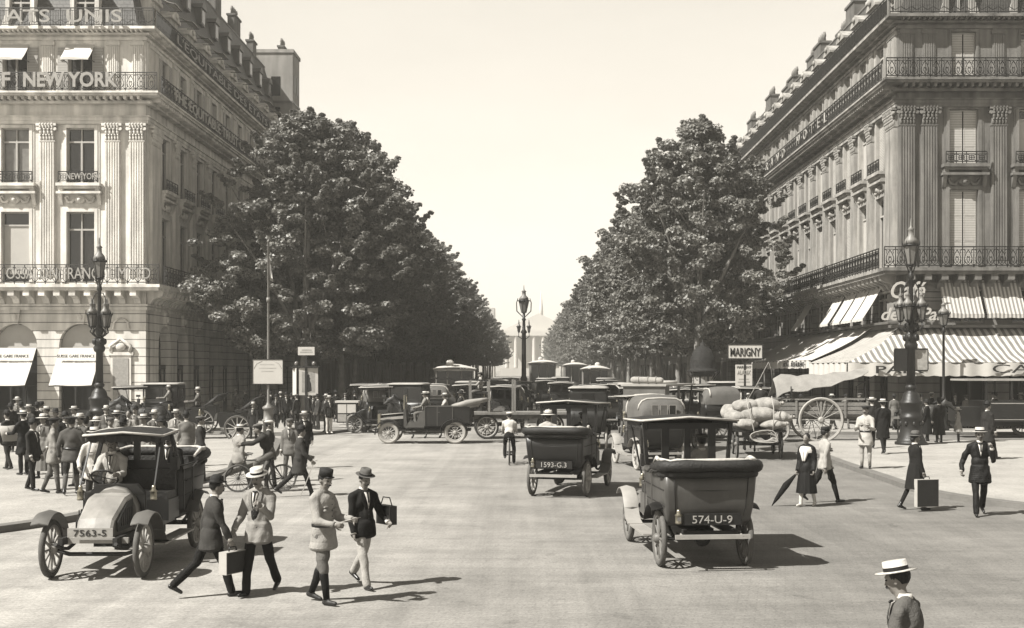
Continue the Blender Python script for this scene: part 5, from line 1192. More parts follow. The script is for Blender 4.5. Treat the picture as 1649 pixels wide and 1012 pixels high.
def great_lamp(label, x, y, z, H=8.7, sign=False):
    t = thing('street_lamp', label, 'street lamp', (x, y, z), 0, 'great branched street lamps')
    mb = MB(); mb.lathe([(.70,0),(.70,.10),(.62,.12),(.58,.24),(.50,.40),(.46,.62),(.45,.95),(.50,1.0),(.50,1.08),(.44,1.12),(.42,1.30),(.46,1.34),(.46,1.52),(.52,1.56),(.52,1.62),(.40,1.70),(.36,1.86),(.28,1.98),(.16,2.06),(.24,2.12),(.26,2.2),(.15,2.32)], n=22, sx=.86, sy=.86)
    for k in range(8):
        a = 2*math.pi*k/8; mb.ell((.39*math.cos(a), .39*math.sin(a), .80), (.07,.07,.10), 7, 5)
    mb.build('pedestal', M['bronze'], t)
    mb = MB(); mb.lathe([(.17,2.3),(.145,3.6),(.22,3.66),(.26,3.80),(.20,3.92),(.27,4.02),(.24,4.2),(.13,4.3),(.16,4.45),(.20,4.6),(.12,4.75),(.085,5.0),(.08,6.3),(.12,6.35),(.10,6.5),(.055,6.6),(.06,6.75),(.12,6.80)], n=14)
    for k in range(6):
        a = 2*math.pi*k/6
        mb.ell((.24*math.cos(a), .24*math.sin(a), 4.08), (.09,.09,.14), 8, 6); mb.tube([(.10*math.cos(a), .10*math.sin(a), 4.25), (.30*math.cos(a), .30*math.sin(a), 4.40), (.26*math.cos(a), .26*math.sin(a), 4.6), (.12*math.cos(a), .12*math.sin(a), 4.62)], .030, 6)
    mb.build('shaft', M['bronze'], t)
    for k in range(4):
        a = R(45+90*k+10); c, s = math.cos(a), math.sin(a); ab = MB(); ab.tube([(.1*c,.1*s,4.3), (.28*c,.28*s,4.35), (.46*c,.46*s,4.5), (.40*c,.40*s,4.66)], [.035,.03,.028,.04], 7); ab.build('arm', M['bronze'], t)
        lantern(t, (.40*c, .40*s, 4.72), .20, .72)
    for s in (-1, 1):
        ab = MB(); ab.tube([(.05*s,0,5.1), (.28*s,0,5.4), (.30*s,0,5.9), (.16*s,0,6.2), (.05*s,0,6.2)], .022, 6); ab.build('scroll', M['bronze'], t)
        ab = MB(); ab.tube([(.04*s,0,6.45), (.17*s,0,6.85), (.20*s,0,7.3), (.22*s,0,7.6)], [.02,.028,.022,.018], 6); ab.build('scroll', M['bronze'], t)
    lantern(t, (0,0,6.85), .28, 1.0)
    if sign:
        for s in (-1, 1):
            sg = MB(); sg.box(s*.12, -.03, 2.85, s*.62, .0, 3.62); sg.build('sign_plate', M['paperG' if s > 0 else 'bronze'], t)
            fr = MB(); fr.box(s*.12, -.04, 2.80, s*.64, .01, 2.85); fr.box(s*.12, -.04, 3.62, s*.64, .01, 3.67); fr.box(s*.62, -.04, 2.85, s*.66, .01, 3.62); fr.build('sign_frame', M['bronze'], t)
    return t
x, y = at(1467, 716, SW); great_lamp('great bronze lamp with four lanterns and a stout pedestal on the right refuge', x, y, SW, sign=True)
great_lamp('great bronze lamp with four lanterns rising from the crowd on the left refuge', (160-HX)*53/F, 53, SW)
t = thing('street_lamp', 'tall single-lantern lamp with a small bracket lantern on the middle refuge', 'street lamp', (-.28, 86, SW))
mb = MB(); mb.lathe([(.42,0),(.42,.2),(.34,.3),(.30,1.0),(.34,1.1),(.24,1.3),(.22,2.1),(.26,2.2),(.17,2.4),(.15,5.4),(.24,5.5),(.12,5.7),(.10,6.3),(.16,6.4),(.10,6.5),(.09,6.9)], n=14); mb.build('post', M['bronze'], t)
lantern(t, (0,0,6.9), .36, 1.1)
for s in (-1, 1):
    ab = MB(); ab.tube([(.1*s,0,6.6), (.5*s,0,7.0), (.52*s,0,7.6), (.42*s,0,7.9)], [.03,.045,.04,.03], 6); ab.tube([(.1*s,0,5.0), (.38*s,0,5.2), (.36*s,0,5.5)], .03, 6); ab.build('bracket', M['bronze'], t)
    lantern(t, (.36*s, 0, 5.5), .13, .5)
def small_lamp(label, x, y, z, H):
    t = thing('street_lamp', label, 'street lamp', (x, y, z)); mb = MB()
    mb.lathe([(.26,0),(.26,.15),(.18,.25),(.15,.9),(.20,.96),(.10,1.1),(.12,1.5),(.07,1.6),(.055,H-1.5),(.12,H-1.45),(.06,H-1.35),(.07,H-1.2)], n=12); mb.build('post', M['bronze'], t); lantern(t, (0,0,H-1.18), .27, .72); return t
small_lamp('slender single lamp post before the cafe valance', 19.5, 56.8, SW, 6.1)
small_lamp('slender lamp post on the left boulevard pavement near the first tree', -9.3, 74, SW, 5.2)
small_lamp('slender lamp post on the right boulevard pavement beyond the kiosk', 9.3, 96, SW, 5.2)
# bus-stop pole with board
t = thing('sign_pole', 'tall thin pole with a white notice board and a limp pennant on the left pavement', 'sign pole', (-11.7, 54.6, SW))
mb = MB(); mb.lathe([(.24,0),(.24,.5),(.28,.52),(.28,.6),(.22,.64),(.21,1.05),(.27,1.08),(.27,1.16),(.10,1.28),(.06,1.4),(.05,8.6),(.08,8.62),(.0,8.75)], n=14); mb.lathe([(.09,5.9),(.09,6.1)], n=10); mb.build('pole', M['lampcap'], t)
mb = MB(); mb.box(-.67,-.13,2.22,.67,-.07,3.30); o = mb.build('notice_board', M['paper'], t)
mb = MB()
for a in ((-.70,-.67,2.19,3.33), (.67,.70,2.19,3.33)): mb.box(a[0],-.15,a[2],a[1],-.05,a[3])
mb.box(-.67,-.15,2.19,.67,-.05,2.22); mb.box(-.67,-.15,3.30,.67,-.05,3.33); mb.build('frame', M['bronze'], o)
mb = MB(); 
for s in (-1, 1): mb.tube([(s*.62,-.134,2.9), (s*.5,-.134,3.12), (s*.25,-.134,3.24)], .008, 4)
for k, (zz, w__) in enumerate(((3.08,.34), (2.92,.40), (2.78,.28))): 
    for i in range(int(w__*2/.05)): mb.box(-w__+i*.05, -.134, zz-.02, -w__+i*.05+.03, -.131, zz+.015)
mb.build('faded_print', M['paperG'], o)
mb = MB(); mb.sheet([[(.04,0,8.1), (.05,.02,6.9)], [(.10,.05,7.7), (.12,.0,6.85)], [(.12,0,7.3), (.22,.04,6.8)]], .01, (0,1,0)); mb.build('pennant', M['paperG'], t)
def poster(parent, x, z0, z1, w__, ry, fig=True):
    mb = MB(); mb.box(-w__/2, -.03, z0, w__/2, .0, z1); o = mb.build('poster_panel', M['paper'], parent, (x, 0, 0), ry)
    if fig:
        mb = MB(); zc = (z0+z1)/2; hh = (z1-z0)
        mb.box(-w__*.34, -.034, z0+hh*.10, w__*.34, -.031, z1-hh*.14); mb.build('poster_ground', M['paperG'], o)
        mb = MB(); mb.lathe([(.0,0),(.16,.05),(.13,.4),(.07,.55),(.09,.66),(.05,.72),(.055,.8),(.0,.86)], (0,-.036,z0+hh*.12), 12, 1, .02); mb.build('poster_figure', M['letD'], o)
    return o
t = thing('poster_stand', 'stand with two angled white posters and small globe lamps on the left pavement', 'poster stand', (-10.7, 58.5, SW))
mb = MB(); mb.box(-.06,-.06,0,.06,.06,3.3); mb.box(-.75,-.12,2.95,.62,.12,3.03); mb.box(-.45,-.3,0,.45,.3,.15); mb.box(-.03,-.03,3.3,.03,.03,3.95); mb.build('stand_frame', M['bronze'], t)
poster(t, .10, 1.62, 2.93, .92, R(6)); poster(t, -.55, 1.62, 2.93, .35, R(-50), False)
for s in (-.48, .36): mb = MB(); mb.ell((s,0,3.14), (.1,.1,.12)); mb.build('globe', M['lampglass'], t)
mb = MB(); mb.box(-.40,-.04,3.55,.40,.0,3.95); o = mb.build('header_plate', M['paper'], t); mb = MB(); mb.box(-.30,-.045,3.66,.30,-.041,3.72); mb.box(-.22,-.045,3.76,.26,-.041,3.83); mb.build('faded_print', M['paperG'], o)
t = thing('newspaper_box', 'low pale cabinet pasted with bills on the left kerb', 'cabinet', (-9.3, 62.5, SW)); mb = MB(); mb.box(-.52,-.3,.12,.52,.3,1.15); mb.build('cabinet', M['wood'], t)
mb = MB(); mb.box(-.60,-.36,1.15,.60,.36,1.25); mb.build('lid', M['paper'], t)
for a in ((-.46,-.02), (.02,.46)): 
    for b in ((.62,1.08), (.18,.56)): mb = MB(); mb.box(a[0],-.32,b[0],a[1],-.301,b[1]); mb.build('bill', M['paperG' if b[0] < .5 else 'paper'], t)
# newspaper kiosk with scaled dome on the right
t = thing('kiosk', 'dark octagonal newspaper kiosk with a scaled dome at the right kerb', 'kiosk', (9.75, 67.5, SW)); mb = MB(); mb.lathe([(.62,0),(.62,.7),(.56,.74),(.56,2.55),(.66,2.62),(.66,2.8)], n=8, smooth=False, ph=R(22.5)); mb.build('kiosk_body', M['wood'], t)
mb = MB(); mb.lathe([(.84,2.72),(.86,2.78),(.74,2.86),(.70,2.95),(.71,3.2),(.67,3.5),(.56,3.8),(.38,4.05),(.14,4.2),(.16,4.3),(.03,4.4),(.0,4.6)], n=16); mb.build('dome', M['domeM'], t)
for k in range(8):
    a = 2*math.pi*k/8-math.pi/2; 
    for j in range(2):
        mb = MB(); mb.box(-.17, -.02, 1.0+.78*j, .17, 0, 1.68+.78*j); mb.build('magazine_panel', M['paperG'], t, (.54*math.cos(a), .54*math.sin(a), 0), a+math.pi/2)
for k in range(8):
    a = 2*math.pi*k/8; mb = MB(); mb.tube([(.60*math.cos(a),.60*math.sin(a),2.3), (.80*math.cos(a),.80*math.sin(a),2.55), (.95*math.cos(a),.95*math.sin(a),2.74)], .02, 5); mb.build('bracket', M['bronze'], t)
t = thing('theatre_sign', 'white theatre sign lettered MARIGNY over a poster, before the hotel awning', 'sign', (10.8, 60.3, SW)); mb = MB(); mb.box(-.05,-.04,0,.05,.04,4.1); mb.box(-.4,-.25,0,.4,.25,.12); mb.build('post', M['bronze'], t)
mb = MB(); mb.box(-.84,-.10,3.42,.84,-.04,4.08); o = mb.build('sign_board', M['paper'], t); text('sign_letters', 'MARIGNY', .40, M['letD'], o, (0,-.112,3.53), width=1.5, bold=.02)
mb = MB(); 
for a in (('x',)): mb.box(-.90,-.12,3.36,.90,-.02,3.42); mb.box(-.90,-.12,4.08,.90,-.02,4.14); mb.box(-.90,-.12,3.42,-.84,-.02,4.08); mb.box(.84,-.12,3.42,.90,-.02,4.08)
mb.build('frame', M['bronze'], o)
o = poster(t, -.05, 2.05, 3.1, .84, 0, False); text('poster_letters', 'MARIGNY', .12, M['letD'], o, (0,-.036,2.92), width=.70); text('poster_letters', 'ALADIX', .20, M['paperG'], o, (0,-.036,2.62), width=.66, bold=.02)
mb = MB(); mb.box(-.3,-.034,2.2,.3,-.031,2.26); mb.box(-.25,-.034,2.34,.25,-.031,2.4); mb.build('faded_print', M['paperG'], o)
# terrace tables and chairs under the café awning
M['cane'] = mat('cane_seat', .22, .7, .2, 9)
def cafe_chair(x, y, rz, lb):
    t = thing('cafe_chair', lb, 'chair', (x, y, SW), rz, 'cafe terrace chairs')
    mb = MB(); mb.box(-.2,-.2,.43,.2,.2,.46); mb.build('seat', M['cane'], t)
    for sx in (-1, 1):
        for sy in (-1, 1): mb = MB(); mb.bar((sx*.17,sy*.17,0), (sx*.17,sy*.17,.43), .03); mb.build('leg', M['wood'], t)
    mb = MB(); mb.tube([(-.18,-.19,.46), (-.17,-.24,.80), (0,-.26,.90), (.17,-.24,.80), (.18,-.19,.46)], .014, 6); mb.bar((-.17,-.22,.68), (.17,-.22,.68), .02, .08); mb.build('backrest', M['wood'], t)
def cafe_table(x, y, lb):
    t = thing('cafe_table', lb, 'table', (x, y, SW), 0, 'cafe terrace tables'); mb = MB(); mb.lathe([(.30,.72),(.31,.735),(.30,.75)], n=16); mb.build('tabletop', M['paper'], t)
    mb = MB(); mb.lathe([(.22,0),(.20,.03),(.03,.08),(.025,.72)], n=10); mb.build('pedestal', M['iron'], t)
for k in range(6):
    x = 17.2+1.75*k; n_ = ('leftmost', 'second', 'third', 'fourth', 'fifth', 'rightmost')[k]
    cafe_table(x, 58.9, 'small round terrace table under the striped awning, %s of six' % n_); cafe_chair(x-.62, 58.9, R(-90), 'cane terrace chair left of the %s table' % n_); cafe_chair(x+.62, 59.0, R(90), 'cane terrace chair right of the %s table' % n_)
# ---------------------------------------------------------------- vehicles. Own frame: forward +Y, rear axle at y=0
M['carD'] = mat('dark_coach_paint', .035, .42, .35, 2, .15, coat=.0, spec=.35, stain=.25, bscale=5); M['carM'] = mat('maroon_coach_paint', .125, .42, .3, 2, .15, coat=.0, spec=.35, stain=.3, bscale=5); M['carG'] = mat('grey_coach_paint', .18, .5, .3, 2, .1, stain=.25)
M['carL'] = mat('pale_dusty_panel', .42, .5, .2, 3); M['carB'] = mat('dusty_bonnet_paint', .36, .45, .3, 3, .15, stain=.3, bscale=7); M['hood'] = mat('leather_hood', .05, .65, .3, 5, .5, bscale=25); M['hoodG'] = mat('grey_cloth_hood', .16, .8, .2, 5, .4); M['lining'] = mat('pale_hood_lining', .62, .8, .12, 5, .3)
M['tyre'] = mat('dusty_tyre', .15, .85, .25, 6); M['tyreW'] = mat('pale_rubber_tyre', .50, .85, .1, 6); M['spoke'] = mat('painted_spokes', .22, .5, .2, 8); M['spokeL'] = mat('pale_spokes', .42, .6, .2, 8)
M['brass'] = mat('brass', .50, .3, .15, 8, metal=.8, tint=(1,.93,.75)); M['steel'] = mat('dusty_chassis', .06, .6, .4, 5); M['seatL'] = mat('buttoned_seat_leather', .05, .5, .3, 8, .6, bscale=18)
M['plank'] = mat('weathered_planks', .30, .85, .3, 3, .4, stain=.2); M['sack'] = mat('sackcloth', .40, .95, .45, 3, .7, bscale=30); M['rope'] = mat('rope', .45, .9, .2, 12); M['tarp'] = mat('tarpaulin', .34, .85, .25, 2, .6); M['horse'] = mat('brown_horse', .055, .55, .4, 3); M['horseL'] = mat('bay_horse', .10, .55, .3, 3); M['mane'] = mat('black_mane', .02, .7, .3, 9)
M['roofW'] = mat('whitewashed_roof', .72, .75, .1, 3)
WHC = {}
def wheel(parent, x, y, r, tw=.045, ns=12, tyre='tyre', sp='spoke', steer=0.0, hubr=.07):
    key = (r, tw, ns, tyre, sp, hubr)
    if key not in WHC:
        mb = MB(); n = 28
        rim = [(0, math.cos(2*math.pi*k/n)*(r-tw*1.9), math.sin(2*math.pi*k/n)*(r-tw*1.9)) for k in range(n)]
        mb.tube(rim, tw*.75, 6, closed=True)
        for k in range(ns):
            a = 2*math.pi*k/ns; mb.tube([(0, math.cos(a)*hubr, math.sin(a)*hubr), (0, math.cos(a)*(r-tw*2), math.sin(a)*(r-tw*2))], [.024, .017] if ns < 14 else [.018, .015] if ns < 18 else [.005, .005], 5, cap=False)
        mb.tube([(-.10,0,0), (-.06,0,0), (.06,0,0), (.10,0,0)], [hubr*.55, hubr*1.1, hubr*1.1, hubr*.55], 12)
        tb = MB(); tb.tube([(0, math.cos(2*math.pi*k/n)*(r-tw), math.sin(2*math.pi*k/n)*(r-tw)) for k in range(n)], tw, 8, closed=True)
        WHC[key] = (mb.mesh('wheel', M[sp]), tb.mesh('tyre', M[tyre]))
    a, b = WHC[key]; o = obj('wheel', a, parent, (x, y, r), steer); obj('tyre', b, o); return o
def mudguard(parent, x, y, r, w_=.24, a0=-10, a1=190, flare=.0, m='carD', name='mudguard', front=None):
    mb = MB(); n = 14; g = []
    for k in range(n+1):
        a = R(a0+(a1-a0)*k/n); g.append([(x-w_/2, y+math.cos(a)*r, r*.0+.42+math.sin(a)*r), (x, y+math.cos(a)*(r+.035), .42+math.sin(a)*(r+.035)), (x+w_/2, y+math.cos(a)*r, .42+math.sin(a)*r)])
    if flare: a = R(a0); g.insert(0, [(x+q, y+math.cos(a)*r+flare, .42+math.sin(a)*r-.02) for q in (-w_/2, 0, w_/2)])
    mb.sheet(g, .015, (0,0,1)); return mb.build(name, M[m], parent, recalc=False)
def rrect(hw, y0, y1, rr, n=4):
    """rounded rear corners (at y0), square front at y1"""
    p = [(hw, y1)]; 
    for k in range(n+1): a = math.pi/2*k/n; p.append((hw-rr+rr*math.cos(a), y0+rr-rr*math.sin(a)))
    q = [(-px_, py_) for px_, py_ in p[::-1]]
    return p+q
def loft(mb, rings, cap0=False, cap1=False, close=True, smooth=True):
    n = len(rings[0]); vs = [p for r_ in rings for p in r_]; fs = []
    for i in range(len(rings)-1):
        for k in range(n if close else n-1): fs.append((i*n+k, i*n+(k+1) % n, (i+1)*n+(k+1) % n, (i+1)*n+k))
    mb.add(vs, fs, smooth)
    if cap0: mb.add(rings[0], [tuple(range(n))[::-1]])
    if cap1: mb.add(rings[-1], [tuple(range(n))])
def carlamp(parent, x, y, z, s=1.0):
    mb = MB(); mb.lathe([(.055*s,0),(.065*s,.02),(.06*s,.03),(.06*s,.15*s),(.075*s,.16*s),(.03*s,.20*s),(.04*s,.22*s),(.03*s,.26*s),(.0,.27*s)], (x,y,z), 10); o = mb.build('carriage_lamp', M['brass'], parent)
    g = MB(); g.box(x-.035*s, y-.066*s, z+.045, x+.035*s, y-.061*s, z+.13*s); g.build('lamp_glass', M['lampglass'], o)
def taxi(name, label, x, y, head, cat='car', rear='folded', body='carD', bonnet='carM', roof=True, plate=None, frontplate=None, lining=True, tyre='tyre', spk='spoke', fend='carD', group=None, driver_roof=2.18, wb=2.74, fringe=True, hoodm='hood', fend2=None, bon='scuttle', rw=.76, ry=2.50):
    t = thing(name, label, cat, (x, y, 0), R(head), group); tr_ = .66
    for sx in (-1, 1): wheel(t, sx*tr_, 0, .43, tyre=tyre, sp=spk); wheel(t, sx*tr_, wb, .42, tyre=tyre, sp=spk, steer=0)
    # chassis
    mb = MB()
    for s in (-1, 1): mb.box(s*.38-.03, -.55, .52, s*.38+.03, wb+.42, .62)
    mb.box(-.38, -.55, .52, .38, -.48, .60); mb.box(-.38, .9, .54, .38, 1.0, .60); mb.tube([(-.62,0,.43),(.62,0,.43)], .04, 8); mb.ell((0,0,.43), (.13,.14,.14)); mb.tube([(-.6,wb,.40),(-.4,wb,.34),(.4,wb,.34),(.6,wb,.40)], .032, 6)
    for s in (-1, 1):
        for yy in (0, wb): mb.tube([(s*.42,yy-.52,.56),(s*.42,yy-.25,.46),(s*.42,yy,.42),(s*.42,yy+.25,.46),(s*.42,yy+.50,.55)], .028, 6)
    mb.box(-.30, .5, .34, .30, 2.2, .50); mb.build('chassis', M['steel'], t)
    for s in (-1, 1): mb = MB(); mb.box(s*.56, .62, .385, s*.80, wb-.62, .41); mb.build('running_board', M['carL'], t)
    for s in (-1, 1):
        mudguard(t, s*.70, 0, .53, .25, 28, 118, m=fend); mudguard(t, s*.70, wb, .52, .25, 48, 155, flare=.0, m=fend2 or fend)
        mb = MB(); ya, za = wb+.52*math.cos(R(155)), .42+.52*math.sin(R(155)); mb.sheet([[(s*.70-.125,ya,za),(s*.70+.125,ya,za)],[(s*.70-.125,ya-.14,za-.16),(s*.70+.125,ya-.14,za-.16)],[(s*.70-.125,ya-.40,.42),(s*.70+.125,ya-.40,.42)]], .014); mb.build('splash_guard', M[fend2 or fend], t, recalc=False)
    # rear tub
    prof = [(.66,-.34,.60,.05),(.76,-.46,.635,.05),(.93,-.52,.66,.06),(1.18,-.56,.68,.06),(1.46,-.58,.70,.06)]
    y1 = 1.05
    outer = [[(px_, py_, zz) for px_, py_ in rrect(hw, y0, y1, rr)] for zz, y0, hw, rr in prof]
    inner = [[(px_*.94, (py_ if py_ > .9 else py_+.05)-.0, zz) for px_, py_ in rrect(hw, y0, y1-.04, rr)] for zz, y0, hw, rr in prof[::-1]]
    mb = MB(); loft(mb, outer+inner[:3]); mb.add(outer[0], [tuple(range(len(outer[0])))]); mb.box(-.58,-.35,.93,.58,.98,.96)
    mb.build('rear_body', M[body], t)
    mb = MB()
    for zz, yy, hw in ((1.20,-.556,.685),(.96,-.512,.66)): mb.tube([(hw+.004,.98,zz),(hw+.004,yy+.12,zz),(hw-.06,yy+.01,zz),(0,yy-.004,zz),(-hw+.06,yy+.01,zz),(-hw-.004,yy+.12,zz),(-hw-.004,.98,zz)], .009, 4)
    for s in (-1, 1): mb.tube([(s*.56,-.60,1.44),(s*.55,-.57,1.2),(s*.53,-.53,.95),(s*.50,-.44,.74)], .008, 4)
    mb.build('beading', M['steel'], t)
    mb = MB(); mb.box(-.57, -.38, .96, .57, .18, 1.16); mb.prism([(-.42,1.1),(-.30,1.1),(-.36,1.52),(-.50,1.52)], -.58, .58, 'x'); mb.build('rear_seat', M['seatL'], t)
    for s in (-1, 1):
        mb = MB(); a = s*.712
        for q in ((.34,.39), (.93,.97)): mb.box(a-.008, q[0], .74, a+.008, q[1]-.02, 1.44)
        mb.box(a-.010, .30, 1.40, a+.014, 1.0, 1.45); mb.tube([(a+s*.02,.86,1.22),(a+s*.05,.90,1.22)], .012, 6); mb.build('door', M[body], t)
    # front floor, seat, side panels, scuttle
    mb = MB(); mb.box(-.60, 1.05, .60, .60, 2.1, .66); mb.prism([(1.06,.66),(1.62,.66),(1.62,.98),(1.06,.98)], -.66, .66, 'x'); mb.build('front_body', M[body], t)
    mb = MB(); mb.box(-.64,1.10,.98,.64,1.62,1.10); mb.box(-.64,1.07,1.10,.64,1.17,1.42); mb.build('front_seat', M['seatL'], t)
    mb = MB(); mb.box(-.66,1.02,.66,.66,1.06,1.50); mb.build('partition', M[body], t)
    mb = MB(); mb.box(-.42,1.98,.62,.42,2.04,1.12); mb.prism([(-.42,1.12),(.42,1.12),(.30,1.26),(-.30,1.26)], 1.94, 2.05, 'y'); mb.build('dashboard', M['wood'], t)
    # bonnet
    def bsec(yy, w0, zt, zb=.60): return [(w0*math.cos(R(a))*(1 if abs(math.cos(R(a))) < .9 else 1), yy, zb+(zt-zb)*(math.sin(R(a))**.55 if a not in (0,180) else 0)) for a in (0, 20, 40, 65, 90, 115, 140, 160, 180)]
    mb = MB()
    if bon == 'scuttle':
        loft(mb, [bsec(2.06,.37,1.24), bsec(2.24,.36,1.22)], True, True, False)
        def tsec(yy, w0, zt, zb=.60): return [(w0,yy,zb),(w0,yy,zt-.05),(w0-.035,yy,zt-.008),(0,yy,zt+.006),(-w0+.035,yy,zt-.008),(-w0,yy,zt-.05),(-w0,yy,zb)]
        loft(mb, [tsec(2.24,.30,1.15), tsec(2.50,.29,1.12), tsec(2.98,.26,.86), tsec(3.10,.25,.64)], True, True, False, False)
        sb_ = MB()
        for s in (-1, 1):
            sb_.prism([(2.26,.66),(2.94,.66),(2.94,.80),(2.52,1.04),(2.26,1.07)], s*.287, s*.306, 'x')
            for q in range(6): sb_.box(s*.306, 2.32+.09*q, .72, s*.313, 2.35+.09*q, .96)
        sb_.build('bonnet_side', M['carD'], t)
    else: loft(mb, [bsec(2.06,.44,1.16), bsec(3.05,.36,1.08)], True, True, False)
    mb.build('bonnet', M[bonnet], t)
    if bon != 'scuttle': mb = MB(); loft(mb, [bsec(3.05,.38,1.10), bsec(3.16,.38,1.10)], True, True, False); mb.build('radiator', M['brass'], t)
    mb = MB(); mb.tube([(.30,1.96,1.0),(.30,1.72,1.30)], .018, 6)
    c = Vector((.30,1.70,1.33)); ax = Vector((0,-.55,.68)).normalized(); xx = Vector((1,0,0)); yy_ = ax.cross(xx)
    mb.tube([c+xx*.20*math.cos(2*math.pi*k/18)+yy_*.20*math.sin(2*math.pi*k/18) for k in range(18)], .014, 6, closed=True)
    for k in range(4): a = 2*math.pi*k/4+.4; mb.bar(c, c+xx*.20*math.cos(a)+yy_*.20*math.sin(a), .014)
    mb.build('steering_wheel', M['steel'], t)
    for s in (-1, 1): carlamp(t, s*.55, 2.04, 1.02, .85); carlamp(t, s*.80, .98, 1.50, .8) if rear != 'folded' else None
    carlamp(t, -.50, -.62, .72, .8)
    if roof:
        mb = MB(); n = 6; g = []; dz = driver_roof; pw = rw-.05
        for j in range(n+1):
            xx_ = -rw+2*rw*j/n; g.append([(xx_, .86+(ry-.86)*q, dz+.06*(1-(xx_/rw)**2)-.04*max(0, (q-.6)/.4)**2+.008*math.sin(j*2+q*9)) for q in (0, .2, .45, .7, .87, 1)])
        mb.sheet(g, .045); mb.build('roof', M['hoodG' if rear != 'folded' else 'hood'], t, recalc=False)
        mb = MB(); mb.tube([(-rw-.01,.86,dz), (-rw-.01,ry,dz-.04), (0,ry+.01,dz+.01), (rw+.01,ry,dz-.04), (rw+.01,.86,dz), (0,.85,dz+.055)], .020, 6, closed=True); mb.build('roof_edge', M['lining'], t)
        if fringe:
            mb = MB(); v_ = []
            for k in range(33):
                q = k/32; v_.append([(-pw+2*pw*q, ry-.04, dz-.05), (-pw+2*pw*q, ry-.05+.02*math.sin(k*1.7), dz-.13-.03*math.sin(k*.8)**2)])
            mb.sheet(v_, .008, (0,1,0)); mb.build('front_fringe', M['hood'], t, recalc=False)
            for s in (-1, 1): mb = MB(); mb.sheet([[(s*pw, ry-.06-.1*k, dz-.05), (s*(pw+.012*math.sin(k*1.4)), ry-.06-.1*k, dz-.13-.03*math.sin(k*.9)**2)] for k in range(int((ry-1.1)/.1))], .008, (1,0,0)); mb.build('side_fringe', M['hood'], t, recalc=False)
        for s in (-1, 1):
            mb = MB(); mb.bar((s*.66,1.04,1.48), (s*(pw-.02),1.04,dz-.03), .07, .055); mb.build('pillar', M['carD'], t)
            mb = MB(); mb.bar((s*.56,2.04,1.22), (s*(pw-.02),ry-.2,dz-.04), .022); mb.build('front_stay', M['iron'], t)
        mb = MB(); pw2 = pw-.07
        mb.box(-pw2,1.02,1.50,pw2,1.07,1.56); mb.box(-pw2,1.02,dz-.14,pw2,1.07,dz-.05); mb.box(-.05,1.02,1.56,.05,1.07,dz-.14)
        if rear == 'folded': mb.box(-.42,1.02,1.56,-.30,1.07,dz-.14); mb.box(.34,1.02,1.56,.46,1.07,dz-.14)
        mb.build('partition_frame', M['carD'], t)
    if rear == 'folded':
        path = []
        for k in range(13): a = math.pi*k/12; path.append((.725*math.copysign(abs(math.cos(a))**.45, math.cos(a)), -.28-.38*math.sin(a)**.45, 1.555+.02*math.sin(a)))
        path = [(.73,.25,1.50)]+path+[(-.73,.25,1.50)]
        mb = MB(); mb.tube(path, [.04]+[.078+.022*((k*5)%3)/2 for k in range(13)]+[.04], 10, squash=1.0)
        mb.tube([(p[0]*.97, p[1]+.04, p[2]-.12) for p in path[1:-1]], .06, 8); mb.build('folded_hood', M[hoodm], t)
        mb = MB(); mb.tube([(p[0]*.98, p[1]+.01, p[2]+.082+.014*math.sin(p[0]*23)) for p in path[1:-1]], .030, 6, squash=1.0)
        for s in (-1, 1): mb.tube([(s*.73,-.3,1.64),(s*.72,-.1,1.66),(s*.70,.25,1.56)], [.03,.035,.02], 6)
        mb.build('hood_lining', M['lining' if lining else hoodm], t)
        mb = MB()
        for s in (-1, 1): mb.bar((s*.75,.55,1.40), (s*.77,-.25,1.60), .022); mb.bar((s*.75,.3,1.42), (s*.77,-.45,1.5), .018)
        mb.build('hood_irons', M['steel'], t)
    elif rear == 'closed':
        arcs = []
        for yy, w0, zt in ((1.02,.72,2.22),(.5,.74,2.25),(.0,.73,2.23),(-.35,.71,2.14),(-.55,.69,1.97),(-.62,.68,1.70),(-.61,.70,1.46)):
            arcs.append([(w0, yy if yy > -.5 else yy, 1.46)]+[(w0*math.copysign(abs(math.cos(R(a)))**.45, math.cos(R(a))), yy, 1.46+(zt-1.46)*math.sin(R(a))**.5) for a in (15, 30, 50, 70, 90, 110, 130, 150, 165)]+[(-w0, yy, 1.46)])
        mb = MB(); loft(mb, arcs, False, False, False); o = mb.build('raised_hood', M['hoodG'], t)
        mb = MB(); mb.tube([(p[0]*1.01, p[1], p[2]+.01) for p in arcs[3]][1:-1], .03, 6); mb.tube([(p[0]*1.01, p[1], p[2]+.015) for p in arcs[0]], .03, 6); mb.build('hood_edge', M['lining'], o)
        for q, mm in ((-.36,'lining'), (-.10,'lining'), (.16,'glass')):
            mb = MB(); mb.box(q, -.665, 1.66, q+.19, -.64, 1.94); w_ = mb.build('rear_window', M['hoodG' if mm != 'glass' else 'glass'], o)
            mb = MB(); mb.box(q-.015,-.672,1.645,q+.205,-.667,1.66); mb.box(q-.015,-.672,1.94,q+.205,-.667,1.955); mb.box(q-.015,-.672,1.66,q,-.667,1.94); mb.box(q+.19,-.672,1.66,q+.205,-.667,1.94); mb.build('window_edging', M['carL'], w_)
    elif rear == 'saloon':
        mb = MB(); ring = rrect(.70,-.58,1.05,.10); loft(mb, [[(a, b, 1.45) for a, b in ring], [(a*.99, b, 1.6) for a, b in ring]]); loft(mb, [[(a*.98, b, 2.10) for a, b in ring], [(a, b, 2.28) for a, b in ring]], False, True)
        for a, b in ((.66,-.45),(-.66,-.45),(.68,.25),(-.68,.25)): mb.box(a-.04,b-.07,1.6,a+.04,b+.07,2.1)
        mb.box(-.66,-.58,1.6,-.25,-.54,2.10); mb.box(.25,-.58,1.6,.66,-.54,2.10); mb.build('cabin', M[body], t)
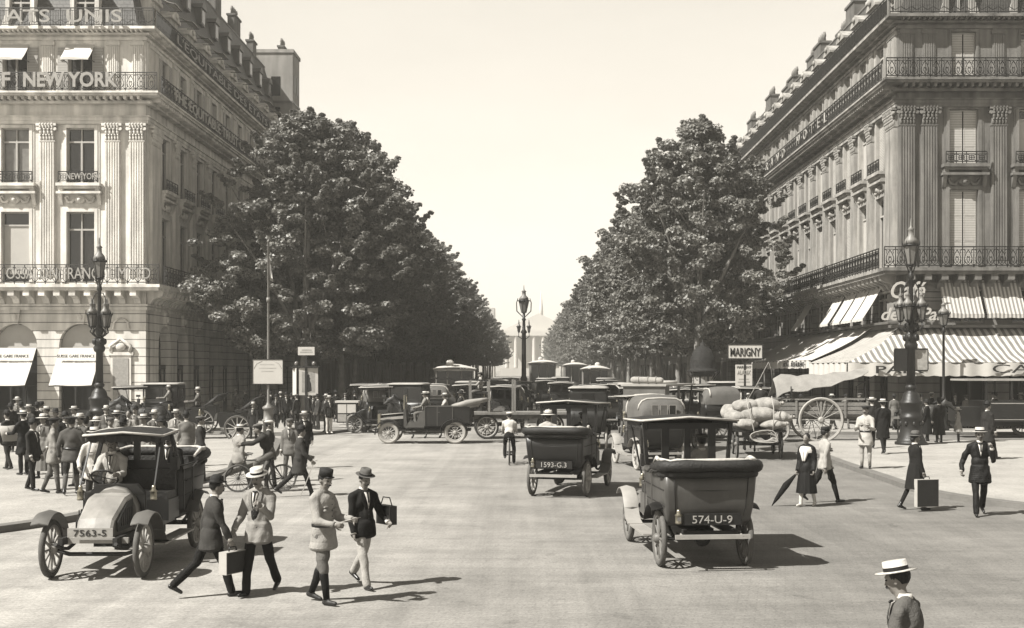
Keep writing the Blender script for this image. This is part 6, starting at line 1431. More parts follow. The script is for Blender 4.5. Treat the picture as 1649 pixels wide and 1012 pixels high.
        mb = MB(); mb.box(-.25,-.57,1.6,.25,-.55,2.10)
        for s in (-1, 1): mb.box(s*.675,-.38,1.6,s*.685,.97,2.10)
        mb.build('cabin_glass', M['glass'], t)
        mb = MB(); ring2 = rrect(.76,-.64,1.15,.14); loft(mb, [[(a, b, 2.28) for a, b in ring2], [(a, b, 2.32) for a, b in ring2], [(a*.8, b*.8, 2.37) for a, b in ring2]], True, True); mb.build('cabin_roof', M['carL'], t)
    if plate:
        mb = MB(); mb.box(-.42,-.64,.70,.44,-.58,.87); o = mb.build('number_plate', M['carD'], t); text('plate_number', plate, .115, M['letS'], o, (0,-.652,.73), width=.60, bold=.0, ext=.004)
    mb = MB(); mb.box(-.56,-.70,.50,.56,-.66,.565); mb.tube([(-.45,-.55,.56),(-.45,-.70,.53)], .018, 5); mb.tube([(.45,-.55,.56),(.45,-.70,.53)], .018, 5); mb.build('rear_bar', M['carL'], t)
    if frontplate:
        mb = MB(); mb.box(-.32,3.20,.62,.32,3.23,.75); o = mb.build('number_plate', M['paperG'], t); text('plate_number', frontplate, .09, M['letD'], o, (0,3.236,.64), (R(90),0,math.pi), width=.46, bold=.0, ext=.002)
    mb = MB(); mb.box(-.50,3.06,.52,.50,3.12,.60); mb.build('front_bar', M['carL'], t)
    mb = MB(); mb.box(-.72,1.22,1.42,-.60,1.34,1.62); mb.bar((-.66,1.28,1.62), (-.66,1.28,1.80), .02); mb.box(-.66,1.20,1.70,-.64,1.40,1.80); mb.build('taximeter', M['steel'], t)
    return t
def dirhead(x0, y0, x1, y1): return math.degrees(math.atan2(-(x1-x0), y1-y0))
def seated(label, t, lx, ly, lz, head=0, **k):
    p = W(t, Vector((lx, ly, lz))); return person(label, p.x, p.y, k.pop('h', 1.70), math.degrees(t.rotation_euler.z)+head, z=0, sit=True, knee=p.z/(k.get('hh', 1.70)/1.74), **{a: b for a, b in k.items() if a != 'hh'})
DR = dict(armL=(.7,.9,.15), armR=(.7,.9,.15), stride=0)
# ---- taxi on the right, seen from behind
x, y = at((1056+1207)/2, 912); y += .05
ta = taxi('taxi', 'dark taxi with plate 574-U-9 and folded hood, nearest car right of centre', x, y, 5, plate='574-U-9', fend2='carL', fend='carD', body='carM', bonnet='carG', rw=.78, group='open taxis')
seated('taxi driver in pale jacket at the wheel of the nearest taxi', ta, .30, 1.30, 1.16, coat=.45, trou=.1, hat='cap', **DR)
# ---- taxi 1593
x, y = at((858+944)/2, 799)
tb_ = taxi('taxi', 'dark taxi with plate 1593-G.3 and folded hood heading away right of the cyclist', x, y, -14, plate='1593-G.3', fend2='carG', fend='carD', body='carD', bonnet='carG', spk='spokeL', group='open taxis')
seated('taxi driver seen through the frame of the second taxi', tb_, .30, 1.30, 1.16, coat=.06, trou=.1, hat='cap', **DR)
seated('woman in pale dress riding in the back of the second taxi', tb_, -.25, -.1, 1.22, coat=.5, trou=.4, hat='sun', stride=0, moust=False, shirt=False)
# ---- near left taxi, coming towards us
fx0, fy0 = at(92, 930); fx1, fy1 = at(222, 931)
ang = 181; wbv = rot2(0, 2.92, R(ang)); cx, cy = (fx0+fx1)/2+.0, (fy0+fy1)/2+.0
tc_ = taxi('taxi', 'open taxi with pale sloping bonnet coming towards us at the near left', cx-wbv[0], cy-wbv[1], ang, frontplate='7563-5', body='carD', bonnet='carB', fend='carM', fend2='carG', tyre='tyre', spk='spokeL', group='open taxis', rw=.60, ry=1.75, driver_roof=2.02, wb=2.92)
seated('taxi driver in pale coat and dark cap at the wheel of the nearest left taxi', tc_, .30, 1.32, 1.16, coat=.50, trou=.12, hat='cap', hatm='feltG', near=True, **DR)
seated('passenger in dark clothes low in the back of the left taxi', tc_, -.2, -.05, 1.18, coat=.05, trou=.05, hat='fedora', stride=0)
# ---- grey-hooded landaulet
x, y = at(1060, 757); td = taxi('landaulet', 'car with raised grey hood and three small rear windows beyond the nearest taxi', x, y, 9, rear='closed', fend='carL', body='carD', bonnet='carD', tyre='tyreW', spk='spokeL')
# ---- dark cars further on
def carY(px, Y_): return ((px-HX)*Y_/F, Y_)
x, y = carY(948, 45.5); taxi('saloon_car', 'dark saloon with a pale curved roof edge ahead of the second taxi', x, y, -4, rear='saloon', body='carD', bonnet='carD', tyre='tyreW')
x, y = carY(820, 60); taxi('taxi', 'dark taxi with pale roof edge behind the flat wagon', x, y, 170, rear='closed', body='carD')
x, y = carY(668, 57); taxi('taxi', 'dark taxi half hidden behind the open touring car', x, y, 80, rear='saloon', body='carD', bonnet='carD')
x, y = carY(612, 58); taxi('taxi', 'dark car with a white blind at its window at the left kerb', x, y, 12, rear='closed', body='carD', lining=True)
x, y = carY(957, 64); taxi('taxi', 'dark open car in the distance right of the middle lamp', x, y, 176, body='carG')
x, y = carY(800, 74); taxi('saloon_car', 'small dark saloon in the distance left of the middle lamp', x, y, 0, rear='saloon', body='carD')
x, y = carY(1000, 70); taxi('taxi', 'dark car among the distant traffic near the right trees', x, y, 176, rear='closed', body='carD')
x, y = carY(775, 88); taxi('taxi', 'tiny dark car far off near the left trees', x, y, 2, rear='closed', body='carM')
x, y = carY(903, 100); taxi('taxi', 'tiny dark car far off between the two distant buses', x, y, 0, rear='saloon', body='carD')
x, y = carY(822, 108); taxi('taxi', 'tiny dark taxi far off left of the middle lamp', x, y, 0, rear='closed', body='carD')
x, y = carY(975, 92); taxi('taxi', 'tiny dark car far off under the right trees', x, y, 180, rear='saloon', body='carG')
for px, Y_, hd_, rr_, bb_, lb_ in [(700, 63, 4, 'closed', 'carD', 'dark hooded car below the nearest bus'), (758, 66, 178, 'saloon', 'carM', 'saloon coming towards us right of the nearest bus'), (838, 78, 0, 'folded', 'carD', 'open car beside the foot of the middle lamp'),
        (1098, 52, 176, 'folded', 'carD', 'open car coming towards us behind the limousine'), (1150, 53.5, -84, 'closed', 'carD', 'dark hooded car crossing behind the sack wagon'), (1020, 57, 178, 'saloon', 'carD', 'saloon coming towards us behind the grey limousine'), (905, 76, 176, 'closed', 'carD', 'hooded car coming towards us right of the middle lamp'),
        (985, 60, 4, 'folded', 'carM', 'open car seen between the saloon and the limousine'), (742, 80, 0, 'saloon', 'carD', 'far dark saloon behind the nearest bus'), (640, 66, 92, 'closed', 'carD', 'hooded car at the kerb under the left trees'), (1175, 64, 90, 'saloon', 'carD', 'dark saloon before the theatre sign'), (880, 90, 178, 'saloon', 'carD', 'small saloon before the first distant bus'), (1072, 61, 90, 'closed', 'carD', 'hooded car crossing at the foot of the right trees')]:
    x, y = carY(px, Y_); taxi('taxi' if rr_ != 'saloon' else 'saloon_car', lb_, x, y, hd_, rear=rr_, body=bb_, bonnet=bb_)
# ---- boxy limousine with luggage and spare tyre on the roof
x, y = carY(1047, 43.5); tl = thing('limousine', 'tall grey limousine with a bundle and a spare tyre on its flat roof', 'car', (x, y, 0), R(-24))
for sx in (-1, 1): wheel(tl, sx*.72, .1, .45); wheel(tl, sx*.72, 3.2, .45)
mb = MB(); mb.box(-.78,-.7,.70,.78,1.1,1.55); mb.box(-.78,-.7,1.55,.78,-.66,2.40); mb.box(-.78,-.66,1.55,-.74,-.2,2.40); mb.box(.74,-.66,1.55,.78,-.2,2.40); mb.box(-.78,.9,1.55,-.74,1.1,2.4); mb.box(.74,.9,1.55,.78,1.1,2.4); mb.box(-.7,1.1,.70,.7,2.2,1.1); mb.build('cabin', M['carG'], tl)
mb = MB(); mb.box(-.84,-.78,2.40,.84,2.9,2.47); mb.build('roof', M['carL'], tl); mb = MB()
for s in (-1, 1): mb.bar((s*.72,2.2,1.1), (s*.76,2.7,2.40), .05)
mb.build('pillars', M['carD'], tl); mb = MB(); mb.box(-.18,-.72,1.85,.18,-.705,2.05); mb.build('rear_window', M['glass'], tl)
mb = MB(); mb.box(-.42,2.2,.62,.42,3.5,1.2); mb.build('bonnet', M['carD'], tl)
mb = MB(); mb.box(-.45,-.6,.50,.45,3.6,.62); mb.build('chassis', M['steel'], tl)
for s in (-1, 1): mudguard(tl, s*.75, .1, .54, .25, 15, 165); mudguard(tl, s*.75, 3.2, .54, .25, 10, 160)
bd = thing('luggage_roll', 'pale rolled bundle tied on the roof of the limousine', 'bundle', W(tl, Vector((-.1,.1,2.47))), R(-24)); mb = MB(); mb.cap((-.55,0,.14), (.45,0,.13), .13, .12, 10); mb.build('bundle', M['sack'], bd)
mb = MB()
for q in (-.35, 0, .3): mb.tube([(q, .14*math.cos(a*math.pi/6), .14+.14*math.sin(a*math.pi/6)) for a in range(12)], .012, 5, closed=True)
mb.build('cord', M['rope'], bd)
st_ = thing('spare_tyre', 'pale spare tyre lying on the roof of the limousine', 'tyre', W(tl, Vector((.05,1.6,2.47))), 0); mb = MB(); mb.tube([(.42*math.cos(2*math.pi*k/24), .42*math.sin(2*math.pi*k/24), .055) for k in range(24)], .055, 8, closed=True); mb.build('tyre', M['tyreW'], st_)
# ---- open touring car in profile, heading left
x, y = at(733, 715); tt = thing('touring_car', 'open touring car in profile with white tyres and passengers in pale dusters', 'car', (x, y+.7, 0), R(90))
for sx in (-1, 1): wheel(tt, sx*.70, 0, .45, .062, 12, 'tyreW', 'spokeL'); wheel(tt, sx*.70, 2.68, .43, .062, 12, 'tyreW', 'spokeL'); mudguard(tt, sx*.72, .05, .56, .26, 10, 160); mudguard(tt, sx*.72, 2.68, .54, .26, -5, 150)
rings = []
for yy, hw, zb, zt in ((-.70,.60,.85,1.50),(-.58,.72,.74,1.56),(.6,.78,.62,1.54),(1.1,.76,.62,1.52),(1.25,.74,.62,1.40)): rings.append([(hw,yy,zb+.1),(hw*1.02,yy,zt),(hw*.94,yy,zt+.01),(hw*.92,yy,zb+.2),(0,yy,zb+.2),(-hw*.92,yy,zb+.2),(-hw*.94,yy,zt+.01),(-hw*1.02,yy,zt),(-hw,yy,zb+.1),(-hw*.8,yy,zb),(hw*.8,yy,zb)])
mb = MB(); loft(mb, rings, True, False, True, False); mb.build('body', M['carD'], tt)
mb = MB()
for s in (-1, 1):
    for yy in (.10,.72,1.22): mb.box(s*.79-.012,yy-.01,.72,s*.79+.012,yy+.01,1.50)
    mb.box(s*.79-.014,-.5,1.50,s*.79+.014,1.2,1.53); mb.box(s*.80-.01,.62,1.26,s*.80+.02,.70,1.28)
mb.build('door_mouldings', M['carG'], tt)
mb = MB(); mb.box(-.68,1.25,.62,.68,2.0,.70); mb.prism([(1.95,.66),(2.10,.66),(2.10,1.34),(2.02,1.38)], -.50, .50, 'x')
for s in (-1, 1): mb.prism([(1.25,.66),(1.95,.66),(1.9,.86),(1.55,.90),(1.42,1.25),(1.25,1.34)], s*.70-.015, s*.70+.015, 'x')
mb.build('front_body', M['carM'], tt)
mb = MB(); loft(mb, [[(w0*math.cos(R(a)), yy, .62+(zt-.62)*math.sin(R(a))**.5) for a in (0,25,50,90,130,155,180)] for yy, w0, zt in ((2.10,.44,1.20),(3.05,.38,1.12))], True, True, False); mb.build('bonnet', M['carD'], tt)
mb = MB(); mb.sheet([[(-.26,2.12,1.225),(0,2.12,1.24),(.26,2.12,1.225)],[(-.24,3.04,1.145),(0,3.04,1.16),(.24,3.04,1.145)]], .012); mb.build('bonnet_top', M['carL'], tt)
for s in (-1, 1): mb = MB(); mb.prism([(2.12,1.0),(3.04,.94),(3.04,1.02),(2.12,1.12)], s*.415, s*.43, 'x'); mb.build('bonnet_flap', M['carL'], tt)
mb = MB(); mb.box(-.38,3.05,.55,.38,3.16,1.18); mb.build('radiator', M['brass'], tt); mb = MB(); mb.box(-.40,-.6,.50,.40,3.2,.60); mb.tube([(-.65,0,.45),(.65,0,.45)], .04); mb.tube([(-.65,2.68,.42),(.65,2.68,.42)], .035); mb.box(-.86,.65,.38,-.62,2.05,.41); mb.box(.62,.65,.38,.86,2.05,.41); mb.build('chassis', M['steel'], tt)
mb = MB(); mb.box(-.66,-.45,1.0,.66,.05,1.25); mb.build('rear_seat', M['seatL'], tt); mb = MB(); mb.box(-.66,1.02,.9,.66,1.5,1.22); mb.box(-.66,.98,1.22,.66,1.08,1.62); mb.build('front_seat', M['seatL'], tt)
mb = MB(); mb.box(-.50,2.06,1.38,-.46,2.10,1.95); mb.box(.46,2.06,1.38,.50,2.10,1.95); mb.box(-.46,2.06,1.91,.46,2.10,1.95); mb.box(-.46,2.06,1.62,.46,2.10,1.65); o = mb.build('windscreen', M['brass'], tt); mb = MB(); mb.box(-.46,2.075,1.38,.46,2.08,1.62); mb.build('screen_glass', M['glassL'], o)
mb = MB(); mb.tube([(.3,1.95,1.15),(.3,1.62,1.40)], .018, 6); c = Vector((.3,1.60,1.42)); mb.tube([c+Vector((.21*math.cos(q), -.13*math.sin(q)*.4, .2*math.sin(q))) for q in [2*math.pi*k/16 for k in range(16)]], .014, 5, closed=True); mb.build('steering_wheel', M['steel'], tt)
mb = MB(); mb.tube([(.72,.2,1.50),(.74,-.4,1.62),(.70,-1.0,1.72),(0,-1.25,1.76),(-.70,-1.0,1.72),(-.74,-.4,1.62),(-.72,.2,1.50)], [.05,.12,.09,.08,.09,.12,.05], 8); mb.tube([(.70,.1,1.46),(.66,-.6,1.52),(0,-.9,1.6),(-.66,-.6,1.52),(-.70,.1,1.46)], [.05,.10,.1,.10,.05], 8); mb.build('folded_hood', M['tarp'], tt)
for i, (lx, ly, lz, cv, ht, lb) in enumerate([(.3,1.22,1.12,.62,'whitecap','driver in white duster and cap at the wheel of the touring car'), (-.3,1.24,1.12,.30,'boater','man in the front seat beside the touring car driver'), (.3,-.22,1.16,.60,'sun','woman in white hat in the near rear seat of the touring car'), (-.3,-.22,1.16,.06,'ladies','woman in dark hat in the far rear seat of the touring car'), (0,.45,1.05,.55,'boater','passenger in pale coat in the middle of the touring car')]):
    seated(lb, tt, lx, ly, lz+.18, coat=cv, trou=cv*.7, hat=ht, armL=(.6,.8,.1), armR=(.5,.8,.1), stride=0, moust=False, shirt=cv < .2)
# ---- buses
def bus(label, x, y, head, W2=1.1, L=5.6, H=3.05, front=False, body='carM'):
    t = thing('motor_bus', label, 'bus', (x, y, 0), R(head), 'motor buses')
    for sx in (-1, 1): wheel(t, sx*.85, .9, .48, .07, 12); wheel(t, sx*.85, L-1.0, .46, .07, 12)
    mb = MB(); mb.box(-W2,.8,.75,W2,L-1.2,1.75); mb.box(-W2,0,.70,W2,.8,.80); mb.box(-W2,0,.8,-W2+.06,.8,1.6); mb.box(W2-.06,0,.8,W2,.5,1.6); mb.box(-W2*.7,L-1.2,.75,W2*.7,L-.1,1.35); mb.build('body', M[body], t)
    mb = MB()
    for s in (-1, 1):
        for k in range(6): yy = .84+(L-2.1)*k/5; mb.box(s*(W2-.04)-.03, yy-.04, 1.75, s*(W2-.04)+.03, yy+.04, H-.28)
    for xx in (-W2+.05, -.4, .4, W2-.05): mb.box(xx-.04,.80,1.75,xx+.04,.86,H-.28); mb.box(xx-.04,L-1.26,1.75,xx+.04,L-1.2,H-.28)
    for s in (-1, 1): mb.bar((s*(W2-.05),.04,.8), (s*(W2-.05),.04,H-.28), .05)
    mb.build('pillars', M['carL'], t)
    mb = MB(); mb.box(-W2+.05,.88,1.75,W2-.05,.89,H-.3); mb.box(-W2+.05,L-1.29,1.75,W2-.05,L-1.28,H-.3)
    for s in (-1, 1): mb.box(s*(W2-.05)-.004,.9,1.75,s*(W2-.05)+.004,L-1.3,H-.3)
    mb.build('windows', M['glass'], t)
    mb = MB(); mb.box(-W2-.05,-.1,H-.30,W2+.05,L-.7,H-.16); mb.build('route_board', M['carL'], t)
    mb = MB(); g = []
    for j in range(9):
        xx = -W2-.12+(2*W2+.24)*j/8; g.append([(xx, yy, H-.16+.26*(1-(xx/(W2+.12))**2)*min(1, .4+abs(1)*(1 if 0 < yy < L-.9 else 0))) for yy in (-.25, .3, L*.5, L-1.2, L-.5)])
    mb.sheet(g, .04); mb.ell((-.25,.4,H+.16), (.22,.12,.20)) ; mb.build('roof', M['roofW'], t, recalc=False)
    mb = MB(); mb.box(-.5,0.1,.45,.5,L-.2,.62); mb.build('chassis', M['steel'], t)
    for s in (-1, 1): mb = MB(); mb.ell((s*.5,L-.05,1.0), (.12,.1,.12)); mb.build('headlight', M['brass'], t)
    return t
x, y = carY(732, 68); bus('white-roofed motor bus near the left trees, nearest of the buses', x, y, 4, H=3.2)
x, y = carY(875, 108); bus('white-roofed motor bus in the distance just right of the middle lamp', x, y, 2, H=3.75, W2=1.15)
x, y = carY(927, 122); bus('distant white-roofed bus between the two others right of the lamp', x, y, 0, H=3.6)
x, y = carY(957, 96); bus('distant pale-roofed bus nearest the right trees', x, y, 178, H=3.2, W2=1.0)
# ---- long dark motor coach at the right edge
tk_ = thing('motor_coach', 'long dark open-sided motor coach at the right edge before the cafe', 'coach', (carY(1500, 53.5)[0]+7.6, 53.5, 0), R(90))
for sx in (-1, 1): wheel(tk_, sx*.85, 3.25, .50, .07, 12, 'tyreW', 'spoke'); wheel(tk_, sx*.85, -.6, .50, .07, 12, 'tyreW', 'spoke'); mudguard(tk_, sx*.86, 3.25, .64, .30, 0, 180); mudguard(tk_, sx*.86, -.6, .64, .30, 0, 180)
mb = MB(); mb.box(-1.0,-1.2,.72,1.0,5.6,1.62); mb.box(-.98,-1.2,1.62,.98,-1.14,2.5); mb.build('body', M['carD'], tk_)
mb = MB(); mb.box(-1.06,-1.4,2.50,1.06,6.4,2.58); mb.build('roof', M['carL'], tk_); mb = MB()
for s in (-1, 1):
    for k in range(7): mb.box(s*.96-.03,-1.1+1.1*k,1.62,s*.96+.03,-1.02+1.1*k,2.50)
mb.build('pillars', M['carD'], tk_); mb = MB(); mb.box(-.5,-1,.5,.5,6.6,.72); mb.build('chassis', M['steel'], tk_)
mb = MB(); mb.box(-.5,5.6,.72,.5,6.7,1.35); mb.build('bonnet', M['carD'], tk_); mb = MB()
for s in (-1, 1): mb.box(s*1.005-.004,-1.1,1.50,s*1.005+.004,5.5,1.54); mb.box(s*1.005-.004,-1.1,.80,s*1.005+.004,5.5,.83)
mb.build('coachline', M['carL'], tk_)
for i in range(5): seated('coach passenger in %s, %s row from the front' % (('dark hat', 'pale hat')[i % 2], ('first', 'second', 'third', 'fourth', 'fifth')[i]), tk_, .45, 4.6-1.15*i, 1.15, coat=(.05,.3)[i % 2], trou=.05, hat=('bowler', 'boater')[i % 2], stride=0, moust=False, group='coach passengers')
# ---- bicycles
def bicycle(label, x, y, head):
    t = thing('bicycle', label, 'bicycle', (x, y, 0), R(head)); 
    for yy in (0, 1.06): wheel(t, 0, yy, .34, .018, 18, 'tyre', 'steel', hubr=.03)
    mb = MB(); bb = (0,.42,.28); sp_ = (0,.30,.78); hd = (0,.88,.78)
    for a, b in ((bb, sp_), (sp_, hd), (bb, (0,.90,.66)), ((0,0,.34), bb), ((0,0,.34), sp_), ((0,.86,.86), (0,1.06,.34))): mb.bar(a, b, .03)
    mb.lathe([(.09,0),(.09,.01)], (.02,.42,.28), 12); mb.build('frame', M['steel'], t)
    mb = MB(); mb.tube([(-.26,.72,.93),(-.20,.86,.95),(0,.87,.93),(.20,.86,.95),(.26,.72,.93)], .013, 6); mb.build('handlebar', M['steel'], t)
    mb = MB(); mb.ell((0,.27,.82), (.09,.13,.03), 10, 5); mb.build('saddle', M['leather'], t); return t
x, y = at(820, 749); bk = bicycle('bicycle ridden away from us in the middle of the road', x, y-.1, 0)
person('cyclist in white waistcoat and pale cap riding away from us', x, y+.18, 1.72, 0, sit=True, knee=.90, lean=.32, armL=(.75,.35,.12), armR=(.75,.35,.12), coat=.72, trou=.03, hat='whitecap', thighs=(1.0,.45), shins=(-.15,-.1), shirt=False, hair='hair', moust=False)
x, y = at(455, 792); bk2 = bicycle('bicycle of the bent rider at the edge of the left refuge', x, y, 100)
p = W(bk2, Vector((0,.28,0))); person('man in brown jacket and cap bent over his bicycle handlebars', p.x, p.y, 1.76, 100, sit=True, knee=.92, lean=.45, armL=(.95,.4,.12), armR=(.95,.4,.12), coat=.09, trou=.18, hat='cap', thighs=(1.0,.3), shins=(-.2,-.05), shirt=False)
# ---- horses
def horse(label, x, y, head, m='horse', h=1.0, step=.25, harness=True, nodd=0.0):
    t = thing('horse', label, 'horse', (x, y, 0), R(head)); k = h
    mb = MB(); q = lambda *p: Vector(p)*k
    mb.ell(q(0,-.50,1.20), q(.27,.36,.30), 14, 10); mb.ell(q(0,0,1.16), q(.27,.50,.29), 14, 10); mb.ell(q(0,.50,1.18), q(.25,.33,.33), 14, 10)
    mb.cap(q(0,.62,1.30), q(0,1.05,1.72-nodd), .19*k, .11*k); mb.cap(q(0,1.02,1.76-nodd), q(0,1.40,1.50-nodd*1.2), .115*k, .065*k); mb.ell(q(0,1.18,1.66-nodd), q(.085,.16,.12))
    for s in (-1, 1): mb.cap(q(s*.06,1.02,1.84-nodd), q(s*.075,1.03,1.97-nodd), .03*k, .008*k, 6)
    for s in (-1, 1):
        f = step*s
        mb.cap(q(s*.15,.52,1.05), q(s*.15,.54+f*.7,.62), .12*k, .062*k); mb.cap(q(s*.15,.54+f*.7,.62), q(s*.15,.52+f*(1.2 if f > 0 else 1.5),.16), .055*k, .036*k); mb.cap(q(s*.15,.52+f*(1.2 if f > 0 else 1.5),.14), q(s*.15,.56+f*1.4,.05), .045*k, .06*k)
        g = -step*s
        mb.cap(q(s*.15,-.58,1.12), q(s*.15,-.48+g*.5,.78), .17*k, .095*k); mb.cap(q(s*.15,-.48+g*.5,.78), q(s*.15,-.80+g,.52), .085*k, .05*k); mb.cap(q(s*.15,-.80+g,.52), q(s*.15,-.72+g*1.3,.14), .048*k, .036*k); mb.cap(q(s*.15,-.72+g*1.3,.12), q(s*.15,-.66+g*1.3,.05), .045*k, .06*k)
    put_mesh('body', [fuse(mb, .03, 0, smooth=3)], M[m], t)
    mb = MB(); mb.tube([q(0,-.84,1.28), q(0,-.98,1.15), q(0,-1.0,.8), q(0,-.95,.5)], [.05*k,.07*k,.08*k,.03*k], 8); mb.build('tail', M['mane'], t)
    mb = MB(); mb.tube([q(.0,.55,1.56), q(0,.80,1.74-nodd*.6), q(0,.98,1.90-nodd), q(0,1.12,1.84-nodd)], [.05*k,.07*k,.06*k,.03*k], 6); mb.build('mane', M['mane'], t)
    if harness:
        mb = MB(); c = Vector(q(0,.66,1.28)); mb.tube([c+Vector((.24*k*math.cos(a), .12*math.sin(a)*k, .36*k*math.sin(a))) for a in [2*math.pi*j/16 for j in range(16)]], .045*k, 7, closed=True)
        mb.tube([q(.27*math.cos(a),0.05,1.17+.30*math.sin(a)) for a in [2*math.pi*j/16 for j in range(16)]], .02, 5, closed=True)
        for s in (-1, 1): mb.tube([q(s*.27,.6,1.15), q(s*.30,-.2,1.0), q(s*.32,-1.1,.92)], .018, 5); mb.tube([q(s*.10,1.2,1.62-nodd), q(s*.25,.4,1.45), q(s*.2,-.5,1.5)], .008, 4)
        mb.build('harness', M['leather'], t)
    return t
# ---- sack wagon seen from behind
x, y = carY(1222, 40.5); tw_ = thing('sack_wagon', 'low four-wheeled wagon seen from behind under a heap of pale sacks', 'wagon', (x, y, 0), R(-6))
for sx in (-1, 1): wheel(tw_, sx*.72, 0, .50, .035, 12, 'steel', 'spoke'); wheel(tw_, sx*.70, 2.4, .42, .035, 12, 'steel', 'spoke')
mb = MB(); mb.box(-.85,-.5,.92,.85,3.1,1.0); mb.box(-.06,-.4,.5,.06,2.6,.6); mb.tube([(-.7,0,.5),(.7,0,.5)], .05); mb.tube([(-.7,2.4,.42),(.7,2.4,.42)], .045)
for s in (-1, 1): mb.box(s*.3-.05,-.4,.6,s*.3+.05,3,.92)
mb.build('wagon_bed', M['wood'], tw_)
sk = [(-.45,-.2,1.18,.42,.50,.20,5), (.42,-.25,1.16,.45,.40,.17,-10), (-.1,.9,1.2,.8,.4,.22,0), (-.72,.1,1.45,.42,.5,.24,20), (.0,.0,1.55,.62,.5,.30,0), (.62,.1,1.42,.5,.45,.22,-15), (-.35,.2,1.86,.55,.45,.25,12), (.25,.25,1.92,.50,.45,.25,-8), (-.85,.7,1.6,.35,.5,.3,30)]
SKN = ['bottom left', 'bottom right', 'bottom middle behind', 'left', 'middle', 'right', 'top left', 'top right', 'far left, behind']
for i, (sx, sy, sz, a, b, c, rz_) in enumerate(sk):
    o = thing('sack', 'plump tied sack on the wagon, %s of the heap' % SKN[i], 'sack', W(tw_, Vector((sx, sy, 1.1+(sz-1.1)*.86))), R(rz_-6), 'sacks on the wagon'); mb = MB(); mb.ell((0,0,0), (a,b,c), 14, 10); mb.cap((a*.8,0,c*.1), (a*1.12,.03,c*.25), .07, .05, 8)
    put_mesh('cloth', [fuse(mb, .028, .026, 5.2, 1, i*1.7)], M['sack'], o); mb = MB(); mb.tube([(a*.98, .075*math.cos(j*math.pi/4), c*.18+.075*math.sin(j*math.pi/4)) for j in range(8)], .012, 5, closed=True); mb.build('tie', M['rope'], o)
rp = thing('rope_coil', 'pale rope lashed over the sacks and looped behind the wagon', 'rope', W(tw_, Vector((0,-.55,0))), R(-6)); mb = MB()
mb.tube([(-.42,.3,2.05),(-.40,0,1.75),(-.30,-.12,1.35),(-.22,-.14,1.0),(-.2,-.14,.9)], .018, 5); mb.tube([(.40,.3,2.1),(.44,0,1.7),(.42,-.12,1.3),(.40,-.14,.95)], .018, 5)
for j in range(5): mb.tube([(.10+(.34+.03*j)*math.cos(a)+.05*math.sin(3*a+j), -.18-.02*j, .78+(.12+.02*j)*math.sin(a)+.03*math.cos(2*a+j)) for a in [2*math.pi*q/18 for q in range(18)]], .018, 5, closed=True)
mb.build('rope', M['rope'], rp)
seated('carter in a cap seated before the sacks', tw_, .25, 2.2, 1.75, coat=.08, trou=.05, hat='cap', **DR)
wp = thing('whip', 'long carter whip standing up from the sack wagon', 'whip', W(tw_, Vector((-.3,1.2,1.9)))); mb = MB(); mb.tube([(0,0,0), (.35,0,.6), (.75,.05,1.35)], [.018,.013,.008], 5); mb.build('stock', M['rope'], wp); mb = MB(); mb.tube([(.75,.05,1.35), (.84,.05,1.1), (.92,.08,.3)], .006, 4); mb.build('lash', M['rope'], wp)
horse('cart horse ahead of the sack wagon', *(W(tw_, Vector((.0,4.6,0))).xy), -6, 'horse')
# ---- big-wheeled cart in profile with planks and tarpaulin
x = (1322-HX)*49.5/F; tg = thing('plank_cart', 'long pale plank cart in profile on great spoked wheels', 'cart', (x, 50.3, 0), R(-90))
for sx in (-1, 1): wheel(tg, sx*.82, 0, .93, .045, 14, 'tyreW', 'spokeL', hubr=.12)
for sx in (-1, 1): wheel(tg, sx*.70, -1.75, .50, .04, 12, 'spokeL', 'spokeL', hubr=.09)
mb = MB(); mb.box(-.70,-2.0,1.05,.70,2.0,1.12); mb.tube([(-.8,0,.93),(.8,0,.93)], .06)
for s in (-1, 1):
    for k in range(3): mb.box(s*.74-.03,-1.95,1.16+.17*k,s*.74+.03,1.95,1.30+.17*k)
    for yy in (-1.9,-1,0,1,1.9): mb.box(s*.79-.02,yy-.04,1.0,s*.79+.02,yy+.04,1.72)
    mb.box(s*.34-.05,-2.3,.95,s*.34+.05,3.6,1.05)
mb.build('cart_body', M['plank'], tg)
pk = thing('planks', 'pale planks laid along the top of the big cart', 'planks', (x, 50.3, 1.74), R(-90)); mb = MB()
for k in range(7): mb.box(-.72+.2*k, -2.2-.1*(k % 3), .02*(k % 2), -.56+.2*k, 2.3+.08*(k % 2), .05+.02*(k % 2))
mb.build('boards', M['plank'], pk); tag(pk, kind=None)
tp = thing('tarpaulin', 'pale tarpaulin slung on poles above the plank cart', 'tarpaulin', (x, 50.3, 0), R(-90)); mb = MB(); g = []
for i in range(13):
    u_ = i/12; yy = -1.75+3.75*u_; row = []
    for j in range(9): a = (j/8-.5)*2; row.append((a*.72*(1-.12*u_), yy+.06*math.sin(i*1.7+j)-.10*abs(a)*(1-u_), 2.78+.26*u_-.12*math.sin(math.pi*u_)-(.16+.62*(1-u_)**.8)*abs(a)**1.6+.05*math.sin(i*1.9+j*1.3)*(1-.5*u_)-(.12 if i == 0 else 0)))
    g.append(row)
mb.sheet(g, .02); mb.build('cloth', M['tarp'], tp, recalc=False); mb = MB()
for yy in (-1.2, 1.85):
    for s in (-1, 1): mb.bar((s*.72,yy,1.74), (s*.70,yy,2.30), .04)
mb.bar((-.7,1.9,2.3), (.9,2.2,2.75), .04); mb.build('poles', M['wood'], tp)
hp_ = W(tg, Vector((0,4.3,0))); horse('brown horse in collar harnessed to the plank cart behind the great lamp', hp_.x, hp_.y, -90, 'horseL', 1.02, .15, nodd=.15)
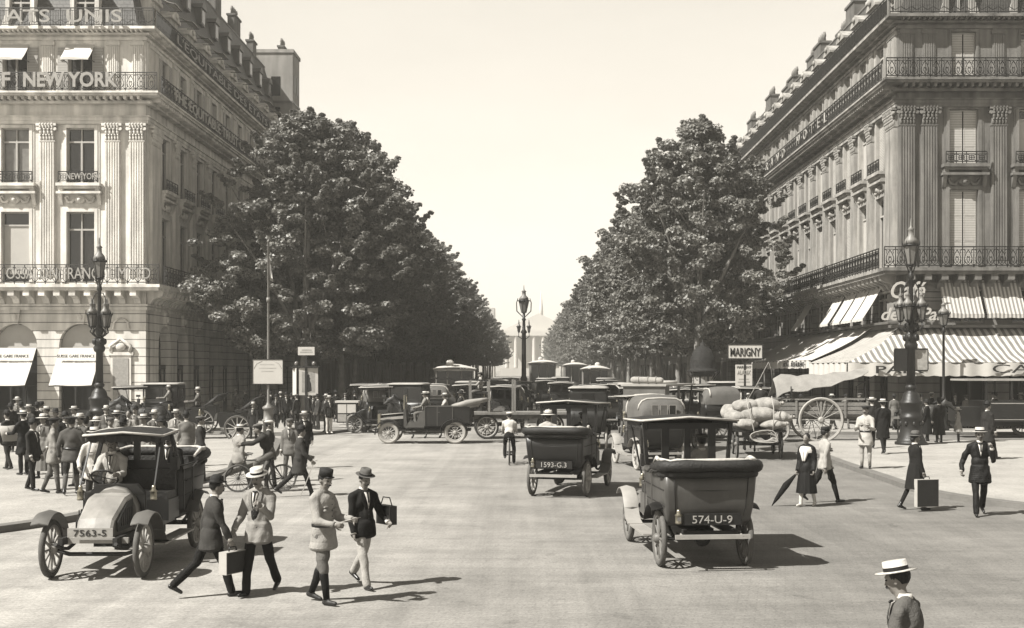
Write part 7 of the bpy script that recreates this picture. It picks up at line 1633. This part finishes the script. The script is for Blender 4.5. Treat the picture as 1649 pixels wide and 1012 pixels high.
# ---- flat stake wagon behind the cyclist
x = (790-HX)*52.5/F; tf = thing('stake_wagon', 'flat wagon with tall stakes and a driver perched high, behind the cyclist', 'wagon', (x, 52.8, 0), R(94))
for sx in (-1, 1): wheel(tf, sx*.72, 0.2, .52, .05, 12, 'steel', 'spokeL', hubr=.09); wheel(tf, sx*.72, -2.6, .55, .05, 12, 'steel', 'spokeL', hubr=.09)
mb = MB(); mb.box(-.9,-3.6,1.05,.9,1.1,1.15)
for s in (-1, 1): mb.box(s*.35-.05,-3.4,.85,s*.35+.05,1.0,1.05)
mb.tube([(-.7,.2,.52),(.7,.2,.52)], .05); mb.tube([(-.7,-2.6,.55),(.7,-2.6,.55)], .05); mb.box(-.3,.0,.6,.3,.4,.85); mb.box(-.3,-2.8,.6,.3,-2.4,.85); mb.build('wagon_bed', M['plank'], tf)
for s in (-1, 1):
    for yy in (-1.0, .1, .9): mb = MB(); mb.box(s*.84-.04,yy-.04,1.15,s*.84+.04,yy+.04,2.55); mb.build('stake', M['plank'], tf)
mb = MB(); mb.box(-.75,.15,1.95,.75,.75,2.02); mb.bar((-.84,-.3,2.5), (-.84,2.6,2.62), .07); mb.build('driver_bench', M['wood'], tf)
seated('wagon driver in a pale smock and cap perched above the flat wagon', tf, -.1, .45, 2.10, coat=.38, trou=.20, hat='cap', **DR)
horse('dark horse drawing the stake wagon', *(W(tf, Vector((0,3.2,0))).xy), 94, 'horse')
# ---- horse carriages
def cab(label, x, y, head, hl, hm='horse', body='carD', folded=True, dlab=None, dcoat=.05):
    t = thing('horse_carriage', label, 'carriage', (x, y, 0), R(head))
    for sx in (-1, 1): wheel(t, sx*.66, 0, .55, .03, 12, 'tyre', 'spokeL', hubr=.08); wheel(t, sx*.60, 1.9, .42, .03, 12, 'tyre', 'spokeL', hubr=.07)
    ring = [(-.62,.95),(-.50,.62),(.0,.56),(.7,.60),(.82,.95),(.80,1.22),(.55,1.18),(-.1,1.15),(-.60,1.35)]; mb = MB(); mb.prism(ring, -.60, .60, 'x'); mb.box(-.5,1.0,.72,.5,2.2,.80); mb.box(-.5,1.55,.80,.5,2.05,1.30); mb.tube([(-.6,0,.55),(.6,0,.55)], .035); mb.build('body', M[body], t)
    mb = MB(); mb.box(-.52,1.35,1.30,.52,1.85,1.42); mb.build('box_seat', M['seatL'], t); mb = MB(); mb.box(-.5,-.45,1.18,.5,.1,1.32); mb.build('rear_seat', M['seatL'], t)
    mb = MB()
    if folded:
        for j in range(4): mb.tube([(.64,-.1,1.3),(.66,-.55-.06*j,1.55+.07*j),(.0,-.85-.08*j,1.60+.09*j),(-.66,-.55-.06*j,1.55+.07*j),(-.64,-.1,1.3)], [.03,.06,.05,.06,.03], 7)
    else: loft(mb, [[(w0*math.copysign(abs(math.cos(R(a)))**.5, math.cos(R(a))), yy, 1.3+(zt-1.3)*math.sin(R(a))**.5) for a in (0,20,45,70,90,110,135,160,180)] for yy, w0, zt in ((.55,.66,2.1),(.1,.66,2.15),(-.4,.64,2.0),(-.62,.62,1.7))], False, True, False)
    mb.build('hood', M['hood'], t)
    for s in (-1, 1): mb = MB(); mb.tube([(s*.35,2.0,.70),(s*.42,3.0,.95),(s*.38,4.6,1.15)], .028, 6); mb.build('shaft', M['wood'], t); carlamp(t, s*.60, 1.5, 1.1)
    seated(dlab, t, 0, 1.62, 1.44, coat=dcoat, trou=.05, hat='fedora' if dcoat < .1 else 'panama', **DR)
    horse(hl, *(W(t, Vector((0,3.7,0))).xy), head, hm); return t
cab('open cab in the shade of the left corner, nearer the sign pole', -12.1, 50.6, 100, 'cab horse nearest the sign pole in front of the left block', 'horse', dlab='coachman in pale hat leaning back on the cab by the sign pole', dcoat=.16)
cab('open cab before the left corner block, farther from the sign pole', -15.2, 56.9, 96, 'bay cab horse before the carved tablet of the left block', 'horseL', dlab='coachman on the cab farther from the sign pole', dcoat=.30)
cab('hooded carriage beyond the middle of the road seen from the front', -.6, 71, 180, 'horse of the hooded carriage in mid-boulevard coming towards us', 'horse', folded=False, dlab='coachman of the hooded carriage in mid-boulevard', dcoat=.04)
cab('hooded cab in the distant traffic at the right', 5.2, 80, 2, 'horse of the hooded cab in the distant right traffic', 'horse', folded=False, dlab='coachman of the distant right cab', dcoat=.06)
# glazed delivery car behind the left crowd
x = (140-HX)*40/F; x2, y2 = (148-HX)*44/F, 44
tv = taxi('taxi', 'glazed taxi with a pale flat roof behind the crowd at the great left lamp', (128-HX)*46/F, 57.6, 92, rear='saloon', body='carD', bonnet='carD')
bpy.data.objects.remove(_tmp); bpy.data.scenes.remove(_fs); bpy.data.scenes.remove(_ts)
# ---------------------------------------------------------------- summer haze filling the boulevard
hm = bpy.data.materials.new('haze_air'); hm.use_nodes = True; n = hm.node_tree; n.nodes.clear()
ho = n.nodes.new('ShaderNodeOutputMaterial'); pv = n.nodes.new('ShaderNodeVolumePrincipled')
pv.inputs['Color'].default_value = (.97, .95, .88, 1); pv.inputs['Density'].default_value = HAZE_D; pv.inputs['Anisotropy'].default_value = .2
n.links.new(pv.outputs[0], ho.inputs['Volume'])
mb = MB(); mb.box(-950, -80, -1.0, 950, 2520, 60); tag(mb.build('haze', hm), kind='stuff')
